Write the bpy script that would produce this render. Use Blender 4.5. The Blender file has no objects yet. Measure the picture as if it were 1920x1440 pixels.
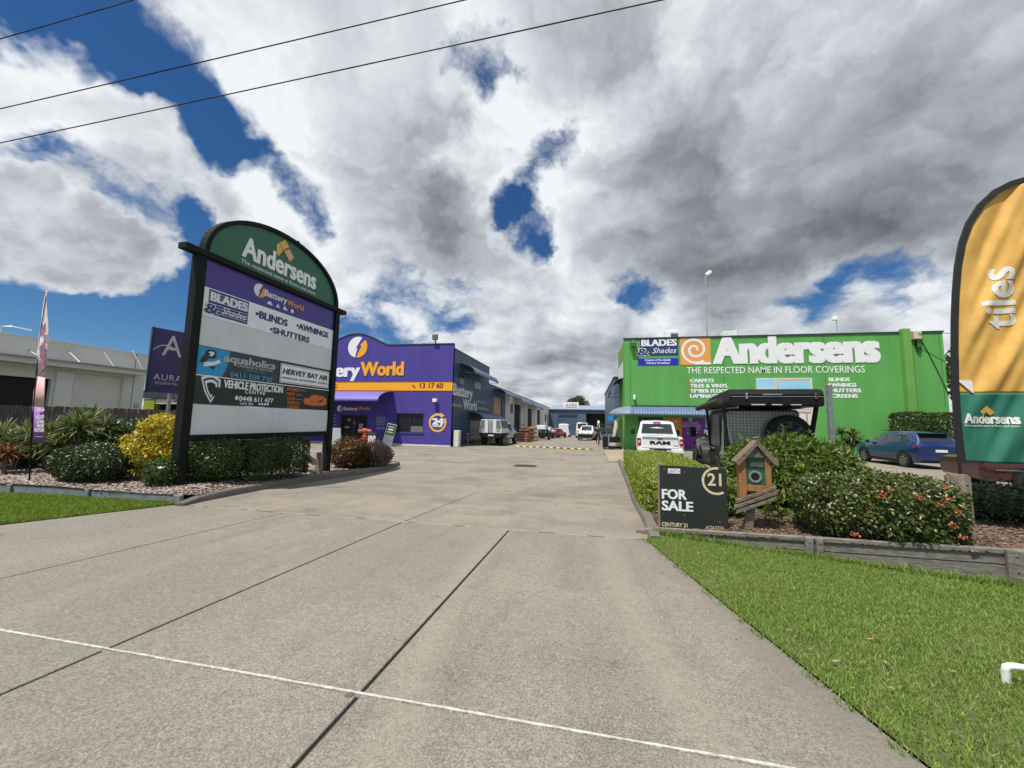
import bpy, bmesh, math, random
import numpy as np
from mathutils import Vector, Matrix

R_ = math.radians
rnd = random.Random(7)
rng = np.random.default_rng(11)
sc = bpy.context.scene
col = sc.collection

# ------------------------------------------------------------------ camera
# lane axis = +Y, up = +Z, photographed with a wide lens from eye height on the driveway apron
FPX = 720.0
CZ = 2.0
UPI = Vector((139, -7320, 720)).normalized()
LNI = Vector((145, 73.6, 720)); LNI = (LNI - UPI * LNI.dot(UPI)).normalized()
RTI = LNI.cross(UPI)
if RTI.x < 0: RTI = -RTI
cam_d = bpy.data.cameras.new('camera'); cam = bpy.data.objects.new('camera', cam_d); col.objects.link(cam)
cam_d.sensor_width = 36; cam_d.lens = FPX / 1920 * 36; cam_d.clip_start = .05; cam_d.clip_end = 3000
cam.matrix_world = Matrix((
    (RTI.x, -RTI.y, -RTI.z, 0), (LNI.x, -LNI.y, -LNI.z, 0), (UPI.x, -UPI.y, -UPI.z, CZ), (0, 0, 0, 1)))
sc.camera = cam

# ------------------------------------------------------------------ light
SUN_EL, SUN_AZ = 66, 33       # elevation; azimuth of the light's travel, right of the lane axis
view = sc.view_settings
view.view_transform = 'Standard'; view.look = 'None'; view.exposure = 0.12; view.gamma = 1; view.use_curve_mapping = False
sd = bpy.data.lights.new('sun', 'SUN'); sd.energy = 5.0; sd.angle = R_(.53); sd.color = (1, .95, .87)
sun = bpy.data.objects.new('sun', sd); col.objects.link(sun)
dirv = Vector((math.sin(R_(SUN_AZ)) * math.cos(R_(SUN_EL)), math.cos(R_(SUN_AZ)) * math.cos(R_(SUN_EL)), -math.sin(R_(SUN_EL))))
sun.rotation_euler = dirv.to_track_quat('-Z', 'Y').to_euler()
sun.location = (-20, -20, 40)


def ray(px, py):
    d = Vector((px - 960, py - 720, FPX))
    return Vector((d.dot(RTI), d.dot(LNI), d.dot(UPI)))


CAM = Vector((0, 0, CZ))


def atY(px, py, y): r = ray(px, py); return CAM + r * (y / r.y)
def atX(px, py, x): r = ray(px, py); return CAM + r * (x / r.x)
def atZ(px, py, z): r = ray(px, py); return CAM + r * ((z - CZ) / r.z)


# ------------------------------------------------------------------ sky
world = bpy.data.worlds.new('World'); sc.world = world; world.use_nodes = True


# where the photograph's sky is open, closed, heavy and bright: pixel, radius in degrees, weight
CLEAR = [(15, 30, 9, .36), (110, 60, 8, .24), (150, 140, 6, .14), (225, 130, 8, .08), (290, 190, 9, .22), (390, 270, 8, .3), (320, 245, 7, .16), (470, 330, 6, .14), (585, 378, 5.5, .3), (60, 275, 6, .2), (150, 315, 6, .3), (225, 370, 8, .34), (290, 445, 7, .34), (370, 520, 7, .26), (180, 625, 10, .36), (330, 600, 10, .26), (60, 620, 7, .2), (15, 240, 6, .16), (440, 440, 5, .12),
         (905, 120, 6, .31), (945, 170, 4.5, .16), (1040, 240, 6, .31), (965, 370, 6, .30), (990, 450, 6.5, .33), (1025, 300, 5.5, .25), (940, 400, 5, .2),
         (1500, 580, 7, .34), (1590, 565, 7, .30), (1680, 545, 7, .30), (1760, 545, 6, .22), (1215, 548, 5, .24), (1170, 520, 4, .14), (1120, 600, 5, .14), (745, 530, 5.5, .24), (830, 580, 6, .16), (690, 640, 6, .12)]
FULL = [(50, 120, 8, .3), (110, 180, 8, .26), (180, 230, 8, .28), (270, 290, 8, .28), (370, 345, 8, .28), (470, 400, 8, .2), (40, 370, 11, .24), (120, 420, 9, .28), (190, 480, 8, .28), (260, 540, 7, .28), (300, 540, 6, .1), (600, 180, 24, .25), (800, 420, 18, .23), (1300, 300, 34, .28), (1750, 250, 32, .32), (1100, 60, 20, .1), (1100, 720, 16, .06), (870, 250, 12, .16), (1480, 650, 6, .3), (1690, 615, 8, .32), (1090, 640, 10, .22), (940, 670, 10, .2), (20, 535, 6, .24), (520, 480, 9, .14)]
DARK = [(870, 470, 10, .30), (770, 430, 11, .18), (1230, 440, 13, .24), (1350, 390, 13, .14), (1480, 480, 15, .2), (1640, 450, 13, .12), (1390, 570, 9, .2), (1450, 220, 16, .12), (1710, 330, 16, .16), (1870, 200, 13, .12), (1150, 660, 9, .24), (1010, 700, 9, .2), (60, 450, 9, .16), (220, 560, 7, .14), (330, 400, 8, .1), (760, 170, 15, .1), (1640, 645, 5, .12), (520, 490, 7, .12)]
LIT = [(560, 420, 8, .2), (430, 350, 8, .2), (560, 250, 14, .12), (900, 270, 9, .18), (1090, 290, 8, .2), (1060, 410, 7, .22), (1480, 300, 9, .12), (60, 320, 8, .18), (180, 220, 7, .14), (640, 520, 7, .18), (1120, 560, 7, .12), (1690, 590, 6, .22), (1460, 110, 11, .14), (1470, 630, 5, .18)]
COVER = .03


def build_sky():
    nt = world.node_tree; N = nt.nodes; K = nt.links; N.clear()

    def new(t, **k):
        n = N.new(t)
        for a, b in k.items(): setattr(n, a, b)
        return n

    def math_(op, a, b=None, c=None, clamp=False):
        n = new('ShaderNodeMath', operation=op, use_clamp=clamp)
        for i, v in enumerate((a, b, c)):
            if v is None: continue
            if isinstance(v, (int, float)): n.inputs[i].default_value = v
            else: K.new(v, n.inputs[i])
        return n.outputs[0]

    def vmath(op, a, b=None):
        n = new('ShaderNodeVectorMath', operation=op)
        for i, v in enumerate((a, b)):
            if v is None: continue
            if isinstance(v, (tuple, list, Vector)): n.inputs[i].default_value = v
            else: K.new(v, n.inputs[i])
        return n.outputs['Value'] if op in ('DOT_PRODUCT', 'LENGTH') else n.outputs[0]

    def smooth(v, a, b, lo=0., hi=1.):
        n = new('ShaderNodeMapRange', interpolation_type='SMOOTHSTEP')
        K.new(v, n.inputs[0])
        for i, x in enumerate((a, b, lo, hi)): n.inputs[i + 1].default_value = x
        return n.outputs[0]

    def noise(vec, s, det, ro=.55, dist=0., lac=2.0):
        n = new('ShaderNodeTexNoise', noise_dimensions='3D')
        K.new(vec, n.inputs['Vector']); n.inputs['Scale'].default_value = s; n.inputs['Detail'].default_value = det
        n.inputs['Roughness'].default_value = ro; n.inputs['Distortion'].default_value = dist; n.inputs['Lacunarity'].default_value = lac
        return n.outputs['Fac']

    tc = new('ShaderNodeTexCoord')
    D = vmath('NORMALIZE', tc.outputs['Generated'])
    sx = new('ShaderNodeSeparateXYZ'); K.new(D, sx.inputs[0])
    zz = math_('MAXIMUM', math_('ADD', sx.outputs[2], .26), .08)
    px_ = math_('DIVIDE', sx.outputs[0], zz); py_ = math_('DIVIDE', sx.outputs[1], zz)
    cb = new('ShaderNodeCombineXYZ'); K.new(px_, cb.inputs[0]); K.new(py_, cb.inputs[1]); cb.inputs[2].default_value = 3.7
    P = cb.outputs[0]

    # ragged edges: the spots below are read through a turbulent direction
    wn = new('ShaderNodeTexNoise', noise_dimensions='3D'); K.new(D, wn.inputs['Vector']); wn.inputs['Scale'].default_value = 3.6; wn.inputs['Detail'].default_value = 5; wn.inputs['Roughness'].default_value = .62
    wo = new('ShaderNodeVectorMath', operation='MULTIPLY_ADD'); K.new(wn.outputs['Color'], wo.inputs[0]); wo.inputs[1].default_value = (.30, .30, .30); K.new(D, wo.inputs[2])
    DW = vmath('NORMALIZE', vmath('SUBTRACT', wo.outputs[0], (.15, .15, .15)))

    def kern(pts, acc=None):
        # soft spots on the sky: direction, radius in degrees, weight
        for (x, y, deg, w) in pts:
            d = ray(x, y).normalized()
            v = smooth(vmath('DOT_PRODUCT', DW, d), math.cos(R_(deg)), 1.0, 0., w)
            acc = v if acc is None else math_('ADD', acc, v)
        return acc

    clear = kern(CLEAR); full = kern(FULL); dark = kern(DARK); lit = kern(LIT)
    n1 = noise(vmath('ADD', P, vmath('MULTIPLY', wn.outputs['Color'], (.5, .5, .5))), 2.3, 9, .62)
    sunxy = Vector((-math.sin(R_(SUN_AZ)), -math.cos(R_(SUN_AZ)), 0))
    n2 = noise(vmath('ADD', vmath('ADD', P, vmath('MULTIPLY', wn.outputs['Color'], (.5, .5, .5))), sunxy * .10), 2.3, 3, .62)
    base = math_('ADD', math_('SUBTRACT', math_('ADD', n1, full), clear), COVER)
    alpha = smooth(base, .385, .66)
    thick = smooth(base, .55, 1.0)
    relief = math_('SUBTRACT', n1, n2)
    dk = math_('ADD', math_('MULTIPLY', thick, .30), math_('MULTIPLY', dark, math_('ADD', math_('MULTIPLY', n1, 1.5), .42)))
    dk = math_('SUBTRACT', dk, lit)
    dk = math_('SUBTRACT', dk, math_('MULTIPLY', relief, 1.9))
    dk = math_('SUBTRACT', dk, math_('MULTIPLY', math_('SUBTRACT', wn.outputs['Fac'], .5), .9))
    dk = math_('ADD', math_('MULTIPLY', dk, .72), .10, clamp=True)
    ramp = new('ShaderNodeValToRGB'); K.new(dk, ramp.inputs[0])
    e = ramp.color_ramp.elements
    e[0].position = 0; e[0].color = (.88, .91, .94, 1)
    e[1].position = 1; e[1].color = (.12, .136, .15, 1)
    for p, c in ((.2, (.68, .72, .76)), (.45, (.44, .475, .51)), (.72, (.255, .28, .305))):
        q = e.new(p); q.color = (*c, 1)
    sky = new('ShaderNodeTexSky', sky_type='NISHITA'); sky.sun_disc = False
    sky.sun_elevation = R_(SUN_EL); sky.sun_rotation = R_(180 + SUN_AZ); sky.air_density = 1.0; sky.dust_density = .1; sky.ozone_density = 4.0; sky.altitude = 10
    bl = new('ShaderNodeHueSaturation'); bl.inputs['Saturation'].default_value = 1.1; K.new(vmath('MULTIPLY', sky.outputs[0], (.70, .90, 1.1)), bl.inputs['Color'])
    b1 = new('ShaderNodeBackground'); K.new(bl.outputs[0], b1.inputs[0]); b1.inputs[1].default_value = .068
    b2 = new('ShaderNodeBackground'); K.new(ramp.outputs[0], b2.inputs[0]); b2.inputs[1].default_value = .93
    mx = new('ShaderNodeMixShader'); K.new(alpha, mx.inputs[0]); K.new(b1.outputs[0], mx.inputs[1]); K.new(b2.outputs[0], mx.inputs[2])
    out = new('ShaderNodeOutputWorld'); K.new(mx.outputs[0], out.inputs[0])


build_sky()
world.cycles.sampling_method = 'MANUAL'; world.cycles.sample_map_resolution = 512
sc.cycles.max_bounces = 6; sc.cycles.transparent_max_bounces = 8
sc.cycles.use_denoising = True


# ------------------------------------------------------------------ materials
MATS = {}


def M(name, c, rough=.6, var=.12, vs=2.0, bump=0., bs=40., metal=0., coat=0., spec=.5, trans=0., stretch=None, leaf=None, hue=None, fine=0., fs=120., patch=None):
    """one procedural material: base colour with two scales of variation, optional relief"""
    if name in MATS: return MATS[name]
    m = bpy.data.materials.new(name); m.use_nodes = True; MATS[name] = m
    nt = m.node_tree; N = nt.nodes; K = nt.links
    b = N['Principled BSDF']
    b.inputs['Roughness'].default_value = rough; b.inputs['Metallic'].default_value = metal
    b.inputs['Specular IOR Level'].default_value = spec
    b.inputs['Coat Weight'].default_value = coat; b.inputs['Coat Roughness'].default_value = .06
    ge = N.new('ShaderNodeNewGeometry')
    vec = ge.outputs['Position']
    if stretch:
        mp = N.new('ShaderNodeMapping'); mp.inputs['Scale'].default_value = stretch; K.new(vec, mp.inputs[0]); vec = mp.outputs[0]
    if leaf is not None:
        # leaf: list of colours chosen per leaf
        rp = N.new('ShaderNodeValToRGB'); K.new(ge.outputs['Random Per Island'], rp.inputs[0])
        el = rp.color_ramp.elements; n = len(leaf)
        while len(el) < n: el.new(.5)
        for i, cc in enumerate(leaf):
            el[i].position = i / (n - 1); el[i].color = (*cc, 1)
        if patch:
            pn = N.new('ShaderNodeTexNoise'); pn.inputs['Scale'].default_value = 1.6; pn.inputs['Detail'].default_value = 4; K.new(ge.outputs['Position'], pn.inputs['Vector'])
            pm_ = N.new('ShaderNodeMapRange'); pm_.inputs[1].default_value = .48; pm_.inputs[2].default_value = .72; pm_.inputs[3].default_value = 0; pm_.inputs[4].default_value = .65; K.new(pn.outputs['Fac'], pm_.inputs[0])
            px2 = N.new('ShaderNodeMix'); px2.data_type = 'RGBA'; K.new(pm_.outputs[0], px2.inputs[0]); K.new(rp.outputs[0], px2.inputs[6]); px2.inputs[7].default_value = (*patch, 1); K.new(px2.outputs[2], b.inputs['Base Color'])
        else: K.new(rp.outputs[0], b.inputs['Base Color'])
        if trans:
            tr = N.new('ShaderNodeBsdfTranslucent'); hs = N.new('ShaderNodeHueSaturation'); hs.inputs['Value'].default_value = 1.3; hs.inputs['Hue'].default_value = .485
            K.new(rp.outputs[0], hs.inputs['Color']); K.new(hs.outputs[0], tr.inputs[0])
            mx = N.new('ShaderNodeMixShader'); mx.inputs[0].default_value = trans
            K.new(b.outputs[0], mx.inputs[1]); K.new(tr.outputs[0], mx.inputs[2]); K.new(mx.outputs[0], N['Material Output'].inputs[0])
        return m
    no = N.new('ShaderNodeTexNoise'); no.inputs['Scale'].default_value = vs; no.inputs['Detail'].default_value = 6; no.inputs['Roughness'].default_value = .62
    K.new(vec, no.inputs['Vector'])
    rp = N.new('ShaderNodeValToRGB'); K.new(no.outputs['Fac'], rp.inputs[0])
    el = rp.color_ramp.elements
    lo = [max(0, x * (1 - var)) for x in c]; hi = [min(1, x * (1 + var)) for x in c]
    if hue: lo = hue
    el[0].position = .32; el[0].color = (*lo, 1); el[1].position = .68; el[1].color = (*hi, 1)
    outc = rp.outputs[0]
    if fine:
        n2 = N.new('ShaderNodeTexNoise'); n2.inputs['Scale'].default_value = fs; n2.inputs['Detail'].default_value = 3; K.new(vec, n2.inputs['Vector'])
        mr = N.new('ShaderNodeMapRange'); mr.inputs[1].default_value = .3; mr.inputs[2].default_value = .7; mr.inputs[3].default_value = 1 - fine; mr.inputs[4].default_value = 1 + fine; K.new(n2.outputs['Fac'], mr.inputs[0])
        mm = N.new('ShaderNodeMix'); mm.data_type = 'RGBA'; mm.blend_type = 'MULTIPLY'; mm.inputs[0].default_value = 1
        K.new(outc, mm.inputs[6]); cc = N.new('ShaderNodeCombineColor')
        for i in range(3): K.new(mr.outputs[0], cc.inputs[i])
        K.new(cc.outputs[0], mm.inputs[7]); outc = mm.outputs[2]
    K.new(outc, b.inputs['Base Color'])
    mr2 = N.new('ShaderNodeMapRange'); mr2.inputs[3].default_value = max(0, rough - .08); mr2.inputs[4].default_value = min(1, rough + .08); K.new(no.outputs['Fac'], mr2.inputs[0]); K.new(mr2.outputs[0], b.inputs['Roughness'])
    if bump:
        nb = N.new('ShaderNodeTexNoise'); nb.inputs['Scale'].default_value = bs; nb.inputs['Detail'].default_value = 5; K.new(vec, nb.inputs['Vector'])
        bp = N.new('ShaderNodeBump'); bp.inputs['Strength'].default_value = bump; bp.inputs['Distance'].default_value = .01; K.new(nb.outputs['Fac'], bp.inputs['Height']); K.new(bp.outputs[0], b.inputs['Normal'])
    return m


def glass(name, c=(.02, .025, .03), rough=.04):
    return M(name, c, rough, var=.2, vs=1.2, spec=.9, coat=.3)


# ------------------------------------------------------------------ objects
def link(o, parent=None):
    col.objects.link(o)
    if parent is not None: o.parent = parent
    return o


def tag(o, label=None, cat=None, group=None, kind=None):
    if label: o['label'] = label
    if cat: o['category'] = cat
    if group: o['group'] = group
    if kind: o['kind'] = kind
    return o


def thing(name, label, cat, loc=(0, 0, 0), rz=0., group=None):
    o = bpy.data.objects.new(name, None); col.objects.link(o)
    o.empty_display_size = .2
    o.location = loc; o.rotation_euler = (0, 0, rz)
    return tag(o, label, cat, group)


def copy_tree(o, parent=None):
    c = o.copy(); col.objects.link(c); c.parent = parent
    for ch in o.children: copy_tree(ch, c)
    return c


class MB:
    """collects shapes for one mesh"""
    def __init__(s): s.v = []; s.f = []

    def add(s, vs, fs):
        b = len(s.v); s.v += [tuple(p) for p in vs]; s.f += [tuple(i + b for i in f) for f in fs]; return s

    def box(s, c, sz, rz=0., m=None, taper=1.):
        x, y, z = sz[0] / 2, sz[1] / 2, sz[2] / 2
        vs = [Vector((sx * x * (taper if k else 1), sy * y * (taper if k else 1), (z if k else -z))) for k in (0, 1) for sx, sy in ((-1, -1), (1, -1), (1, 1), (-1, 1))]
        mt = m if m is not None else Matrix.Rotation(rz, 3, 'Z')
        vs = [mt @ p + Vector(c) for p in vs]
        return s.add(vs, [(3, 2, 1, 0), (4, 5, 6, 7), (0, 1, 5, 4), (1, 2, 6, 5), (2, 3, 7, 6), (3, 0, 4, 7)])

    def span(s, a, b):
        a, b = Vector(a), Vector(b)
        return s.box((a + b) / 2, [abs(q) for q in (b - a)])

    def beam(s, a, b, w, h, up=(0, 0, 1)):
        a, b = Vector(a), Vector(b); d = b - a; L = d.length; d.normalize()
        upv = Vector(up)
        if abs(d.dot(upv)) > .98: upv = Vector((0, 1, 0))
        sx = d.cross(upv).normalized(); uy = sx.cross(d)
        m = Matrix((sx, d, uy)).transposed()
        return s.box((a + b) / 2, (w, L, h), m=m)

    def prism(s, poly, ext):
        ext = Vector(ext); poly = [Vector(p) for p in poly]; n = len(poly)
        fs = [tuple(range(n - 1, -1, -1)), tuple(range(n, 2 * n))]
        fs += [(i, (i + 1) % n, n + (i + 1) % n, n + i) for i in range(n)]
        return s.add(poly + [p + ext for p in poly], fs)

    def tube(s, path, r, n=8, cap=True):
        path = [Vector(p) for p in path]; b = len(s.v); m = len(path)
        rr = r if isinstance(r, (list, tuple)) else [r] * m
        ref = None
        for i, p in enumerate(path):
            d = (path[min(i + 1, m - 1)] - path[max(i - 1, 0)]).normalized()
            if ref is None: ref = d.orthogonal().normalized()
            ref = (ref - d * ref.dot(d)).normalized(); w = d.cross(ref)
            for k in range(n):
                a = 2 * math.pi * k / n
                s.v.append(tuple(p + (ref * math.cos(a) + w * math.sin(a)) * rr[i]))
        for i in range(m - 1):
            for k in range(n):
                k2 = (k + 1) % n
                s.f.append((b + i * n + k, b + i * n + k2, b + (i + 1) * n + k2, b + (i + 1) * n + k))
        if cap:
            s.f.append(tuple(b + k for k in reversed(range(n)))); s.f.append(tuple(b + (m - 1) * n + k for k in range(n)))
        return s

    def lathe(s, prof, n=20, m=None, c=(0, 0, 0)):
        """prof: (radius, height) pairs turned round local z"""
        b = len(s.v); mt = m if m is not None else Matrix.Identity(3); c = Vector(c)
        for (r, h) in prof:
            for k in range(n):
                a = 2 * math.pi * k / n
                s.v.append(tuple(mt @ Vector((r * math.cos(a), r * math.sin(a), h)) + c))
        q = len(prof)
        for i in range(q - 1):
            for k in range(n):
                k2 = (k + 1) % n
                s.f.append((b + i * n + k, b + i * n + k2, b + (i + 1) * n + k2, b + (i + 1) * n + k))
        if prof[0][0] > 1e-4: s.f.append(tuple(b + k for k in reversed(range(n))))
        if prof[-1][0] > 1e-4: s.f.append(tuple(b + (q - 1) * n + k for k in range(n)))
        return s

    def mesh(s, name, bevel=0., smooth=None, seg=1):
        me = bpy.data.meshes.new(name); me.from_pydata(s.v, [], s.f)
        bm = bmesh.new(); bm.from_mesh(me)
        bmesh.ops.recalc_face_normals(bm, faces=bm.faces)
        if bevel:
            es = [e for e in bm.edges if len(e.link_faces) == 2 and e.calc_face_angle(0) > .6]
            bmesh.ops.bevel(bm, geom=es, offset=bevel, segments=seg, affect='EDGES', clamp_overlap=True)
        bm.to_mesh(me); bm.free()
        if smooth is not None:
            for p in me.polygons: p.use_smooth = True
            me.set_sharp_from_angle(angle=R_(smooth))
        me.update(); return me

    def build(s, name, mat, parent=None, bevel=0., smooth=None, seg=1, loc=None, rz=None):
        me = s.mesh(name, bevel, smooth, seg)
        if mat: me.materials.append(mat)
        o = bpy.data.objects.new(name, me); link(o, parent)
        if loc is not None: o.location = loc
        if rz is not None: o.rotation_euler = (0, 0, rz)
        return o


def np_mesh(name, V, F, mat, parent=None, smooth=False):
    """V (n,3), F (m,k) arrays -> object, fast"""
    me = bpy.data.meshes.new(name); V = np.asarray(V, np.float32); F = np.asarray(F, np.int32); k = F.shape[1]
    me.vertices.add(len(V)); me.vertices.foreach_set('co', V.ravel())
    me.loops.add(F.size); me.loops.foreach_set('vertex_index', F.ravel())
    me.polygons.add(len(F)); me.polygons.foreach_set('loop_start', np.arange(len(F), dtype=np.int32) * k)
    if smooth: me.polygons.foreach_set('use_smooth', np.ones(len(F), bool))
    me.update(calc_edges=True); me.validate()
    if mat: me.materials.append(mat)
    o = bpy.data.objects.new(name, me); return link(o, parent)


# lettering -------------------------------------------------------
_tc = {}


def glyphs(txt, bold=0., shear=0., space=1.):
    key = (txt, bold, shear, space)
    if key in _tc: return _tc[key]
    cu = bpy.data.curves.new('lettering', 'FONT'); cu.body = txt; cu.size = 1; cu.offset = bold; cu.shear = shear; cu.space_character = space
    cu.resolution_u = 3; cu.fill_mode = 'BOTH'; cu.extrude = .004
    cu.offset = min(bold, .018)
    o = bpy.data.objects.new('lettering', cu); col.objects.link(o)
    dg = bpy.context.evaluated_depsgraph_get(); dg.update()
    me = bpy.data.meshes.new_from_object(o.evaluated_get(dg))
    n = len(me.vertices); co = np.empty(n * 3, np.float32); me.vertices.foreach_get('co', co); co = co.reshape(-1, 3)
    fs = [tuple(p.vertices) for p in me.polygons]
    bpy.data.objects.remove(o); bpy.data.curves.remove(cu); bpy.data.meshes.remove(me)
    ex = bold - .018
    if ex > .002:
        # heavier strokes: slightly shifted copies of the letters, each a hair behind the last
        C, F = [co], list(fs); nb = len(co)
        for k, (dx, dy) in enumerate(((1, .5), (-1, -.5), (1, -.5), (-1, .5))):
            c2 = co.copy(); c2[:, 0] += dx * ex * 1.25; c2[:, 1] += dy * ex * .5; c2[:, 2] -= .0006 * (k + 1); C.append(c2); F += [tuple(i + nb * (k + 1) for i in f) for f in fs]
        co, fs = np.concatenate(C), F
    _tc[key] = (co, fs); return _tc[key]


CAPH = None


class Frame:
    """a flat face in the place: origin, right axis, up axis; normal looks out"""
    def __init__(s, o, u, v=(0, 0, 1), off=(0, 0, 0)):
        s.o = Vector(o); s.u = Vector(u).normalized(); s.v = Vector(v).normalized(); s.n = s.u.cross(s.v); s.off = Vector(off)

    def P(s, u, v, d=0.): return s.o + s.u * u + s.v * v + s.n * d - s.off

    def uv(s, px, py, d=0.):
        r = ray(px, py); t = (s.o + s.n * d - CAM).dot(s.n) / r.dot(s.n); q = CAM + r * t - s.o
        return q.dot(s.u), q.dot(s.v)

    def box(s, mb, u0, u1, v0, v1, d0, d1):
        return mb.prism([s.P(u0, v0, d0), s.P(u1, v0, d0), s.P(u1, v1, d0), s.P(u0, v1, d0)], s.n * (d1 - d0))

    def poly(s, mb, pts, d0, d1): return mb.prism([s.P(a, b, d0) for a, b in pts], s.n * (d1 - d0))

    def text(s, parent, txt, L, R, top, mat, bold=0., shear=0., d=.012, thick=.008, space=1., name='lettering', px=True):
        """lettering fitted between left and right ends of its baseline, cap height up to top"""
        global CAPH
        if CAPH is None: CAPH = float(glyphs('H')[0][:, 1].max())
        if px:
            (u0, v0), (u1, v1) = s.uv(*L, d), s.uv(*R, d); vt = s.uv(*top, d)[1]; vb = (v0 + v1) / 2; h = vt - v0
        else: (u0, vb), (u1, _) = L, R; h = top
        co, fs = glyphs(txt, bold, shear, space)
        x0, x1 = co[:, 0].min(), co[:, 0].max(); k = (u1 - u0) / (x1 - x0); kv = h / CAPH
        V = []
        for c in co:
            V.append(tuple(s.P(u0 + (c[0] - x0) * k, vb + c[1] * kv, d + c[2] / .004 * thick / 2)))
        me = bpy.data.meshes.new(name); me.from_pydata(V, [], fs); me.materials.append(mat); me.update()
        o = bpy.data.objects.new(name, me)
        if len(txt) > 15: o['kind'] = 'stuff'
        return link(o, parent)


def circle_pts(cu, cv, ru, rv, a0=0, a1=360, n=24):
    return [(cu + ru * math.cos(R_(a0 + (a1 - a0) * i / n)), cv + rv * math.sin(R_(a0 + (a1 - a0) * i / n))) for i in range(n + (0 if a1 - a0 == 360 else 1))]


def ring_pts(cu, cv, ru, rv, k, a0, a1, n=28):
    o = circle_pts(cu, cv, ru, rv, a0, a1, n)
    if a1 - a0 == 360: o = o + [o[0]]
    i = [(cu + (a - cu) * k, cv + (b - cv) * k) for a, b in o]
    return o + i[::-1]


def strip(fr, mb, outer, inner, d0, d1):
    """ring sector as quads"""
    for i in range(len(outer) - 1):
        fr.poly(mb, [outer[i], outer[i + 1], inner[i + 1], inner[i]], d0, d1)


def smoothstep(a, b, x):
    t = min(1, max(0, (x - a) / (b - a))); return t * t * (3 - 2 * t)


def gz(x, y):
    """height of the paved ground"""
    a = .5 - .047 * y
    lot = .30 * smoothstep(-1., 4.5, x) * smoothstep(7., 13., y) - max(0, y - 42) * .02
    t = smoothstep(9.4, 11.8, y)
    return a * (1 - t) + lot * t if y < 11.8 else lot


def ground_px(px, py, dz=0.):
    """where a pixel's ray meets the paved ground"""
    r = ray(px, py); t = 1 / 720.; step = .02
    for i in range(4000):
        p = CAM + r * t
        if p.z < gz(p.x, p.y) + dz: return p
        t *= 1.004
    return p
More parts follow.
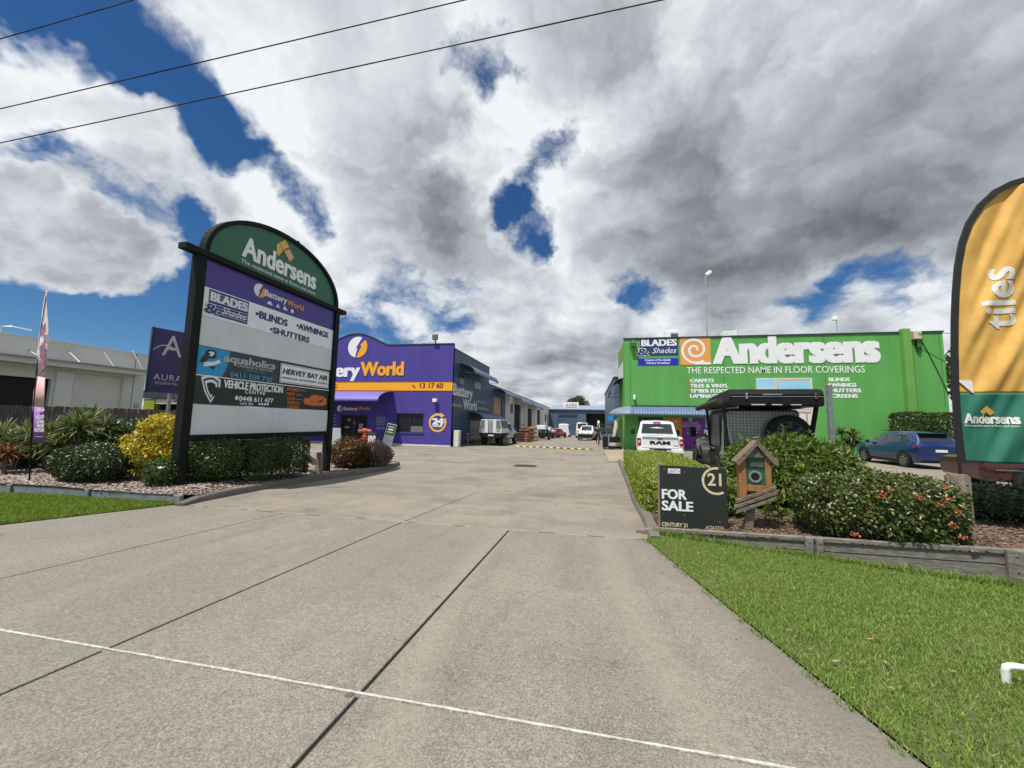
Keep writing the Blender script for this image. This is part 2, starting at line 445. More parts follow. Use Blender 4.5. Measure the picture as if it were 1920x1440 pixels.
# ------------------------------------------------------------------ ground, driveway, lawns, beds
def concrete(name, c, blotch, dirt, streak=.0, speck=.25, bump=.35, old=0., tracks=False):
    m = bpy.data.materials.new(name); m.use_nodes = True; MATS[name] = m
    nt = m.node_tree; N = nt.nodes; K = nt.links; b = N['Principled BSDF']
    ge = N.new('ShaderNodeNewGeometry'); P = ge.outputs['Position']

    def noise(s, det=5, ro=.6, vec=None, dist=0):
        n = N.new('ShaderNodeTexNoise'); n.inputs['Scale'].default_value = s; n.inputs['Detail'].default_value = det; n.inputs['Roughness'].default_value = ro; n.inputs['Distortion'].default_value = dist
        K.new(vec or P, n.inputs['Vector']); return n.outputs['Fac']

    def rng_(v, a, b_, lo, hi):
        n = N.new('ShaderNodeMapRange'); K.new(v, n.inputs[0])
        for i, x in enumerate((a, b_, lo, hi)): n.inputs[i + 1].default_value = x
        return n.outputs[0]

    def mix(f, a, b_, mode='MIX'):
        n = N.new('ShaderNodeMix'); n.data_type = 'RGBA'; n.blend_type = mode
        for i, v in ((0, f), (6, a), (7, b_)):
            if isinstance(v, (int, float)): n.inputs[i].default_value = v
            elif isinstance(v, tuple): n.inputs[i].default_value = (*v, 1)
            else: K.new(v, n.inputs[i])
        return n.outputs[2]

    def grey(v):
        n = N.new('ShaderNodeCombineColor')
        for i in range(3): K.new(v, n.inputs[i])
        return n.outputs[0]
    base = mix(rng_(noise(.55, 6, .62), .38, .66, 0, 1), c, blotch)
    base = mix(rng_(noise(2.3, 6, .7, dist=.6), .52, .74, 0, .55), base, dirt)
    mp = N.new('ShaderNodeMapping'); mp.inputs['Scale'].default_value = (2.2, .3, 1); K.new(P, mp.inputs[0])
    if streak: base = mix(rng_(noise(1.6, 4, .6, mp.outputs[0]), .5, .76, 0, streak), base, dirt)
    if old:
        mp2 = N.new('ShaderNodeMapping'); mp2.inputs['Scale'].default_value = (.55, .9, 1); K.new(P, mp2.inputs[0])
        base = mix(rng_(noise(.7, 9, .75, mp2.outputs[0], .3), .46, .66, 0, old), base, dirt)
    vo = N.new('ShaderNodeTexVoronoi'); vo.inputs['Scale'].default_value = 95; K.new(P, vo.inputs['Vector'])
    sp = rng_(noise(230, 2, .5), .3, .7, 1 - speck, 1 + speck)
    base = mix(1., base, grey(sp), 'MULTIPLY')
    base = mix(rng_(noise(.23, 4, .6), .46, .62, 0, .6), base, blotch)
    sp3 = rng_(noise(24, 4, .7), .3, .7, 1 - speck * .45, 1 + speck * .45)
    base = mix(1., base, grey(sp3), 'MULTIPLY')
    sp2 = rng_(noise(75, 3, .65), .35, .65, 1 - speck * 1.0, 1 + speck * 1.0)
    base = mix(1., base, grey(sp2), 'MULTIPLY')
    dots = rng_(vo.outputs['Distance'], .0, .16, 1 - speck * 1.3, 1)
    base = mix(1., base, grey(dots), 'MULTIPLY')
    if tracks:
        # pale tyre wear sweeping in from the street and grime along the right edge
        sep = N.new('ShaderNodeSeparateXYZ'); K.new(P, sep.inputs[0])
        def mt(op, a, b_):
            n = N.new('ShaderNodeMath'); n.operation = op
            for i, v in enumerate((a, b_)):
                if isinstance(v, (int, float)): n.inputs[i].default_value = v
                else: K.new(v, n.inputs[i])
            return n.outputs[0]
        yy = mt('SUBTRACT', sep.outputs[1], 5.5); bend = mt('MULTIPLY', mt('MULTIPLY', yy, yy), .035); wob = mt('MULTIPLY', noise(1.2, 3), .25)
        for off in (.15, -1.55, -5.0, -6.6):
            dx = mt('ABSOLUTE', mt('SUBTRACT', mt('SUBTRACT', sep.outputs[0], mt('ADD', bend, wob)), off), 0)
            msk = mt('MULTIPLY', rng_(dx, .05, .22, .55 if off > -2 else .3, 0), rng_(noise(9, 4, .7), .35, .65, .2, 1))
            base = mix(msk, base, (.30, .255, .205))
        ed = mt('ADD', sep.outputs[0], mt('MULTIPLY', sep.outputs[1], .13)); ed = mt('ADD', ed, mt('MULTIPLY', noise(1.1, 5, .7), .6))
        base = mix(rng_(ed, 1.75, 2.1, 0, .55), base, dirt)
        spots = N.new('ShaderNodeTexVoronoi'); spots.inputs['Scale'].default_value = 1.3; K.new(P, spots.inputs['Vector'])
        base = mix(mt('MULTIPLY', rng_(spots.outputs['Distance'], .02, .10, .75, 0), rng_(noise(14, 4), .4, .6, 0, 1)), base, (.07, .062, .055))
    K.new(base, b.inputs['Base Color']); b.inputs['Roughness'].default_value = .85; b.inputs['Specular IOR Level'].default_value = .3
    bp = N.new('ShaderNodeBump'); bp.inputs['Strength'].default_value = bump; bp.inputs['Distance'].default_value = .004
    K.new(noise(170, 3, .6), bp.inputs['Height']); K.new(bp.outputs[0], b.inputs['Normal'])
    return m


M_slab = concrete('slab_concrete', (.234, .213, .172), (.196, .182, .152), (.142, .130, .11), streak=.5, speck=.35, tracks=True)
M_lot = concrete('car_park_concrete', (.275, .238, .188), (.225, .202, .165), (.115, .11, .104), streak=.25, speck=.3, old=.85)
M_path = concrete('path_concrete', (.33, .27, .20), (.29, .24, .18), (.2, .17, .13), speck=.15)
M_kerb = concrete('kerb_concrete', (.17, .152, .125), (.125, .115, .10), (.065, .06, .052), speck=.3)
M_joint = M('joint_filler', (.03, .028, .026), .9, .3, 20)
M_white_seal = M('white_sealant', (.46, .45, .41), .7, .25, 22, bump=.6, bs=60, fine=.25, fs=40)
M_soil = M('garden_soil', (.055, .04, .028), .95, .4, 9, bump=1, bs=40)
M_turf = M('lawn_soil', (.09, .10, .03), .95, .4, 6, bump=1, bs=60)
M_terrain = M('terrain', (.09, .10, .05), .95, .3, .2)
M_asphalt = M('asphalt', (.055, .055, .056), .9, .2, 1.5, bump=.4, bs=120, fine=.3)


def sheet(name, xs, ys, zf, mat, kind='structure', parent=None):
    xs, ys = np.asarray(xs, float), np.asarray(ys, float); nx, ny = len(xs), len(ys)
    V = [(x, y, zf(x, y)) for y in ys for x in xs]
    F = [(j * nx + i, j * nx + i + 1, (j + 1) * nx + i + 1, (j + 1) * nx + i) for j in range(ny - 1) for i in range(nx - 1)]
    return tag(np_mesh(name, V, F, mat, parent, smooth=True), kind=kind)


def terr(x, y):
    if y < 6: z = .5 - .047 * max(y, -6)
    else: z = gz(0, y)
    return z - (.5 if y > 6 else .32) - (.6 if y > 20 else 0)


sheet('ground', list(range(-700, -40, 60)) + list(range(-40, 41, 4)) + list(range(60, 720, 60)), list(range(-600, -20, 60)) + list(range(-20, 41, 3)) + list(range(60, 900, 60)), terr, M_terrain)
sheet('road', [-60, -30, 0, 30, 60], [-16, -12, -8, -4], lambda x, y: .5 + .047 * 3.9 - .1, M_asphalt)

# driveway apron: poured slabs with open joints
RE = [(5.0, -4), (3.6, -2), (2.3, 0.2), (1.59, 2.37), (1.21, 4.48), (.88, 6.53)]
LE = [(-12., -4), (-10.4, 0), (-9.35, 2.2), (-8.74, 4.36), (-8.22, 6.53)]


def edge_x(E_, y):
    for (x0, y0), (x1, y1) in zip(E_, E_[1:]):
        if y0 <= y <= y1: return x0 + (x1 - x0) * (y - y0) / (y1 - y0)
    return E_[-1][0]


ysd = sorted({-4, 6.55} | {y for _, y in LE + RE} | set(np.linspace(-4, 6.5, 12)))
V_ = [(x, y, gz(x, y) - .02) for y in ysd for x in (edge_x(LE, y) + .04, edge_x(RE, y) - .04)]
drive = tag(np_mesh('driveway', V_, [(2 * i, 2 * i + 1, 2 * i + 3, 2 * i + 2) for i in range(len(ysd) - 1)], M_joint), kind='structure')
ROWS = [-4, 2.205, 6.525]
COLS = [None, -5.7, -3.25, -1.32, None]
g = .013
for j in range(2):
    y0, y1 = ROWS[j] + (.014 if j else 0), ROWS[j + 1] - (.014 if j == 0 else .008)
    for i in range(4):
        ys = sorted({y0, y1} | {yy for (_, yy) in LE + RE if y0 < yy < y1})
        left = [(COLS[i] + g if COLS[i] is not None else edge_x(LE, y), y) for y in ys]
        right = [(COLS[i + 1] - g if COLS[i + 1] is not None else edge_x(RE, y), y) for y in ys]
        poly = left + right[::-1]
        mb = MB().prism([(x, y, gz(x, y) - .14) for x, y in poly], (0, 0, .14))
        mb.build('concrete_slab', M_slab, drive, bevel=.005)
# white sealant run across the apron, and the pale mortar line at the car park
for (y, x0, x1, w, z, nm, jit, gap) in ((2.208, edge_x(LE, 2.2), edge_x(RE, 2.2), .017, .003, 'sealant_line', .0022, .0), (6.53, -8.2, .85, .013, .002, 'mortar_line', .006, .45)):
    mb = MB(); x = x0; n = 0
    pts = []
    while x < x1:
        pts.append((x, y + rnd.uniform(-jit, jit), w * rnd.uniform(.7, 1.1)))
        x += rnd.uniform(.04, .12)
    r0 = random.Random(4)
    skip = 0
    for (a, b) in zip(pts, pts[1:]):
        if skip > 0: skip -= 1; continue
        if r0.random() < gap * .25: skip = r0.randint(1, 7)
        za, zb = gz(a[0], a[1]) + z, gz(b[0], b[1]) + z
        mb.add([(a[0], a[1] - a[2] / 2, za), (b[0], b[1] - b[2] / 2, zb), (b[0], b[1] + b[2] / 2, zb), (a[0], a[1] + a[2] / 2, za),
                (a[0], a[1] - a[2] / 2, za - .03), (b[0], b[1] - b[2] / 2, zb - .03), (b[0], b[1] + b[2] / 2, zb - .03), (a[0], a[1] + a[2] / 2, za - .03)], [(0, 1, 2, 3), (4, 5, 1, 0), (3, 2, 6, 7)])
    mb.build(nm, M_white_seal if gap == 0 else M('pale_mortar', (.40, .37, .31), .85, .3, 12), drive)

# small round survey disc beside the joint
r = ray(655, 1303); k_ = (.5 - CZ) / (r.z + .047 * r.y); q = CAM + r * k_
sdk = thing('survey_disc', 'small brown metal disc set in the slab by the crossing joints', 'disc', (q.x, q.y, q.z))
MB().lathe([(.024, 0), (.024, .003), (.019, .005), (0, .004)], 16).build('cap', M('brown_metal', (.11, .095, .07), .7, .3, 40), sdk); MB().lathe([(.027, 0), (.025, .002)], 16).build('rim', M_joint, sdk)
# car park
lot = sheet('car_park', sorted(set(np.linspace(-26, -10, 17)) | set(np.linspace(-10, 8, 37)) | set(np.linspace(8, 34, 14))), sorted(set(np.linspace(6.54, 14, 38)) | set(np.linspace(14, 40, 40)) | set(np.linspace(40, 112, 30))), lambda x, y: gz(x, y) - (.4 if x > 1.3 and y < 8.2 else 0), M_lot)
mb = MB()
ys = np.linspace(6.56, 10.6, 14)
for a, b in zip(ys, ys[1:]):
    x0, x1 = -3.24 + (a - 6.5) * .03, -3.24 + (b - 6.5) * .03
    mb.add([(x0 - .009, a, gz(x0, a) + .003), (x0 + .009, a, gz(x0, a) + .003), (x1 + .009, b, gz(x1, b) + .003), (x1 - .009, b, gz(x1, b) + .003)], [(0, 1, 2, 3)])
mb.build('sawn_joint', M_joint, lot)
# pale footpath beside the green shop
fp = MB()
for (x0, x1, y0, y1) in ((.95, 2.3, 19.8, 27.9),):
    n = 8
    for k in range(n):
        a, b = y0 + (y1 - y0) * k / n + .006, y0 + (y1 - y0) * (k + 1) / n - .006
        fp = MB().prism([(x0, a, gz(x0, a)), (x1, a, gz(x1, a)), (x1, b, gz(x1, b)), (x0, b, gz(x0, b))], (0, 0, .06))
        fp.build('path_slab', M_path, lot, bevel=.004)

# drain grate
dr = thing('drain_grate', 'dark rusty steel drain grate set flush in the car park', 'grate', (0, 0, 0))
gp = ground_px(985, 874)
M_grate = M('rusty_steel', (.13, .10, .08), .7, .5, 9, metal=.6)
mb = MB()
for (dx, dy, sx, sy) in ((0, -.31, 1.0, .05), (0, .31, 1.0, .05), (-.475, 0, .05, .57), (.475, 0, .05, .57)):
    mb.box((gp.x + dx, gp.y + dy, .012), (sx, sy, .03))
mb.build('frame', M_grate, dr)
for k in range(12): MB().box((gp.x - .42 + k * .076, gp.y, .01), (.03, .57, .02)).build('bar', M_grate, dr)
MB().box((gp.x, gp.y, .001), (.9, .57, .006)).build('pit', M_joint, dr)


# kerbs -------------------------------------------------------------
def kerb(name, label, path, w, h, side=1):
    mb = MB(); n = len(path); rings = []
    for i, (x, y) in enumerate(path):
        a = Vector(path[max(i - 1, 0)]); b = Vector(path[min(i + 1, n - 1)]); d = (b - a).normalized(); nn = Vector((-d.y, d.x)) * side
        hh = h * (.35 if i == 0 else (.8 if i == 1 else 1))
        z = gz(x, y)
        rings.append([(x, y, z - .1), (x + nn.x * .015, y + nn.y * .015, z + hh * .8), (x + nn.x * .04, y + nn.y * .04, z + hh), (x + nn.x * w, y + nn.y * w, z + hh * 1.02), (x + nn.x * w, y + nn.y * w, z - .1)])
    V = [p for r in rings for p in r]; k = 5
    F = [(i * k + j, i * k + j + 1, (i + 1) * k + j + 1, (i + 1) * k + j) for i in range(n - 1) for j in range(k - 1)] + [tuple(range(k - 1, -1, -1)), tuple(range((n - 1) * k, n * k))]
    mb.add(V, F)
    return tag(mb.build(name, M_kerb, smooth=40), label, 'kerb', kind='structure')


KR = [(.93, 6.62), (.96, 7.2), (1.0, 8), (1.05, 10), (1.12, 12.5), (1.2, 15), (1.3, 18), (1.36, 19.8)]
kerb('kerb', 'weathered concrete kerb beside the clipped hedge', KR, .17, .15, -1)
KL = []
for q in ((345, 949), (380, 941), (430, 931), (500, 917), (560, 907), (620, 898), (680, 890), (725, 882), (750, 873)):
    p = ground_px(*q); KL.append((p.x, p.y))
KL += [(KL[-1][0] - .25, KL[-1][1] + .35), (KL[-1][0] - .9, KL[-1][1] + .45)]
kerb('kerb', 'weathered concrete kerb curving below the tall sign', KL, .17, .15, 1)

# sleeper walls -------------------------------------------------------
M_sleeper = M('weathered_timber', (.20, .185, .155), .85, .35, 3, bump=.7, bs=18, stretch=(2, 9, 14), hue=(.10, .095, .085), fine=.25, fs=60)
M_sleeper_b = M('painted_timber', (.175, .20, .215), .8, .3, 3, bump=.5, bs=18, stretch=(2, 9, 14), fine=.2, fs=60)
SR0, SR1 = Vector((.98, 7.0, 0)), Vector((5.32, 6.17, 0))
SRD = (SR1 - SR0).normalized(); SRN = Vector((SRD.y, -SRD.x, 0))   # towards camera
frS = Frame(SR0, SRD)
wallR = thing('retaining_wall', 'low grey weathered timber sleeper wall along the right lawn', 'retaining wall', SR0)
frS.off = SR0
top0 = frS.uv(1235, 991)[1]; top1 = frS.uv(1900, 1030)[1]
LW = (SR1 - SR0).length


def topz(u): return top0 + (top1 - top0) * u / LW


u_a = frS.uv(1226, 1000)[0]; u_b = frS.uv(1508, 1020)[0]; u_c = frS.uv(1534, 1025)[0]; u_d = frS.uv(1884, 1060)[0]; u_e = frS.uv(1925, 1070)[0]
for (a, b) in ((u_a + .02, u_b + .01), (u_b + .02, u_d + .02), (u_d + .03, u_d + 2.3)):
    for k, (v1, v0) in enumerate(((0, -.19), (-.196, -.40))):
        mb = MB().prism([frS.P(a, topz(a) + v0, -.075), frS.P(b, topz(b) + v0, -.075), frS.P(b, topz(b) + v1, -.075), frS.P(a, topz(a) + v1, -.075)], SRN * (.075 - .006 * k))
        mb.build('sleeper', M_sleeper, wallR, bevel=.008)
for (a, b, up) in ((u_a - .14, u_a - .01, .0), (u_a - .28, u_a - .15, -.03), (u_b + .0, u_b + .1, .01), (u_b + .13, u_c + .05, .005), (u_d, u_d + .16, .01)):
    mb = MB(); frS.box(mb, a, b, topz(a) - .42, topz(a) + up, .003, .07)
    o = mb.build('post', M_sleeper, wallR, bevel=.01)
    bo = MB(); frS_m = Matrix((frS.u, frS.v, frS.n)).transposed()
    for vv in (-.06, -.25): bo.lathe([(.016, 0), (.014, .008), (0, .01)], 10, frS_m, frS.P((a + b) / 2, topz(a) + up + vv, .07))
    bo.build('bolt', M('galvanised', (.35, .36, .37), .45, .2, 10, metal=.7), wallR)

SL0, SL1 = Vector((-8.3, 6.62, 0)), Vector((-13.0, 6.36, 0))
SLD = (SL0 - SL1).normalized()
frL = Frame(SL1, SLD); frL.off = SL1
wallL = thing('garden_edging', 'low blue grey timber edging along the left lawn', 'garden edging', SL1)
tL = lambda u: .40 - .01 * u
LL = (SL0 - SL1).length
cuts = [-12, -6, frL.uv(20, 915)[0], frL.uv(165, 925)[0], LL]
for a, b in zip(cuts, cuts[1:]):
    mb = MB().prism([frL.P(a + .05, .05, -.06), frL.P(b - .05, .05, -.06), frL.P(b - .05, tL(b), -.06), frL.P(a + .05, tL(a), -.06)], frL.n * .06)
    mb.build('sleeper', M_sleeper_b, wallL, bevel=.007)
for u in cuts[1:]:
    mb = MB(); frL.box(mb, u - .05, u + .07, .05, tL(u) + .012, -.03, .05); mb.build('post', M_sleeper_b, wallL, bevel=.008)

# beds
def bed(name, poly, zf, mat, label=None):
    bm = bmesh.new(); vs = [bm.verts.new((x, y, 0)) for x, y in poly]; bm.faces.new(vs)
    bmesh.ops.triangulate(bm, faces=bm.faces)
    for _ in range(6): bmesh.ops.subdivide_edges(bm, edges=[e for e in bm.edges if e.calc_length() > .5 and e.verts[0].co.y < 18 and abs(e.verts[0].co.x) < 15], cuts=1); bmesh.ops.triangulate(bm, faces=bm.faces)
    for v in bm.verts: v.co.z = zf(v.co.x, v.co.y)
    bmesh.ops.recalc_face_normals(bm, faces=bm.faces)
    me = bpy.data.meshes.new(name); bm.to_mesh(me); bm.free()
    if me.polygons[0].normal.z < 0: me.flip_normals()
    me.materials.append(mat); o = bpy.data.objects.new(name, me); link(o); return tag(o, kind='structure')


def bzL(x, y):
    z = .36 - .30 * smoothstep(7.5, 13, y) + .05 * smoothstep(-9, -12, x)
    kx = float(np.interp(y, [q[1] for q in KL[:9]], [q[0] for q in KL[:9]])); kt = gz(kx, y) + .135
    t = smoothstep(.15, .75, kx - x) if y > 6.7 else 1.
    return kt + (z - kt) * t
def bzR(x, y): return topz(max(0, min(LW, x - 1))) - .05 - .12 * smoothstep(8, 16, y) - .0 * x


BEDL = [(-24, 6.3), (-13, 6.34), (-8.45, 6.6)] + [(x - .14, y) for x, y in KL[1:9]] + [(KL[8][0] - .9, KL[8][1] + .2), (-10.4, 13.2), (-13, 15.0), (-24, 15.5)]
bed('garden_bed', BEDL, bzL, M_soil)
BEDR = [(1.0, 6.97), (5.32, 6.15), (12, 4.95), (12, 8.9), (8.8, 9.6), (6, 8.6), (3.3, 8.6), (3.2, 12), (3.25, 16.7), (1.42, 17.0)] + [(x + .15, y) for x, y in KR[::-1][2:-1]]
bed('garden_bed', BEDR, bzR, M_soil)
LAWNR = [(x + .0, y) for x, y in RE] + [(.98, 6.97), (5.32, 6.14), (12, 4.9), (26, 3), (26, -4)]
LAWNL = [(x, y) for x, y in LE] + [(-8.35, 6.58), (-13, 6.32), (-26, 6.0), (-26, -4)]
def lz(x, y):
    return .5 - .047 * y + .012 - .042 * max(0., min(x, 6.5) - 1.3) * smoothstep(3.2, 6.2, y)
bed('lawn', LAWNR, lz, M_turf); bed('lawn', LAWNL, lz, M_turf)


def in_poly(P, poly):
    x, y = P[:, 0], P[:, 1]; ins = np.zeros(len(P), bool); n = len(poly)
    for i in range(n):
        x0, y0 = poly[i]; x1, y1 = poly[(i + 1) % n]
        c = ((y0 > y) != (y1 > y)); xx = (x1 - x0) * (y - y0) / (y1 - y0 + 1e-12) + x0
        ins ^= c & (x < xx)
    return ins


def grass(name, label, poly, box, dens, hmin, hmax, mat, keep=None, wid=.0035, slope=None):
    x0, x1, y0, y1 = box; n = int((x1 - x0) * (y1 - y0) * dens)
    P = np.c_[rng.uniform(x0, x1, n), rng.uniform(y0, y1, n)]
    P = P[in_poly(P, poly)]
    if keep is not None: P = P[keep(P)]
    n = len(P)
    pat = .5 + .5 * np.sin(P[:, 0] * 2.3 + 1.3 * np.sin(P[:, 1] * 1.7)) * np.sin(P[:, 1] * 2.9 + np.sin(P[:, 0] * 3.1))
    h = rng.uniform(hmin, hmax, n) * (.7 + .55 * pat) * (1 + .6 * (rng.random(n) < .06))
    a = rng.uniform(0, 2 * np.pi, n); lean = rng.uniform(.15, 1.0, n) * h
    wa = rng.uniform(0, np.pi, n); w = wid * rng.uniform(.7, 1.5, n)
    z = np.array([lz(a, b) for a, b in P]) - .006
    if slope is not None: z = slope(P)
    b = np.c_[P, z]; dw = np.c_[np.cos(wa) * w, np.sin(wa) * w, 0 * w]
    mid = b + np.c_[np.cos(a) * lean * .35, np.sin(a) * lean * .35, h * .62]
    tip = b + np.c_[np.cos(a) * lean, np.sin(a) * lean, h]
    V = np.stack([b - dw, b + dw, mid + dw * .7, mid - dw * .7, tip], 1).reshape(-1, 3)
    i = np.arange(n)[:, None] * 5
    F = np.concatenate([i + [0, 1, 2], i + [0, 2, 3], i + [3, 2, 4]], 0)
    return tag(np_mesh(name, V, F, mat), label, 'grass', kind='stuff')


M_grass = M('grass_blades', (0, 0, 0), .55, leaf=[(.07, .14, .016), (.12, .23, .026), (.16, .29, .038), (.20, .33, .05), (.26, .36, .08), (.42, .40, .2)], trans=.3, spec=.3, patch=(.22, .30, .07))
M_grass_l = M('grass_blades_left', (0, 0, 0), .55, leaf=[(.075, .14, .01), (.12, .21, .015), (.16, .26, .02), (.19, .28, .03), (.23, .29, .05)], trans=.32, spec=.3)  # separate green range for the left lawn, without straw tones
grass('grass', 'short green lawn grass right of the driveway', LAWNR, (.9, 3.6, 1.2, 7.0), 9500, .014, .036, M_grass, wid=.003)
grass('grass', 'short green lawn grass in front of the timber sleeper wall', LAWNR, (3.6, 8.5, 1.5, 6.6), 6500, .018, .05, M_grass, wid=.0034)
grass('grass', 'short bright green lawn grass left of the driveway', LAWNL, (-16, -8.2, 3.0, 6.6), 4200, .03, .065, M_grass_l, wid=.005)
# tufts along the sleeper wall and blades leaning over the slab edge
grass('grass', 'longer grass growing against the timber sleeper wall', [(1.0, 6.85), (5.4, 6.0), (7, 5.7), (7, 5.95), (5.4, 6.14), (1.0, 6.97)], (1, 7, 5.6, 7), 6500, .05, .12, M_grass, wid=.004)

rw = np.random.default_rng(8)
def edge_fringe(P):
    ex = np.interp(P[:, 1], [y for _, y in RE], [x for x, _ in RE]); d = P[:, 0] - ex
    return (d > -.03 - .05 * (np.sin(P[:, 1] * 9) * .5 + np.sin(P[:, 1] * 23 + 1) * .5 > .1)) & (d < .07)
grass('grass', 'ragged grass fringe creeping over the right edge of the driveway', [(.5, 1), (4, 1), (4, 7), (.5, 7)], (.7, 2.4, 1.3, 6.6), 4000, .012, .03, M_grass, keep=edge_fringe, wid=.003)
# fallen leaves and litter on lawn and slab
M_dry = M('dry_leaf', (0, 0, 0), .7, leaf=[(.30, .17, .06), (.42, .28, .12), (.22, .09, .04), (.5, .42, .3), (.55, .5, .45)])
lf = MB()
lr = random.Random(3)
spots = [(1275, 1062), (1390, 1120), (1415, 1045), (1568, 1248), (1617, 1087), (1633, 1205), (1672, 1300), (1380, 1195), (1500, 1080), (1450, 1110), (1800, 1225), (1790, 1268), (1665, 1338), (1480, 1188), (1660, 1250), (1540, 1065), (1715, 1110), (1240, 1070), (1520, 1225), (1310, 1040), (1028, 1070), (1600, 1300), (1450, 1030), (1700, 1400)]
for k, (x, y) in enumerate(spots):
    r = ray(x, y); t = (.52 - CZ) / (r.z + .047 * r.y); p = CAM + r * t
    on_slab = p.x < edge_x(RE, p.y)
    if not on_slab: p.z = lz(p.x, p.y)
    a = lr.uniform(0, 6.28); L = lr.uniform(.018, .034); w = L * .35; zz = p.z + (.008 if on_slab else .035) - (.02 if on_slab else 0)
    c, s_ = math.cos(a), math.sin(a)
    pt = lambda u, v, h: (p.x + c * u - s_ * v, p.y + s_ * u + c * v, zz + h)
    q = MB().add([pt(-L, 0, 0), pt(-L * .2, w, .006), pt(L, 0, .01), pt(-L * .1, -w, .004)], [(0, 1, 2), (0, 2, 3)])
    o = q.build('fallen_leaf', M_dry)
    tag(o, 'small dry fallen leaf lying on the lawn or its concrete edge', 'leaf', 'fallen leaves scattered over the right lawn')

# loose bark and pebbles in the beds
def chips(name, label, poly, box, n, zf, mat, s0, s1):
    x0, x1, y0, y1 = box; P = np.c_[rng.uniform(x0, x1, n), rng.uniform(y0, y1, n)]; P = P[in_poly(P, poly)]; n = len(P)
    z = np.array([zf(a, b) for a, b in P]) + .012
    a = rng.uniform(0, 6.28, n); L = rng.uniform(s0, s1, n); w = L * rng.uniform(.4, .8, n); t = L * .3
    ca, sa = np.cos(a), np.sin(a); V = []
    for (du, dv, dh) in ((-1, -1, 0), (1, -1, 0), (1, 1, 0), (-1, 1, 0), (0, 0, 1.6)):
        V.append(np.c_[P[:, 0] + ca * du * L - sa * dv * w, P[:, 1] + sa * du * L + ca * dv * w, z + dh * t + rng.uniform(-.01, .01, n)])
    V = np.stack(V, 1).reshape(-1, 3); i = np.arange(n)[:, None] * 5
    F = np.concatenate([i + [0, 1, 4], i + [1, 2, 4], i + [2, 3, 4], i + [3, 0, 4]], 0)
    return tag(np_mesh(name, V, F, mat), label, 'mulch', kind='stuff')


M_chip = M('pale_pebbles', (0, 0, 0), .8, leaf=[(.12, .09, .075), (.24, .19, .155), (.34, .28, .24), (.20, .14, .11), (.42, .37, .33)])
M_bark = M('bark_mulch', (0, 0, 0), .9, leaf=[(.05, .03, .02), (.12, .06, .035), (.17, .10, .06), (.09, .07, .05), (.22, .15, .10)])
chips('mulch', 'pale pebble and bark mulch in the left garden bed', BEDL, (-15.5, -8.2, 6.3, 16.5), 22000, bzL, M_chip, .014, .035)
chips('mulch', 'brown bark mulch behind the right sleeper wall', BEDR, (1, 7, 6.1, 9), 9000, bzR, M_bark, .012, .03)
# ------------------------------------------------------------------ signs
M_black = M('black_steel', (.009, .011, .010), .65, .3, 6, spec=.2)
M_signgreen = M('sign_green', (.016, .125, .06), .35, .05, 2)
M_signpurple = M('sign_purple', (.055, .03, .25), .35, .05, 2)
M_signwhite = M('sign_white', (.86, .87, .88), .35, .05, 2, fine=.02)
M_signgrey = M('sign_blank_grey', (.66, .69, .70), .5, .06, 1.5, fine=.03)
M_signblack = M('sign_black', (.016, .02, .02), .35, .1, 2)
M_white = M('white_vinyl', (.80, .81, .82), .45, .03, 4)
M_orange = M('orange_vinyl', (.80, .36, .02), .45, .05, 4)
M_gold = M('gold_vinyl', (.78, .48, .10), .45, .05, 4)
M_tan = M('tan_vinyl', (.72, .45, .20), .45, .05, 4)
M_navy = M('navy_vinyl', (.015, .03, .17), .45, .05, 4)
M_sky = M('blue_vinyl', (.02, .30, .60), .4, .1, 3)
M_slate = M('slate_vinyl', (.03, .045, .065), .4, .1, 3)
M_silver = M('silver_vinyl', (.42, .43, .42), .4, .1, 9)
M_cyan = M('pale_blue_vinyl', (.10, .30, .52), .4, .05, 4)
M_car_orange = M('orange_print', (.62, .14, .03), .4, .1, 4)
M_lilac = M('lilac_vinyl', (.50, .47, .66), .45, .05, 4)

# --- tall tenant sign
SGL, SGR = Vector((-9.55, 7.52, 0)), atZ(610, 886, .04); SGR.z = 0
sg = thing('pylon_sign', 'tall black framed tenant sign with green arched top beside the driveway', 'sign', SGL)
SU = (SGR - SGL).normalized(); fr = Frame(SGL, SU); fr.off = SGL
WS = (SGR - SGL).length
v_rail = fr.uv(375, 478)[1]
z_bot = bzL(SGL.x, SGL.y)
for u in (0, WS):
    mb = MB(); fr.box(mb, u - .1, u + .115, -.05 if u == 0 else -.1, v_rail - .01, -.12, .11)
    mb.build('post', M_black, sg, bevel=.008)
for u in (0,):
    mb = MB(); fr.box(mb, u - .2, u + .2, z_bot - .05, z_bot + .015, -.24, .22); mb.build('base_plate', M_black, sg)
mb = MB(); fr.box(mb, -.45, WS + .42, v_rail - .02, v_rail + .13, -.10, .16); mb.build('top_rail', M_black, sg, bevel=.008)
vb1, vb0 = fr.uv(385, 815)[1], fr.uv(385, 823)[1]
mb = MB(); fr.box(mb, .116, WS - .116, vb0 - .04, vb1, -.08, .1); mb.build('bottom_rail', M_black, sg, bevel=.006)
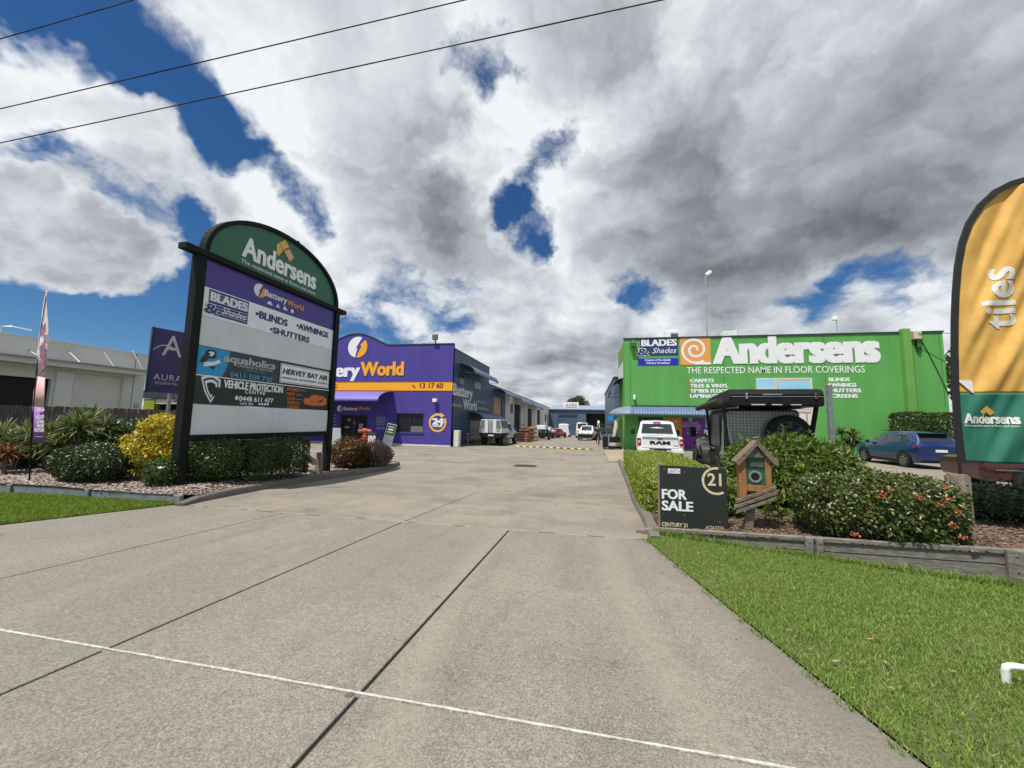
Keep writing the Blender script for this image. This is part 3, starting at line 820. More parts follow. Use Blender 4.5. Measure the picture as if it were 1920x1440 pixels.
# arch
v_arc = fr.uv(505, 424)[1]; AH = v_arc - (v_rail + .11)
uc = WS / 2
arc = lambda k, n=30: [(uc + (WS / 2 - .02) * k * math.cos(R_(180 - 180 * i / n)), v_rail + .11 + AH * (k if k < 1 else 1) * math.sin(R_(180 * i / n)) ** .92) for i in range(n + 1)]
mb = MB(); o_, i_ = arc(1), [(uc + (a - uc) * .955, v_rail + .11 + (b - v_rail - .11) * .935) for a, b in arc(1)]
strip(fr, mb, o_, i_, -.10, .12); mb.build('arch_frame', M_black, sg)
mb = MB(); fr.poly(mb, i_, -.05, .04); gp_ = mb.build('arch_panel', M_signgreen, sg)
mb = MB(); fr.box(mb, uc + .45, uc + .53, v_arc - .08, v_arc + .06, -.04, .04); mb.build('floodlight_bracket', M_black, sg)
fr.text(gp_, 'Andersens', (453, 480), (592, 541), (462, 446), M_signwhite, bold=.035, d=.055)
fr.text(gp_, 'The respected name in floors and more', (452, 491), (591, 554), (453, 484), M_signwhite, d=.055)
def pxpoly(fr, pts, d=0.): return [fr.uv(x, y, d) for x, y in pts]
mb = MB(); fr.poly(mb, pxpoly(fr, [(519, 458), (523, 455), (531, 470), (522, 480), (519, 474)], .055), .045, .06); fr.poly(mb, pxpoly(fr, [(524, 455), (535, 450), (542, 463), (532, 469)], .055), .045, .06)
mb.build('logo_tile', M_gold, gp_)
mb = MB(); fr.poly(mb, pxpoly(fr, [(533, 471), (542, 466), (551, 483), (543, 491)], .055), .045, .06); mb.build('logo_tile', M_tan, gp_)
# tenant panels: top edges measured at the left post
VV = [fr.uv(392, y)[1] for y in (489, 537, 592, 646, 702, 757, 813)]
VR = [fr.uv(620, y)[1] for y in (582, 620, 658, 698, 735, 771, 813)]
VV = [(a + b) / 2 for a, b in zip(VV, VR)]; VV[0] = v_rail - .021; VV[-1] = vb1 + .001
uA, uB = .118, WS - .118


def panel(k, mat, name='tenant_panel', u0=uA, u1=uB):
    mb = MB(); fr.box(mb, u0, u1, VV[k + 1] + .006, VV[k] - .006, -.03, .03)
    return mb.build(name, mat, sg)


pp = panel(0, M_signpurple)
fr.text(pp, 'Battery', (496, 553), (538, 570), (497, 542), M_white, bold=.02, d=.04)
fr.text(pp, 'World', (538, 571), (569, 583), (538, 561), M_orange, bold=.02, d=.04)


def bolt_logo(fr, parent, c, r, mats, d=.03, t=.01):
    """round logo split by a lightning flash"""
    cu, cv = c; mb = MB()
    L = [(cu - r * math.sin(R_(a)), cv + r * math.cos(R_(a))) for a in range(-25, 186, 10)]
    zig = [(cu - .22 * r, cv - .95 * r), (cu + .1 * r, cv - .05 * r), (cu - .12 * r, cv - .02 * r)]
    fr.poly(mb, L + zig[:1] + [(cu - .02 * r, cv - .12 * r), (cu - .18 * r, cv - .1 * r)], d, d + t); mb.build('logo', mats[0], parent)
    Rr = [(cu + r * math.sin(R_(a)), cv + r * math.cos(R_(a))) for a in range(48, 190, 10)]
    mb = MB(); fr.poly(mb, Rr + [(cu - .12 * r, cv - 1.0 * r), (cu + .42 * r, cv + .12 * r), (cu + .22 * r, cv + .16 * r)], d, d + t); mb.build('logo', mats[1], parent)


bolt_logo(fr, pp, fr.uv(485.5, 545), .20, (M_white, M_orange), .031)
# little icons under the name: car, boat, tent, house
for (x, y, sh) in ((504, 569, 'car'), (520, 574, 'sail'), (533, 579, 'tent'), (546, 584, 'house')):
    cu, cv = fr.uv(x, y); s = .09; mb = MB()
    if sh == 'car': pts = [(-1, -.4), (1, -.4), (1, .1), (.6, .2), (.4, .7), (-.4, .7), (-.6, .2), (-1, .1)]
    elif sh == 'sail': pts = [(-.9, -.5), (.8, -.5), (.6, -.2), (.1, -.2), (.1, .9), (-.8, -.2)]
    elif sh == 'tent': pts = [(-1, -.5), (1, -.5), (.5, .3), (0, .3), (0, .8), (-.4, .8)]
    else: pts = [(-.6, -.5), (.6, -.5), (.6, .1), (.9, .1), (0, .9), (-.9, .1), (-.6, .1)]
    fr.poly(mb, [(cu + a * s, cv + b * s) for a, b in pts], .031, .04); mb.build('icon', M_white, pp)
pw = panel(1, M_signwhite)


def blades_logo(fr, parent, q, d, sub=None):
    """q: pixel corners tl, tr, br, bl of the striped name block"""
    (ul, vt), (ur, _), (_, vb) = fr.uv(*q[0], d), fr.uv(*q[1], d), fr.uv(*q[3], d); ur = fr.uv(*q[1], d)[0]
    W, H = ur - ul, vt - vb
    for k in range(9):
        mb = MB(); a = vb + H * k / 9; fr.box(mb, ul, ur, a + H * .012, a + H / 9 - H * .012, d, d + .006); mb.build('stripe', M_navy, parent)
    fr.text(parent, 'BLADES', (ul + W * .03, vb + H * .56), (ur - W * .03, vb + H * .56), H * .34, M_white, bold=.045, d=d + .012, px=False)
    fr.text(parent, 'Shades', (ul + W * .32, vb + H * .16), (ur - W * .04, vb + H * .16), H * .28, M_white, shear=.35, d=d + .012, px=False)
    fr.text(parent, '&', (ul - W * .10, vb + H * .02), (ul + W * .26, vb + H * .02), H * .42, M_white, bold=.05, d=d + .014, px=False)
    fr.text(parent, '&', (ul - W * .08, vb + H * .04), (ul + W * .24, vb + H * .04), H * .38, M_navy, bold=.02, d=d + .020, px=False)


blades_logo(fr, pw, [(393, 541), (467, 567), (465, 609), (388, 588)], .031)
fr.text(pw, '•BLINDS', (479, 594), (539, 612), (480, 581), M_navy, bold=.03, d=.04)
fr.text(pw, '•AWNINGS', (556, 615), (615, 634), (556, 604), M_navy, bold=.03, d=.04)
fr.text(pw, '•SHUTTERS', (506, 622), (580, 643), (506, 611), M_navy, bold=.03, d=.04)
panel(2, M_signgrey, 'blank_panel')
# outboard service | air conditioning
us = fr.uv(522, 690)[0]
pa = panel(3, M_slate, u1=us - .004); pa2 = panel(3, M_signblack, u0=us + .004)
ua = fr.uv(425, 680)[0]
mb = MB(); pts = [(uA + .01, VV[4] + .02), (ua - .12, VV[4] + .02)] + [(ua - .12 + .16 * math.sin(R_(a)), VV[4] + .02 + (VV[3] - VV[4] - .04) * a / 100) for a in range(10, 101, 15)] + [(uA + .01, VV[3] - .02)]
fr.poly(mb, pts, .03, .036); sb = mb.build('blue_field', M_sky, pa)
# leaping fish over a propeller, as dark and pale shapes
def blob(fr, parent, pts, mat, d, name='emblem'):
    mb = MB(); fr.poly(mb, pxpoly(fr, pts, d), d, d + .005); return mb.build(name, mat, parent)
blob(fr, pa, [(378, 671), (384, 664), (386, 657), (393, 655), (402, 657), (407, 661), (404, 664), (407, 668), (402, 673), (392, 672), (386, 678), (379, 680), (374, 678)], M_signblack, .037)
blob(fr, pa, [(390, 660), (397, 659), (403, 662), (398, 668), (391, 667), (396, 664)], M_white, .043)
blob(fr, pa, [(382, 679), (402, 678), (411, 674), (414, 680), (404, 684), (394, 686), (382, 687)], M_white, .043)
blob(fr, pa, [(394, 686), (404, 688), (400, 693), (395, 690)], M_signblack, .037)
fr.text(pa, 'aquaholics', (419, 678), (516, 692), (420, 664), M_silver, bold=.035, d=.04)
fr.text(pa, 'Outboard Service', (444, 686), (511, 699), (444, 680), M_silver, d=.042, bold=.01)
fr.text(pa, 'Hervey Bay', (462, 694), (496, 701), (462, 690), M_cyan, d=.042)
fr.text(pa, '0411 509 730', (431, 705), (510, 717), (431, 696), M_cyan, bold=.02, d=.042)
v0, v1 = VV[4] + .07, VV[3] - .07
mb = MB(); fr.box(mb, us + .05, uB - .06, v0, v1, .03, .036); mb.build('name_plate', M_signwhite, pa2, bevel=.002)
mb = MB(); fr.box(mb, us + .075, uB - .085, v0 + .025, v1 - .025, .036, .039); mb.build('plate_border', M_signblack, pa2)
mb = MB(); fr.box(mb, us + .09, uB - .10, v0 + .04, v1 - .04, .039, .042); mb.build('plate_field', M_signwhite, pa2)
Hh = v1 - v0
fr.text(pa2, 'HERVEY BAY AIR', (us + .13, v0 + Hh * .47), (uB - .15, v0 + Hh * .47), Hh * .27, M_signblack, bold=.035, shear=.15, d=.046, px=False)
fr.text(pa2, 'REFRIGERATION - AIR CONDITIONING - ELECTRICAL', (us + .13, v0 + Hh * .22), (uB - .15, v0 + Hh * .22), Hh * .09, M_slate, d=.046, px=False)
# vehicle protection
pv = panel(4, M_signblack)
mb = MB(); fr.box(mb, uA, uB, VV[4] - .012, VV[4] + .012, .0, .034); mb.build('divider', M_signwhite, sg)
def shield(scale, hole):
    c = fr.uv(393, 729); W, H = .27 * scale, .36 * scale
    return [(c[0] - W, c[1] + H * .75), (c[0] - W * .4, c[1] + H * .98), (c[0] + W * .2, c[1] + H), (c[0] + W * .9, c[1] + H * .7), (c[0] + W * .9, c[1] + H * .1), (c[0] + W * .1, c[1] - H), (c[0] - W * .55, c[1] - H * .25)]
so = shield(1, 0)
for k, m_ in ((1.0, M_white), (.80, M_signblack), (.66, M_white), (.46, M_signblack)):
    mb = MB(); fr.poly(mb, shield(k, 0), .031, .036 + .006 * (1 - k) * 3); mb.build('shield', m_, pv)
mb = MB(); c = fr.uv(393, 729); fr.poly(mb, [(c[0] + .06, c[1] - .2), (c[0] + .36, c[1] - .1), (c[0] + .36, c[1] + .06), (c[0] - .02, c[1] + .05)], .031, .0445); mb.build('shield_notch', M_signblack, pv)
fr.text(pv, 'VEHICLE PROTECTION', (419, 726), (530, 737), (420, 712), M_white, bold=.045, d=.04)
fr.text(pv, 'CENTRE', (459, 737), (497, 741), (459, 731), M_white, d=.04, bold=.01, space=1.2)
fr.text(pv, '0448 611 477', (448, 752), (512, 755), (448, 743), M_white, bold=.02, d=.04)
cph = fr.uv(442, 746); mb = MB(); fr.poly(mb, circle_pts(*cph, .05, .06, n=14), .031, .036); mb.build('phone_dot', M_white, pv)
fr.text(pv, 'Unit 5|6', (450, 758), (474, 760), (450, 753), M_white, d=.04)
for k in range(4):
    q = fr.uv(485 + 5 * k, 757.5 + .2 * k); mb = MB(); fr.poly(mb, circle_pts(*q, .035, .035, n=10), .031, .036); mb.build('icon', M_white, pv)
for k, s in enumerate(('INTERIOR', 'PAINT', 'GLASS', 'WHEELS &', 'CALIPERS')):
    y = 733 + 8.2 * k; x1 = (561, 553, 553, 561, 560)[k]
    fr.text(pv, s, (538, y), (x1, y + .6), (538, y - 5.5), M_car_orange, bold=.03, d=.04)
    if k < 3: fr.text(pv, 'premium care', (x1 + 2, y), (x1 + 14, y + .3), (x1 + 2, y - 2), M_silver, d=.04)
blob(fr, pv, [(569, 752), (572, 745), (579, 741), (592, 740), (604, 743), (612, 748), (612, 758), (607, 761), (590, 762), (578, 759), (571, 757)], M_car_orange, .033, 'printed_car')
blob(fr, pv, [(572, 745), (579, 741), (585, 741), (578, 747)], M_signblack, .039, 'printed_car')
blob(fr, pv, [(594, 754), (606, 748), (603, 754)], M_signblack, .039, 'printed_car')
blob(fr, pv, [(578, 761), (604, 761), (602, 766), (582, 765)], M_signblack, .039, 'printed_car')
# blank lower panels with a seam
um = fr.uv(510, 780)[0]
panel(5, M_signgrey, 'blank_panel', u1=um - .003); panel(5, M_signgrey, 'blank_panel', u0=um + .003)

# --- purple residential sign on a steel pole behind
AU0, AU1 = atZ(272, 735, 3.05), None
dA = 13.2
def at_depth(px, py, d):
    r = ray(px, py); return CAM + r * (d / FPX)
p0, p1 = at_depth(277, 735, 12.6), at_depth(352, 738, 13.6)
p0.z = p1.z = 0
au = thing('pole_sign', 'dark purple residential sign panel on a grey steel pole behind the tall sign', 'sign', p0)
fa = Frame(p0, p1 - p0); fa.off = p0; WA = (p1 - p0).length + .12
M_aur = M('plum_sheet', (.055, .04, .15), .4, .08, 2)
vt, vb = fa.uv(283, 612)[1], fa.uv(273, 734)[1]
mb = MB(); fa.box(mb, 0, WA, vb, vt, -.06, .0); ap = mb.build('sign_panel', M_aur, au, bevel=.004)
mb = MB(); fa.box(mb, -.05, -.002, vb - .02, vt + .01, -.1, .01); mb.build('frame_edge', M_signblack, au)
up_ = fa.uv(321, 745)[0]
mb = MB(); mb.tube([fa.P(up_, -.1, -.12), fa.P(up_, vt - .2, -.12)], .055, 10); mb.build('pole', M('galvanised', (.35, .36, .37), .45), au, smooth=40)
mb = MB(); fa.box(mb, up_ + .14, up_ + .24, vb - .3, vb + .2, -.11, -.06); mb.build('bracket', M('galvanised', (0, 0, 0)), au)
M_aurw = M('silver_print', (.62, .60, .58), .4, .05, 3)
fa.text(ap, 'A', (303, 666), (340, 670), (311, 628), M_aurw, d=.006)
q0 = [fa.uv(287 + 38 * t, 656 - 9 * math.sin(t * 2.6) + 2 * t, .006) for t in np.linspace(0, 1, 9)]; mb = MB()
for a, b in zip(q0, q0[1:]): fa.poly(mb, [a, b, (b[0], b[1] + .04), (a[0], a[1] + .03)], .001, .008)
mb.build('swoosh', M_aurw, ap)
fa.text(ap, 'AURA', (287, 711), (340, 716), (288, 700), M_aurw, d=.006, space=1.15)
fa.text(ap, 'RESIDENTIAL', (291, 719), (334, 724), (291, 714), M_aurw, d=.006, space=1.3)


# --- cloth flags
def cloth(fr, rows, ns, d, mat, name, parent, amp=.03, folds=None, th=.004):
    """rows: list of (left uv, right uv) from bottom to top"""
    nr = len(rows); V = []; F = []
    for j, (a, b) in enumerate(rows):
        for i in range(ns + 1):
            t = i / ns; u = a[0] + (b[0] - a[0]) * t; v = a[1] + (b[1] - a[1]) * t
            w = folds(u, v, t) if folds else 0
            V.append(fr.P(u, v, d + w * amp))
    m = len(V)
    for j in range(nr - 1):
        for i in range(ns):
            q = j * (ns + 1) + i; F.append((q, q + 1, q + ns + 2, q + ns + 1))
    o = np_mesh(name, V, F, mat, parent, smooth=True)
    so_ = o.modifiers.new('thickness', 'SOLIDIFY'); so_.thickness = th; so_.offset = -1
    return o


# left faded flag
b0 = ground_px(55, 912, .02); b0 = Vector((-12.75, 6.75, .38))
fl = thing('feather_flag', 'faded white, pink and purple sail flag on a thin pole at the left bed', 'flag', b0)
ff = Frame(b0, Vector((.97, .10, 0))); ff.off = b0
M_fw = M('faded_white_cloth', (.78, .74, .75), .85, .2, 3, hue=(.62, .48, .54))
M_fr = M('faded_red_cloth', (.62, .30, .28), .85, .25, 3, hue=(.66, .52, .5))
M_fp = M('purple_cloth', (.30, .13, .38), .85, .12, 3)
tip = ff.uv(88, 543); u_b = ff.uv(60, 825)[0]
mb = MB(); mb.tube([ff.P(ff.uv(57, 905)[0], -.3), ff.P(ff.uv(58, 830)[0], ff.uv(58, 830)[1]), ff.P(ff.uv(66, 720)[0], ff.uv(66, 720)[1]), ff.P(ff.uv(76, 620)[0], ff.uv(76, 620)[1]), ff.P(*tip)], [.016, .014, .011, .008, .004], 8)
mb.build('pole', M_black, fl, smooth=40)
lx = [(57, 828), (59, 800), (61, 762), (63, 735), (66, 705), (70, 660), (73, 630), (76, 600), (79, 580), (84, 556), (88, 545)]
rx = [(83, 832), (83, 802), (84, 764), (84.5, 738), (85, 708), (86, 662), (87, 632), (88, 602), (88.5, 582), (89, 558), (88.6, 545)]
rows = [(ff.uv(*a), ff.uv(*b)) for a, b in zip(lx, rx)]
def wav(u, v, t): return math.sin(v * 2.1 + t * 4) * t + .4 * math.sin(v * 5.3 + u * 9)
cloth(ff, rows[:3], 6, -.005, M_fp, 'purple_cloth', fl, .03, wav)
cloth(ff, rows[2:5], 6, -.005, M_fr, 'red_cloth', fl, .03, wav)
fwc = cloth(ff, rows[4:], 6, -.005, M_fw, 'white_cloth', fl, .03, wav)
for s, x0, x1, y, h in (('Batte', 69, 83, 770, 5.5), ('AUTO', 67, 82, 784, 6), ('CAR', 69, 82, 793, 6), ('MOB', 70, 82, 801, 6), ('MOTOR', 65, 82, 809, 6), ('------', 66, 80, 819, 3)):
    ff.text(fl, s, (x0, y), (x1, y + 1.5), (x0, y - h), M_white, bold=.02, d=.035)
M_fdk = M('faded_print', (.32, .16, .22), .85, .3, 8)
for (pts) in ([(76, 618), (86, 604), (86, 622), (77, 634)], [(74, 652), (85, 636), (85, 668), (75, 672)], [(73, 683), (84, 662), (84, 690), (74, 700)]):
    mb = MB(); ff.poly(mb, pxpoly(ff, pts, .03), .030, .034); mb.build('faded_print', M_fdk, fl)

# right feather banner
pb = at_depth(1797, 880, 6.05); pb.z = bzR(pb.x, pb.y)
tb = thing('feather_banner', 'big yellow and green feather banner with tiles lettering at the right edge', 'flag', pb)
ft = Frame(pb, Vector((.985, -.17, 0))); ft.off = pb
M_ty = M('yellow_banner_cloth', (.70, .42, .10), .75, .12, 2.5, hue=(.60, .33, .07))
M_tg = M('green_banner_cloth', (.018, .155, .105), .75, .12, 2.5)
M_tk = M('black_sleeve', (.012, .012, .013), .7, .3, 8)
lp = [(1799, 868), (1793, 820), (1789, 770), (1786, 715), (1785, 660), (1785, 605), (1787, 550), (1791, 500), (1799, 455), (1812, 418), (1833, 385), (1862, 358), (1895, 341), (1930, 331)]
Lc = [ft.uv(*p) for p in lp]
kx = .0085
top_v = Lc[-1][1]
# curve carries on over the top outside the frame
ext = [(Lc[-1][0] + .25, top_v + .01), (Lc[-1][0] + .5, top_v - .02), (Lc[-1][0] + .72, top_v - .12)]
mb = MB(); mb.tube([ft.P(Lc[0][0] + .01, -.35)] + [ft.P(a, b) for a, b in Lc + ext], [.02] * 3 + [.018] * (len(Lc) + len(ext) - 2), 8); mb.build('pole', M_tk, tb, smooth=40)
inn = [(a + .07, b - (.02 * max(0, i - 6)) * .5) for i, (a, b) in enumerate(Lc + ext)]
mb = MB(); LL_ = Lc + ext
for i in range(len(LL_) - 1): ft.poly(mb, [LL_[i], LL_[i + 1], inn[i + 1], inn[i]], -.02, .02)
mb.build('sleeve', M_tk, tb)
uR = Lc[0][0] + 1.15
def fold(u, v, t):
    s = u * .85 - v * .40
    return (math.sin(s * 10 + 1.6 * math.sin(v * 1.15 + .4)) * .62 + math.sin(s * 23 + 2.2 * math.sin(v * .8 + 1.)) * .25 + .1 * math.sin(s * 41 + v * 3)) * min(1, t * 3.5)
vsplit = ft.uv(1850, 737)[1]
vbm = Lc[0][1] + .02
gi = lambda v: np.interp(v, [b for a, b in inn[:14]], [a for a, b in inn[:14]])
vs_g = np.linspace(vbm, vsplit, 30)
tgc = cloth(ft, [((float(gi(v)) - .01, v + (.0 if k else .0)), (uR, v + (.03 * math.sin(k) if k in (0,) else 0))) for k, v in enumerate(vs_g)], 52, 0, M_tg, 'green_cloth', tb, .055, fold)
vs_y = np.linspace(vsplit, top_v - .005, 90)
def right_u(v): return uR
tyc = cloth(ft, [((float(gi(v)) - .012, v), (right_u(v), v)) for v in vs_y], 60, 0, M_ty, 'yellow_cloth', tb, .055, fold)
fv = Frame(ft.o, ft.v, -ft.u); fv.off = pb            # lettering that climbs the flag
M_tw = M('white_print', (.72, .70, .66), .7, .05, 4)
def text_on_cloth(txt, u0, u1, v0, v1, mat, vertical, bold, parent, dd=.006):
    co, fs = glyphs(txt, bold); x0, x1 = co[:, 0].min(), co[:, 0].max(); y0, y1 = co[:, 1].min(), co[:, 1].max()
    me = bpy.data.meshes.new('lettering'); me.from_pydata([tuple(map(float, c)) for c in co], [], fs)
    bm = bmesh.new(); bm.from_mesh(me); bmesh.ops.triangulate(bm, faces=bm.faces)
    for _ in range(3):
        bmesh.ops.subdivide_edges(bm, edges=[e for e in bm.edges if e.calc_length() > .09], cuts=1); bmesh.ops.triangulate(bm, faces=bm.faces)
    for w in bm.verts:
        c = w.co; a, b = (c[0] - x0) / (x1 - x0), (c[1] - y0) / (y1 - y0)
        if vertical: u, v = u1 - (u1 - u0) * b, v0 + (v1 - v0) * a
        else: u, v = u0 + (u1 - u0) * a, v0 + (v1 - v0) * b
        t = (u - float(gi(v))) / (uR - float(gi(v)))
        w.co = ft.P(u, v, fold(u, v, t) * .055 + dd + c[2] * .5)
    bm.to_mesh(me); bm.free(); me.materials.append(mat); me.update()
    link(bpy.data.objects.new('lettering', me), parent)
(ut0, vt0), (ut1, vt1) = ft.uv(1843, 618), ft.uv(1898, 500)
text_on_cloth('tiles', ut0, ut1, vt0, vt1, M_tw, True, .02, tyc)
(ua0, va0), (ua1, va1) = ft.uv(1812, 794), ft.uv(1909, 776)
text_on_cloth('Andersens', ua0 - .03, ua1, va0, va1, M_tw, False, .04, tgc)
(ua0, va0), (ua1, va1) = ft.uv(1812, 801), ft.uv(1908, 797)
text_on_cloth('The respected name in floors and more', ua0 - .03, ua1, va0, va1, M_tw, False, .0, tgc)
for pts in ([(1838, 772), (1850, 761), (1858, 767), (1846, 777)], [(1852, 762), (1869, 773), (1861, 779), (1845, 770)]):
    mb = MB(); uvs = pxpoly(ft, pts, .03); mb.prism([ft.P(u, v, fold(u, v, (u - float(gi(v))) / (uR - float(gi(v)))) * .055 + .014) for u, v in uvs], ft.n * .004); mb.build('logo_tile', M_gold, tgc)
mb = MB(); uvs = pxpoly(ft, [(1794, 712), (1824, 713), (1826, 738)], .02); mb.prism([ft.P(u, v, fold(u, v, (u - float(gi(v))) / (uR - float(gi(v)))) * .055 + .012) for u, v in uvs], ft.n * .004); mb.build('folded_corner', M_tw, tgc)

# --- for sale board
M_saleboard = M('charcoal_board', (.022, .027, .026), .45, .1, 2)
M_cream = M('cream_vinyl', (.66, .58, .36), .45, .05, 4)
s0, s1 = Vector((1.14, 7.10, 0)), Vector((2.12, 7.14, 0))
fs_ = Frame(s0, s1 - s0)
u1_ = fs_.uv(1363, 930)[0]; u0_ = fs_.uv(1235, 930)[0]
zt_l = fs_.uv(1240, 872)[1]; zb = fs_.uv(1290, 991)[1]
zt_r = fs_.uv(1362, 879)[1]
sb_ = thing('for_sale_sign', 'dark charcoal for sale board on timber stakes beside the hedge', 'sign', s0); fs_.off = s0
mb = MB(); fs_.poly(mb, [(u0_ + .02, zb - .03), (u1_, zb - .03), (u1_, zt_r), (u0_ + .02, zt_l)], 0, .012); brd = mb.build('board', M_saleboard, sb_)
M_stake = M('grey_stake', (.24, .19, .145), .85, .3, 4, bump=.6, bs=20, stretch=(9, 9, 1.5))
mb = MB(); fs_.box(mb, u0_ - .005, u0_ + .075, zb - .35, zt_l + .03, -.05, -.002); mb.build('stake', M_stake, sb_, bevel=.004)
mb = MB(); fs_.box(mb, u1_ - .12, u1_ - .05, zb - .35, zt_r - .06, -.05, -.002); mb.build('stake', M_stake, sb_, bevel=.004)
fs_.text(brd, 'FOR', (1241, 935), (1288, 936), (1241, 918), M_white, bold=.035, d=.016, thick=.004)
fs_.text(brd, 'SALE', (1241, 957), (1300, 958), (1241, 940), M_white, bold=.035, d=.016, thick=.004)
fs_.text(brd, 'CENTURY 21', (1241, 987), (1289, 988), (1241, 980), M_cream, bold=.02, d=.016, thick=.004)
fs_.text(brd, 'Commercial Hervey Bay', (1241, 992), (1285, 992.5), (1241, 989.5), M_cream, d=.016, thick=.004)
fs_.text(brd, '4124 0224', (1324, 993), (1357, 994), (1324, 986), M_cream, bold=.0, d=.016, thick=.004)
fs_.text(brd, '21', (1327, 910), (1353, 911), (1328, 888), M_cream, bold=.02, d=.016, thick=.004)
cq = fs_.uv(1343, 902, .014); rq = fs_.uv(1343, 876, .014)[1] - cq[1]
mb = MB(); oo = circle_pts(*cq, rq, rq, 80, 300, 24); ii = [(cq[0] + (a - cq[0]) * .84, cq[1] + (b - cq[1]) * .84) for a, b in oo]
strip(fs_, mb, oo, ii, .013, .017); mb.build('ring_logo', M_cream, brd)
mb = MB(); (ux0, vx1), (ux1, vx0) = fs_.uv(1252, 878), fs_.uv(1275, 888); fs_.box(mb, ux0, ux1, vx0, vx1, .013, .016); stk = mb.build('sticker', M_white, brd)
fs_.text(stk, 'UNIT 4', (1254, 886), (1274, 887), (1254, 880), M('pink_ink', (.45, .10, .35), .6), d=.018, thick=.002)
for (x, y) in ((1245, 880), (1283, 885), (1283, 966), (1349, 979)):
    q = fs_.uv(x, y); mb = MB().lathe([(.011, 0), (.010, .004), (0, .006)], 10, Matrix((fs_.u, fs_.v, fs_.n)).transposed(), fs_.P(*q, .012)); mb.build('screw', M('galvanised', (0, 0, 0)), brd)

# --- birdhouse letterbox
M_cedar = M('oiled_cedar', (.30, .135, .05), .7, .3, 3, bump=.4, bs=20, stretch=(12, 12, 1.5), fine=.15, fs=50)
M_oldwood = M('old_grey_wood', (.19, .15, .115), .88, .4, 3, bump=.9, bs=16, stretch=(3, 12, 12), hue=(.085, .065, .05), fine=.25, fs=70)
M_boxgreen = M('dark_green_paint', (.018, .085, .045), .5, .2, 5)
lb0 = atZ(1402, 998, .36); lb0 = Vector((2.42, 7.12, .34))
lb = thing('letterbox', 'green birdhouse letterbox with gabled timber roof and round hole', 'letterbox', lb0)
fb = Frame(lb0, Vector((.98, -.1, 0))); fb.off = lb0
U = lambda x, y, d=0.: fb.uv(x, y, d)
mb = MB(); mb.prism([fb.P(*U(x, y), .0) for x, y in ((1398, 857), (1435, 857), (1435, 914), (1398, 914))], -fb.n * .17); bx_ = mb.build('box', M_boxgreen, lb, bevel=.003)
for (a, b) in ((1387, 1397), (1436, 1444)):
    mb = MB(); (x0, z0), (x1, z1) = U(a, 918 if a > 1400 else 936), U(b, 848); fb.box(mb, x0, x1, z0, U(b, 856)[1], -.15, .022); mb.build('side_board', M_cedar, lb, bevel=.003)
mb = MB(); (x0, z0), (x1, z1) = U(1396, 920), U(1436, 911); fb.box(mb, x0, x1, z0, z1, -.15, .012); mb.build('sill', M_cedar, lb, bevel=.003)
for (pts) in ([(1417, 826), (1417, 836), (1383, 873), (1376, 865)], [(1418, 826), (1418, 836), (1448, 870), (1457, 875), (1457, 863)]):
    mb = MB(); fb.poly(mb, pxpoly(fb, pts), -.22, .075); mb.build('roof_board', M_oldwood, lb, bevel=.003)
mb = MB(); fb.poly(mb, pxpoly(fb, [(1417, 838), (1398, 858), (1437, 858)]), -.16, .03); mb.build('gable', M_oldwood, lb, bevel=.003)
cH = U(1416, 894, .0); mt = Matrix((fb.u, fb.v, fb.n)).transposed()
mb = MB().lathe([(.098, 0), (.098, .012), (.085, .016), (.062, .010), (.062, .002)], 28, mt, fb.P(*cH, .001)); mb.build('hole_ring', M('brushed_steel', (.42, .42, .40), .35, .15, 20, metal=.8), lb, smooth=40)
mb = MB().lathe([(.066, 0), (.0, .003)], 28, mt, fb.P(*cH, .003)); mb.build('hole', M('dark_void', (.004, .004, .004), .9, .1), lb)
mb = MB(); (x0, z0), (x1, z1) = U(1404, 876), U(1432, 867); fb.box(mb, x0, x1, z0, z1, .0, .012); sl = mb.build('mail_slot', M('dull_green_metal', (.05, .085, .06), .4, .3, 8, metal=.4), lb, bevel=.002)
mb = MB(); (x0, z0), (x1, z1) = U(1406, 874.5), U(1430, 869); fb.box(mb, x0, x1, z0, z1, .0125, .016); mb.build('slot_flap', M('grey_metal', (.12, .14, .13), .4, .2, 8, metal=.5), sl)
fb.text(lb, 'mailbox', U(1398, 911), U(1414, 911), .026, M('worn_gold', (.55, .42, .18), .6), bold=.02, d=.006, px=False, thick=.003)
# leaning post and three slanted slats
pa_, pb_ = U(1396, 1000), U(1405, 905)
mb = MB(); mb.prism([fb.P(pa_[0], pa_[1] - .1, -.05), fb.P(pa_[0] + .12, pa_[1] - .1, -.05), fb.P(pb_[0] + .14, pb_[1], -.05), fb.P(pb_[0] + .02, pb_[1], -.05)], -fb.n * .08); mb.build('post', M_oldwood, lb, bevel=.004)
for (x0, y0, x1, y1, w) in ((1380, 943, 1454, 918, 7), (1376, 955, 1457, 926, 8), (1379, 963, 1454, 938, 7)):
    mb = MB(); mb.prism([fb.P(*U(x0, y0), .03), fb.P(*U(x0 + 2, y0 - w), .03), fb.P(*U(x1 + 1, y1 - w), .03), fb.P(*U(x1, y1), .03)], -fb.n * .07); mb.build('slat', M_oldwood, lb, bevel=.004)
# ------------------------------------------------------------------ buildings
def rects(u0, u1, v0, v1, holes):
    """wall rectangle minus rectangular openings -> list of rectangles"""
    us = sorted({u0, u1} | {min(max(x, u0), u1) for h in holes for x in h[:2]}); out = []
    for a, b in zip(us, us[1:]):
        vs = [v0]
        for h in sorted([h for h in holes if h[0] < b - 1e-6 and h[1] > a + 1e-6], key=lambda h: h[2]):
            vs += [max(h[2], v0), min(h[3], v1)]
        vs.append(v1)
        for c, d in zip(vs[::2], vs[1::2]):
            if d - c > 1e-4: out.append((a, b, c, d))
    return out


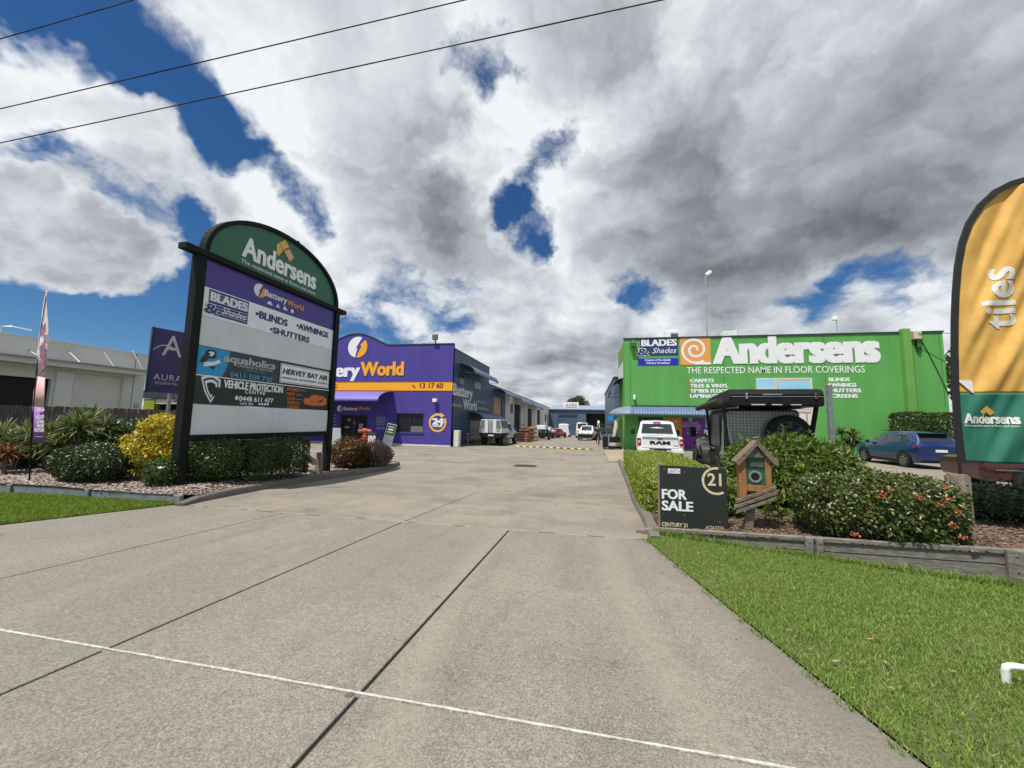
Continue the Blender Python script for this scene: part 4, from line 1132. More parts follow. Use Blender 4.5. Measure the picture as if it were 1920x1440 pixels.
def wall(fr, parent, mat, u0, u1, v0, v1, holes=(), t=.2, name='wall'):
    mb = MB()
    for (a, b, c, d) in rects(u0, u1, v0, v1, holes):
        fr.box(mb, a, b, c, d, -t, 0)
    return mb.build(name, mat, parent)


def awning(fr, parent, mat, u0, u1, vt, vb, proj, pitch=.15, amp=.012, d0=.002, name='awning', ns=7, thick=True):
    n = max(2, int((u1 - u0) / pitch) * 4); V = []; F = []
    for i in range(n + 1):
        u = u0 + (u1 - u0) * i / n; c = amp * math.sin(i * math.pi / 2 + .7)
        for j in range(ns + 1):
            a = R_(90 * j / ns)
            V.append(fr.P(u, vb + (vt - vb) * math.cos(a) + c * math.cos(a), d0 + proj * math.sin(a) + c * math.sin(a)))
    k = ns + 1
    F = [(i * k + j, i * k + j + 1, (i + 1) * k + j + 1, (i + 1) * k + j) for i in range(n) for j in range(ns)]
    o = np_mesh(name, V, F, mat, parent, smooth=True)
    so_ = o.modifiers.new('thickness', 'SOLIDIFY'); so_.thickness = .02
    # support brackets at the ends
    for u in (u0 + .05, u1 - .05):
        mb = MB(); mb.tube([fr.P(u, vb + .02, .02), fr.P(u, vb + .02, proj - .03)], .02, 6)
        mb.tube([fr.P(u, vb + (vt - vb) * .9, .03), fr.P(u, vb + .02, proj * .5)], .018, 6); mb.build('bracket', M_bracket, o)
    return o


def ribbed(name, c, pitch, axis, rough=.5, amp=.6):
    """painted steel cladding with upright ribs"""
    m = M(name, c, rough, .07, 1.2)
    nt = m.node_tree; N = nt.nodes; K = nt.links
    ge = N.new('ShaderNodeNewGeometry'); w = N.new('ShaderNodeTexWave'); w.wave_type = 'BANDS'; w.bands_direction = axis
    w.inputs['Scale'].default_value = .314 / pitch; w.inputs['Distortion'].default_value = 0
    K.new(ge.outputs['Position'], w.inputs['Vector'])
    bp = N.new('ShaderNodeBump'); bp.inputs['Strength'].default_value = amp; bp.inputs['Distance'].default_value = .03
    K.new(w.outputs['Fac'], bp.inputs['Height']); K.new(bp.outputs[0], N['Principled BSDF'].inputs['Normal'])
    return m


M_bracket = M('dark_bracket', (.02, .022, .025), .6, .2)
M_purple = M('purple_render', (.060, .042, .27), .75, .13, 1.0, bump=.15, bs=30, fine=.05, fs=20, stretch=(1.6, 1.6, .25))
M_purple_l = M('purple_awning', (.16, .12, .42), .5, .06, 2)
M_bandorange = M('orange_band', (.88, .40, .01), .6, .04, 3)
M_base = M('pale_plinth', (.62, .60, .55), .8, .12, 3)
M_bluewall = ribbed('blue_cladding', (.028, .058, .13), .25, 'Y')
M_blueawn = M('blue_grey_awning', (.09, .15, .24), .5, .1, 2)
M_capping = M('dark_capping', (.03, .035, .05), .5, .2)
M_glassd = M('shop_glass', (.015, .017, .02), .22, .2, 1.2, spec=.35)
M_void = M('dark_interior', (.012, .012, .013), .9, .3, 2)
M_floodg = M('grey_housing', (.12, .11, .09), .6, .2)
M_tanband = M('tan_band', (.30, .23, .10), .6, .05)
M_tandoor = ribbed('tan_roller_door', (.42, .24, .13), .1, 'Z', amp=.4)
M_unitwall = M('pale_tilt_panel', (.64, .63, .60), .8, .07, .7, bump=.1, bs=30, fine=.05)
M_unitblue = M('navy_board', (.02, .03, .07), .5)
M_alu = M('aluminium', (.45, .46, .47), .4, .1, metal=.6)

# --- purple battery shop
YB, XB = 28.16, -10.4
fB = Frame((0, YB, 0), (1, 0, 0))
shop = thing('battery_shop', 'purple rendered shop with arched parapet and orange band', 'building', (-18.9, YB, 0)); fB.off = Vector((-18.9, YB, 0))
UV = fB.uv
zt = UV(850, 643)[1] - .1
XL = -27.4
dl, dr_, dt = UV(637, 800)[0], UV(688, 800)[0], UV(660, 777)[1]
wl, wr, wt, wb = UV(743, 790)[0], UV(794, 790)[0], UV(770, 775)[1], UV(770, 811)[1]
wall(fB, shop, M_purple, XL, XB, .12, zt, [(dl, dr_, 0, dt), (wl, wr, wb, wt)], .25)
mb = MB(); fB.box(mb, XL, dl, -.1, .118, -.2, .012); fB.box(mb, dr_, XB, -.1, .118, -.2, .012); mb.build('plinth', M_base, shop)
ac = UV(668, 640)[0]; az_ = UV(668, 627)[1]; ar = UV(729, 645)[0]
hw = ar - ac
pts = [(ac - hw, zt + .002)]
n = 28
for i in range(n + 1):
    t = -1 + 2 * i / n; v = math.cos(t * math.pi / 2) ** 1.25 if abs(t) < 1 else 0
    pts.append((ac + hw * t, zt + .01 + (az_ - zt) * v))
mb = MB()
for (a, b) in zip(pts[1:], pts[2:]): fB.poly(mb, [(a[0], zt + .002), (b[0], zt + .002), b, a], -.25, 0)
mb.build('arched_parapet', M_purple, shop)
mb = MB()
cp = [(XL, zt + .003)] + pts[1:] + [(XB, zt + .003)]
for (a, b) in zip(cp, cp[1:]): fB.poly(mb, [a, b, (b[0], b[1] + .09), (a[0], a[1] + .09)], -.28, .035)
mb.build('capping', M_capping, shop)
b1, b0_ = UV(740, 717)[1], UV(740, 732)[1]
mb = MB(); fB.box(mb, XL, XB + .0, b0_, b1, .0, .012); band = mb.build('orange_band', M_bandorange, shop)
mb = MB(); fB.box(mb, XL, XB, b1, b1 + .06, .0, .016); fB.box(mb, XL, XB, b0_ - .06, b0_, .0, .016); mb.build('band_trim', M('rust_trim', (.30, .06, .03), .6), shop)
fB.text(band, '13 17 60', (787, 728), (831, 727), (787, 719), M('maroon_vinyl', (.16, .02, .03), .6), bold=.03, d=.02)
q = UV(776.5, 724); mb = MB(); oo = circle_pts(q[0] + .1, q[1] + .15, .28, .3, 190, 280, 8); ii = circle_pts(q[0] + .1, q[1] + .15, .17, .19, 190, 280, 8); strip(fB, mb, oo, ii, .014, .02); mb.build('handset', M('maroon_vinyl', (0, 0, 0)), band)
q = UV(631, 724.5); mb = MB(); fB.box(mb, q[0] - .09, q[0] + .09, q[1] - .16, q[1] + .16, .013, .02); mb.build('phone_icon', M('maroon_vinyl', (0, 0, 0)), band)
mb = MB(); fB.box(mb, q[0] - .06, q[0] + .06, q[1] - .10, q[1] + .12, .021, .024); mb.build('phone_icon', M_bandorange, band)
fB.text(shop, 'Battery', (574, 707), (675, 705), (574, 684), M_white, bold=.045, d=.02, thick=.04)
fB.text(shop, 'World', (675, 705), (757, 702), (676, 681), M_bandorange, bold=.045, d=.02, thick=.04)
bolt_logo(fB, shop, UV(671, 651), UV(689, 651)[0] - UV(671, 651)[0], (M_white, M_bandorange), .002, .03)
mb = MB(); fB.box(mb, ac - .02, ac - .005, b1 + .07, az_ - .02, .0, .004); mb.build('panel_joint', M_capping, shop)
# awning over the entry
aw_r = UV(738, 733)[0]
awning(fB, shop, M_purple_l, XL + 3, aw_r, b0_ - .1, b0_ - 1.0, 2.3, pitch=.6, amp=.0)
# door, window
mb = MB()
for (a, b, c, d) in ((dl, dl + .08, .0, dt), (dr_ - .08, dr_, 0, dt), ((dl + dr_) / 2 - .05, (dl + dr_) / 2 + .05, 0, dt - .08), (dl + .08, dr_ - .08, dt - .08, dt)): fB.box(mb, a, b, c, d, -.2, -.12)
df = mb.build('door_frame', M_capping, shop)
mb = MB(); fB.box(mb, dl, dr_, 0, dt, -.24, -.205); dgl = mb.build('door_glass', M_glassd, shop)
for (x, y, w, h, m_) in ((652, 787, .16, .12, M('red_notice', (.35, .12, .12), .6)), (662, 793, .1, .12, M_white), (674, 799, .18, .2, M('grey_notice', (.3, .3, .32), .6)), (648, 801, .2, .07, M('grey_notice', (0, 0, 0)))):
    q = UV(x, y); mb = MB(); fB.box(mb, q[0] - w, q[0] + w, q[1] - h, q[1] + h, -.204, -.196); mb.build('notice', m_, dgl)
mb = MB(); fB.box(mb, wl, wr, wb, wt, -.16, -.14); mb.build('window_glass', M_glassd, shop)
mb = MB(); um_ = UV(768, 790)[0]
for (a, b, c, d) in ((wl, wl + .06, wb, wt), (wr - .06, wr, wb, wt), (um_ - .03, um_ + .03, wb + .06, wt - .06), (wl + .06, wr - .06, wb, wb + .06), (wl + .06, wr - .06, wt - .06, wt)): fB.box(mb, a, b, c, d, -.135, -.06)
mb.build('window_frame', M_capping, shop)
vm = UV(780, 799)[1]
mb = MB(); fB.box(mb, um_ + .03, wr - .06, wb + .06, vm, -.135, -.125); mb.build('window_reflection', M('grey_reflection', (.16, .16, .17), .5), shop)  # grey reflection in the lower right pane, painted as an even colour
mb = MB(); fB.box(mb, wl - .1, wr + .1, wb - .09, wb, -.02, .05); mb.build('window_sill', M_purple, shop)
fB.text(shop, 'Battery', (644, 769), (671, 769), (645, 763), M_signwhite, bold=.02, d=.03)
fB.text(shop, 'World', (671.5, 769), (693, 768.6), (672, 762.5), M_orange, bold=.02, d=.03)
bolt_logo(fB, shop, UV(637.5, 766), .26, (M_signwhite, M_orange), .003, .02)
for k in range(9):
    q = UV(706, 783 + k * 2.7); x1 = UV(722, 790)[0]
    if k == 6: continue
    fB.text(shop, 'MON  8AM  5PM' if 0 < k < 6 else 'TRADING HOURS', (q[0], q[1]), (x1, q[1]), .07, M_lilac, d=.01, px=False)
for k in range(5):
    q = UV(621, 780 + k * 5.8); fB.text(shop, ('CARS', 'MARINE', 'TRUCK', 'SOLAR', 'TOOLS')[k], (q[0], q[1]), (q[0] + .45, q[1]), .1, M_lilac, d=.01, px=False)
# 24 hour roundel
q = UV(820.5, 793); rr = UV(837.5, 793)[0] - q[0]
mb = MB(); oo = circle_pts(*q, rr, rr, 62, 392, 36); ii = [(q[0] + (a - q[0]) * .76, q[1] + (b - q[1]) * .76) for a, b in oo]; strip(fB, mb, oo, ii, .002, .014); rd = mb.build('roundel', M_gold, shop)
mb = MB(); oo = circle_pts(*q, rr * .99, rr * .99, 180, 360, 24); ii = [(q[0] + (a - q[0]) * .93, q[1] + (b - q[1]) * .93) for a, b in oo]; strip(fB, mb, oo, ii, .002, .017); mb.build('roundel_edge', M('red_vinyl', (.5, .06, .03), .6), shop)
mb = MB(); a_ = R_(62); c_ = (q[0] + rr * .88 * math.cos(a_), q[1] + rr * .88 * math.sin(a_)); fB.poly(mb, [(c_[0] - .06, c_[1] - .17), (c_[0] - .06, c_[1] + .22), (c_[0] + .26, c_[1] - .02)], .002, .018); mb.build('arrow_head', M_gold, shop)
fB.text(shop, '24', (810, 796), (832, 795.6), (811, 785), M_white, bold=.06, d=.02)
fB.text(shop, 'HOUR', (811, 801), (830, 800.6), (811, 796.8), M_white, bold=.05, d=.02)
# wall lamp, roof floodlight
q = UV(817, 751)
lmp = MB(); fB.box(lmp, q[0] - .16, q[0] + .18, q[1] - .13, q[1] + .13, .06, .3); lo_ = lmp.build('wall_lamp', M_white, shop, bevel=.02)
mb = MB(); fB.box(mb, q[0] - .05, q[0] + .05, q[1] - .05, q[1] + .05, 0, .06); mb.build('lamp_arm', M_capping, lo_)
q = UV(818, 634)
mb = MB(); fB.box(mb, q[0] - .24, q[0] + .20, q[1] - .18, q[1] + .26, .1, .28); fl_ = mb.build('floodlight', M_floodg, shop, bevel=.02)
mb = MB(); fB.box(mb, q[0] - .04, q[0] + .04, zt + .09, q[1] - .18, .1, .18); mb.build('bracket', M_capping, fl_)
# upper shed of the same shop along the lane
fX = Frame((XB, 0, 0), (0, 1, 0)); fX.off = shop.location.copy()
UX = fX.uv
y1 = UX(918, 690)[0]
wall(fX, shop, M_bluewall, YB + .002, y1, -.3, 7.62, (), .2, 'side_wall')
mb = MB(); fX.box(mb, YB + .3, y1, 7.62, 7.72, -.24, .03); mb.build('side_gutter', M_capping, shop)
mb = MB().box((-8.45 - 0., (y1 - YB) / 2, 3.6), (16.4, y1 - YB - .6, 7.4)); mb.v = [(x + XB + 18.9, y, z) for x, y, z in mb.v]; mb.v = [(min(x, 8.3), y + .0, z) for x, y, z in mb.v]
mb.build('shed_body', M_bluewall, shop)
a0, a1 = UX(863, 690)[0], UX(913, 712)[0]
awning(fX, shop, M_blueawn, a0, a1, UX(870, 692)[1] + .35, UX(870, 700)[1] - .1, 1.25, pitch=.4, amp=.01)
for (x0, x1_, yt, yb) in ((861, 870, 702, 719), (889, 901, 714, 728)):
    mb = MB(); A = UX(x0, yt); B = UX(x1_, yb); fX.box(mb, A[0], B[0], UX(x0, yb)[1], A[1], .0, .03); wd = mb.build('side_window', M_glassd, shop)
    mb = MB(); fX.box(mb, A[0] - .05, B[0] + .05, UX(x0, yb)[1] - .06, UX(x0, yb)[1], .0, .05); mb.build('sill', M_capping, wd)
a0, a1 = UX(879, 775)[0], UX(921, 780)[0]
awning(fX, shop, M_blueawn, a0, a1, UX(880, 772)[1], UX(880, 786)[1], 1.4, pitch=.4, amp=.01)
mb = MB(); fX.box(mb, a0 + .4, a1 - .8, -.1, UX(880, 786)[1] - .1, .0, .03); mb.build('side_door', M_glassd, shop)
M_letter = M('pale_lettering', (.60, .62, .66), .5, .05)
fX.text(shop, 'Battery', (849, 741), (886, 746), (850, 720), M_letter, bold=.03, d=.02)
fX.text(shop, 'World', (868, 769), (894, 768), (868, 750), M_letter, bold=.03, d=.02)
fX.text(shop, 'Phone 13 17 60', (896, 755), (910, 756), (896, 751), M_letter, d=.02)
for (x0, x1_) in ((848.5, 866), (895.5, 924)):
    A = UX(x0, 758.5); B = UX(x1_, 764); mb = MB(); fX.box(mb, max(A[0], YB + .02), min(B[0], y1 - .05), UX(866, 764)[1], UX(866, 758.5)[1], .0, .01); mb.build('tan_band', M_tanband, shop)
# low lane unit of the shop with a tan roller door
y2 = UX(948, 745)[0]
low = thing('workshop_unit', 'low blue workshop unit with tan roller door and curved awning', 'building', (XB, y1, 0)); fX.off = low.location.copy()
zl = UX(920, 722)[1]
ddl, ddr = UX(926, 760)[0], UX(941, 762)[0]; ddt, ddb = UX(926, 742)[1], -1
wall(fX, low, M_bluewall, y1 + .003, y2, -.6, zl, [(ddl, ddr, -1, ddt)], .2)
mb = MB(); fX.box(mb, ddl, ddr, -.6, ddt, -.15, -.1); mb.build('roller_door', M_tandoor, low)
mb = MB(); fX.box(mb, y1 + .003, y2, zl, zl + .1, -.2, .05); mb.build('gutter', M_capping, low)
awning(fX, low, M_blueawn, UX(929, 735)[0], UX(956, 742)[0], UX(930, 731)[1] + .15, UX(930, 741)[1], 1.3, pitch=.4, amp=.01)
mb = MB().box((-5, (y2 - y1) / 2, zl / 2 - .3), (9.5, y2 - y1 - .1, zl - .1)); mb.build('shed_body', M_bluewall, low)
# pale units beyond
y3 = 101.5
un = thing('pale_unit_row', 'long pale grey industrial units with dark doorways along the lane', 'building', (XB, y2, 0)); fX.off = un.location.copy()
doors = [(964, 976, 757, 835), (989, 997.5, 765, 822), (1007, 1013, 768, 800), (1021.5, 1024.5, 777, 790), (1026.5, 1029, 776, 810)]
holes = [(UX(a, 790)[0], UX(b, 790)[0], -2.5 if d > 805 else UX(a, d)[1], UX(a, c)[1]) for a, b, c, d in doors]
wall(fX, un, M_unitwall, y2 + .003, y3, -2.2, zl, holes, .2)
for h in holes:
    mb = MB(); fX.box(mb, h[0], h[1], h[2], h[3], -.19, -.16); mb.build('doorway', M_void, un)
mb = MB(); fX.box(mb, y2 + .003, y3, zl, zl + .1, -.2, .06); mb.build('gutter', M_capping, un)
mb = MB().box((-5, (y3 - y2) / 2, zl / 2 - .6), (9.5, y3 - y2 - .1, zl + .8)); mb.build('unit_body', M_unitwall, un)
for (x0, x1_, yt, yb) in ((962, 984, 742, 756), (988, 1007, 752, 764)):
    awning(fX, un, M_blueawn, UX(x0, yt)[0], UX(x1_, yt)[0], UX(x0, yt)[1], UX(x0, yb)[1], 1.4, pitch=.6, amp=.01)
for x in (984, 1001, 1016):
    u = UX(x, 780)[0]; mb = MB(); fX.box(mb, u - .25, u + .25, -2, zl - .05, .0, .12); mb.build('pilaster', M_unitwall, un)
mb = MB(); A = UX(957, 757); B = UX(961, 775); fX.box(mb, A[0], B[0], B[1], A[1], .0, .05); mb.build('name_board', M_unitblue, un)
# far shed closing the lane
ZS = -1.25
fF = Frame((0, 101, 0), (1, 0, 0)); far = thing('far_shed', 'blue grey steel shed closing the far end of the lane', 'building', (-2, 101, ZS)); fF.off = far.location.copy()
UF = fF.uv
M_shed = M('blue_grey_cladding', (.075, .115, .18), .5, .08, .4)
M_shedroof = M('shed_roof', (.20, .27, .36), .45, .06, .4)
xa, xb_ = UF(1028, 790)[0], UF(1172, 790)[0]; ev = UF(1090, 770)[1]
fd = [(1047, 1083, 776.5), (1099, 1137, 775.5)]
holes = [(UF(a, 790)[0], UF(b, 790)[0], -3, UF(a, c)[1]) for a, b, c in fd]
wall(fF, far, M_shed, xa, xb_, ZS - .3, ev, holes, .2)
mb = MB(); fF.box(mb, holes[0][0], holes[0][1], ZS - .2, holes[0][3], -.18, -.12); rdo = mb.build('roller_door', ribbed('navy_roller', (.055, .09, .15), .3, 'Z'), far)
mb = MB(); fF.box(mb, holes[0][0] - .0, holes[0][1], holes[0][3] - .5, holes[0][3], -.1, .02); mb.build('roller_hood', M_capping, far)
mb = MB(); fF.box(mb, holes[1][0], holes[1][1], ZS - .2, holes[1][3], -1.2, -1.1); mb.build('doorway', M_void, far)
mb = MB(); fF.box(mb, xa - .2, xb_ + .2, ev, ev + .25, -.2, .3); mb.build('gutter', M_capping, far)
mb = MB().prism([fF.P(xa - .2, ev + .25, .3), fF.P(xb_ + .2, ev + .25, .3), fF.P(xb_ + .2, ev + 2.1, -18), fF.P(xa - .2, ev + 2.1, -18)], (0, 0, .08)); mb.build('roof', M_shedroof, far)
mb = MB(); fF.box(mb, xa, xb_, ZS - .3, ev + .2, -18, -1.3); mb.build('shed_body', M_shed, far)
(sx0, sy1), (sx1, sy0) = UF(1057, 754), UF(1085, 766)
mb = MB(); fF.box(mb, sx0, sx1, sy0, sy1, .1, .2); sgn = mb.build('roof_sign', M_white, far)
for u in (sx0 + .4, sx1 - .4): mb = MB(); fF.box(mb, u - .06, u + .06, ev + .2, sy0, .1, .18); mb.build('sign_leg', M_capping, sgn)
fF.text(sgn, 'AURA', (1061, 762), (1082, 762), (1061, 757), M('grey_ink', (.10, .10, .16), .6), d=.22, space=1.1)
mb = MB(); fF.box(mb, sx0 + .4, sx1 - .4, sy0 + .25, sy0 + .38, .2, .22); mb.build('sign_strip', M('grey_ink', (0, 0, 0)), sgn)

# --- green flooring shop
YG = 28.0
M_green = M('green_render', (.095, .345, .075), .75, .10, .8, bump=.12, bs=30, fine=.04, fs=18, stretch=(1.6, 1.6, .22))
M_green_s = M('green_side', (.13, .33, .06), .75, .08, .5)
M_awnblue = M('blue_grey_corrugated', (.09, .15, .24), .5, .08, 2)
XG0, XG1 = 2.45, 21.35
GO = Vector((12, YG, .3))
fG = Frame((0, YG, 0), (1, 0, 0)); gs = thing('flooring_shop', 'bright green flooring shop with big white lettering', 'building', GO); fG.off = GO.copy()
UG = fG.uv
zg0, zg1 = UG(1185, 638)[1], UG(1765, 621)[1]
zg = (zg0 + zg1) / 2
xw0, xw1, xwt = UG(1195, 800)[0], UG(1318, 800)[0], UG(1250, 778)[1]
wall(fG, gs, M_green, XG0, XG1, -.2, zg, [], .25)
for x in (1182, 1357, 1547, 1767):
    u = UG(x, 700)[0]; mb = MB(); fG.box(mb, u - .012, u + .012, 3.4, zg - .05, .0, .004); mb.build('panel_joint', M('joint_green', (.02, .09, .02), .8), gs)
mb = MB(); fG.box(mb, XG0 - .05, XG1 + .05, zg, zg + .1, -.3, .05); mb.build('capping', M_capping, gs)
pl0, pl1 = UG(1686, 640)[0], UG(1700, 640)[0]
mb = MB(); fG.box(mb, pl0, pl1, .1, zg + .22, .0, .35); mb.build('pilaster', M_green_s, gs, bevel=.01)
# side wall and body
mb = MB(); mb.span(Vector((XG0, YG + .25, -.4)) - GO, Vector((XG0 + .2, 34, zg)) - GO); mb.build('side_wall', M_green_s, gs)
mb = MB(); mb.span(Vector((XG0 + .25, YG + .26, -.4)) - GO, Vector((XG1 - .02, 34, zg - .3)) - GO); mb.build('shed_body', M_green_s, gs)
for (y, z, h) in ((29.2, 6.6, 1.2), (31.6, 6.6, 1.2)):
    mb = MB().span(Vector((XG0 - .03, y, z - h)) - GO, Vector((XG0 - .002, y + 2, z)) - GO); mb.build('side_window', M('pale_pane', (.55, .6, .62), .2), gs)
fGs = Frame((XG0, 0, 0), (0, -1, 0)); fGs.off = GO.copy()
awning(fGs, gs, M_bracket, -33.6, -29.5, 5.4, 4.2, .9, pitch=.6, amp=0.)
# wide bullnose awning round the front corner
at_, ab_ = UG(1240, 763)[1], UG(1240, 780)[1]
awning(fG, gs, M_awnblue, UG(1183, 770)[0], UG(1322, 770)[0], at_, ab_, 1.5, pitch=.17, amp=.018)
n = 10; V = []; F = []
pc = Vector((UG(1183, 770)[0], YG, 0))
for i in range(n + 1):
    ang = R_(90 * i / n)
    for j in range(8):
        a = R_(90 * j / 7); rr_ = 1.5 * math.sin(a)
        V.append(Vector((pc.x - rr_ * math.sin(ang), YG - rr_ * math.cos(ang), ab_ + (at_ - ab_) * math.cos(a))) - GO)
F = [(i * 8 + j, i * 8 + j + 1, (i + 1) * 8 + j + 1, (i + 1) * 8 + j) for i in range(n) for j in range(7)]
o = np_mesh('awning_corner', V, F, M('awning_edge', (.16, .2, .26), .55), gs, smooth=True); so_ = o.modifiers.new('thickness', 'SOLIDIFY'); so_.thickness = .02
mb = MB(); fG.box(mb, UG(1183, 770)[0], UG(1322, 770)[0], at_ + .01, at_ + .1, .0, .05); mb.build('flashing', M_capping, gs)
# shop front under the awning
dkg = M('dark_green_paint_wall', (.015, .10, .03), .7, .1)
mb = MB(); fG.box(mb, UG(1197, 800)[0], UG(1205, 800)[0], -.1, ab_ - .05, -.1, .01); mb.build('door_edge', M_capping, gs)
mb = MB(); A = UG(1205, 800)[0]; fG.box(mb, A + .02, UG(1243, 800)[0], .3, ab_ - .1, .002, .02); mb.build('shop_window', M_glassd, gs)
M_pur = M('purple_poster', (.14, .012, .22), .6, .05)
(pa0, pt0), (pa1, _) = UG(1246, 783), UG(1278, 783)
mb = MB(); fG.box(mb, pa0, pa1 - .02, .4, pt0, .002, .03); po = mb.build('poster', M('amber_poster', (.55, .22, .02), .6, .1), gs)
q = UG(1266, 792); mb = MB(); fG.poly(mb, [(q[0] - .2, q[1]), (q[0] + .25, q[1] + .05), (q[0] + .05, q[1] + .12), (q[0], q[1] + .2)], .03, .04); mb.build('bird_print', M_lilac, po)
mb = MB(); fG.box(mb, pa1 + .02, UG(1322, 783)[0], .4, pt0, .002, .03); pu = mb.build('poster', M_pur, gs)
fG.text(pu, 'END OF YEAR CARPET', (1281, 795), (1311, 795), (1281, 791), M_lilac, d=.035)
fG.text(pu, 'INSTALLATION', (1280, 801), (1314, 801), (1280, 796), M_lilac, d=.035)
fG.text(pu, 'WARRANTY', (1289, 807.5), (1314, 807.5), (1289, 802.5), M_lilac, d=.035)
fG.text(pu, 'LIFETIME', (1289, 813), (1308, 813), (1289, 810), M_white, d=.035, bold=.03)
q = UG(1294.5, 786.5); mb = MB(); fG.box(mb, q[0] - .11, q[0] + .11, q[1] - .12, q[1] + .12, .03, .036); mb.build('print', M('tan_print', (.4, .3, .2), .6), pu)
# fascia lettering
blades_logo(fG, gs, [(1200, 634), (1271, 632), (1271, 667), (1201, 668)], .004)
mb = MB(); A = UG(1196, 672.5); B = UG(1272, 684.5); fG.box(mb, A[0], B[0], B[1], A[1], .0, .02); bb = mb.build('name_board', M('royal_blue', (.012, .016, .42), .5), gs)
fG.text(bb, 'Creators of Fine Quality', (1209, 677), (1258, 676.5), (1209, 673.3), M_white, bold=.02, shear=.2, d=.026)
fG.text(bb, 'Window Furnishings', (1212, 682.6), (1256, 682), (1212, 679), M_white, bold=.02, shear=.2, d=.026)
A, B = UG(1275, 632), UG(1333, 684)
mb = MB(); fG.box(mb, A[0], B[0], B[1], A[1], .0, .02); ob = mb.build('spiral_board', M('amber_board', (.78, .33, .07), .6, .04), gs)
cx, cy = (A[0] + B[0]) / 2 - .03, (A[1] + B[1]) / 2 + .08; rw = (B[0] - A[0])
mb = MB(); prev = None
for i in range(61):
    t = i / 60; a = R_(-95 - 690 * t + 40); r = rw * (.44 * (1 - t) + .055); w = rw * .042
    c_, s_ = math.cos(a), math.sin(a)
    cur = ((cx + (r + w) * c_, cy + (r + w) * s_), (cx + (r - w) * c_, cy + (r - w) * s_))
    if prev: fG.poly(mb, [prev[0], cur[0], cur[1], prev[1]], .021, .026)
    prev = cur
fG.box(mb, cx - .02, B[0], cy - rw * .495 - rw * .045, cy - rw * .495 + rw * .04, .021, .0265)
mb.build('spiral', M_white, ob)
fG.text(gs, 'Andersens', (1337, 683), (1652, 674.5), (1345, 633), M_white, bold=.06, d=.02, thick=.03)
fG.text(gs, 'THE RESPECTED NAME IN FLOOR COVERINGS', (1288, 701), (1622, 697.5), (1289, 689.5), M_white, bold=.004, d=.01)
for k, (s, x1_) in enumerate((('CARPETS', 1339), ('TILES & VINYL', 1366), ('TIMBER FLOORS', 1372), ('LAMINATES', 1352))):
    y = 717 + 9.7 * k; fG.text(gs, s, (1294, y), (x1_, y - .5), (1294, y - 6.3), M_white, bold=.05, d=.01)
    q = UG(1291, y - 3); mb = MB(); fG.box(mb, q[0] - .05, q[0] + .05, q[1] - .05, q[1] + .05, .001, .008); mb.build('bullet', M_car_orange, gs)
for k, (s, x0, x1_) in enumerate((('BLINDS', 1554, 1594), ('AWNINGS', 1551, 1606), ('SHUTTERS', 1551, 1615), ('SCREENS', 1552, 1609))):
    y = 715 + 10.3 * k; fG.text(gs, s, (x0, y), (x1_, y - .5), (x0, y - 6.5), M_white, bold=.05, d=.01)
    q = UG(x0 - 3, y - 3); mb = MB(); fG.box(mb, q[0] - .05, q[0] + .05, q[1] - .05, q[1] + .05, .001, .008); mb.build('bullet', M_car_orange, gs)
# printed room photograph
A, B = UG(1417, 709), UG(1527, 797)
mb = MB(); fG.box(mb, A[0], B[0], B[1], A[1], .0, .03); ph = mb.build('wall_picture', M('picture_white', (.66, .64, .60), .5, .04), gs)
W_, H_ = B[0] - A[0], A[1] - B[1]
def pr(u0, u1, v0, v1, m_, d=.032, sk=0.):
    mb = MB(); fG.poly(mb, [(A[0] + W_ * u0, B[1] + H_ * v0), (A[0] + W_ * u1, B[1] + H_ * v0), (A[0] + W_ * (u1 - sk), B[1] + H_ * v1), (A[0] + W_ * (u0 - sk), B[1] + H_ * v1)], .03, d); mb.build('picture_print', m_, ph)
M_ps = M('picture_sky', (.30, .62, .78), .5, .1, 1); M_pb = M('picture_beam', (.50, .46, .40), .5, .05); M_pc = M('picture_cushion', (.55, .52, .47), .5, .1, 4); M_pt = M('picture_timber', (.42, .26, .14), .5, .1)
pr(.0, .36, .80, .97, M_ps, sk=.0); pr(.42, .97, .62, .93, M_ps); pr(.37, .41, .5, .98, M_pb, .033); pr(.42, .97, .93, .98, M_pb, .033)
pr(.6, .97, .40, .54, M_pc); pr(.72, .97, .30, .39, M_pc); pr(.62, .95, .24, .28, M_pt); pr(.86, .89, .05, .24, M_pt)
# floodlight, lamp, meter box
q = UG(1187, 646); mb = MB(); fG.box(mb, q[0] - .22, q[0] + .2, q[1] - .22, q[1] + .1, .1, .35); fl_ = mb.build('floodlight', M('green_housing', (.05, .12, .04), .6), gs, bevel=.02)
mb = MB(); fG.box(mb, q[0] - .03, q[0] + .03, q[1] + .1, q[1] + .3, .05, .12); mb.build('bracket', M_alu, fl_)
q = UG(1189, 745); mb = MB(); fG.box(mb, q[0] - .07, q[0] + .07, q[1] - .16, q[1] + .16, .02, .22); mb.build('wall_lamp', M_white, gs, bevel=.02)
A, B = UG(1706, 623), UG(1722, 637); mb = MB(); fG.box(mb, A[0], B[0], B[1], A[1], .0, .3); mx_ = mb.build('meter_box', M('cream_box', (.58, .50, .33), .6, .08), gs, bevel=.02)
mb = MB(); fG.box(mb, A[0] + .2, B[0], B[1] - .5, B[1], .0, .2); mb.build('conduit_box', M('green_box', (.03, .14, .03), .6), mx_)
mb = MB(); pth = [fG.P(*UG(x, y), .1) for x, y in ((1722, 630), (1727, 634), (1724, 648), (1723, 662), (1718, 658), (1715, 650))]; mb.tube(pth, .022, 6); mb.build('cable_loop', M('dark_cable', (.01, .04, .015), .7), mx_)
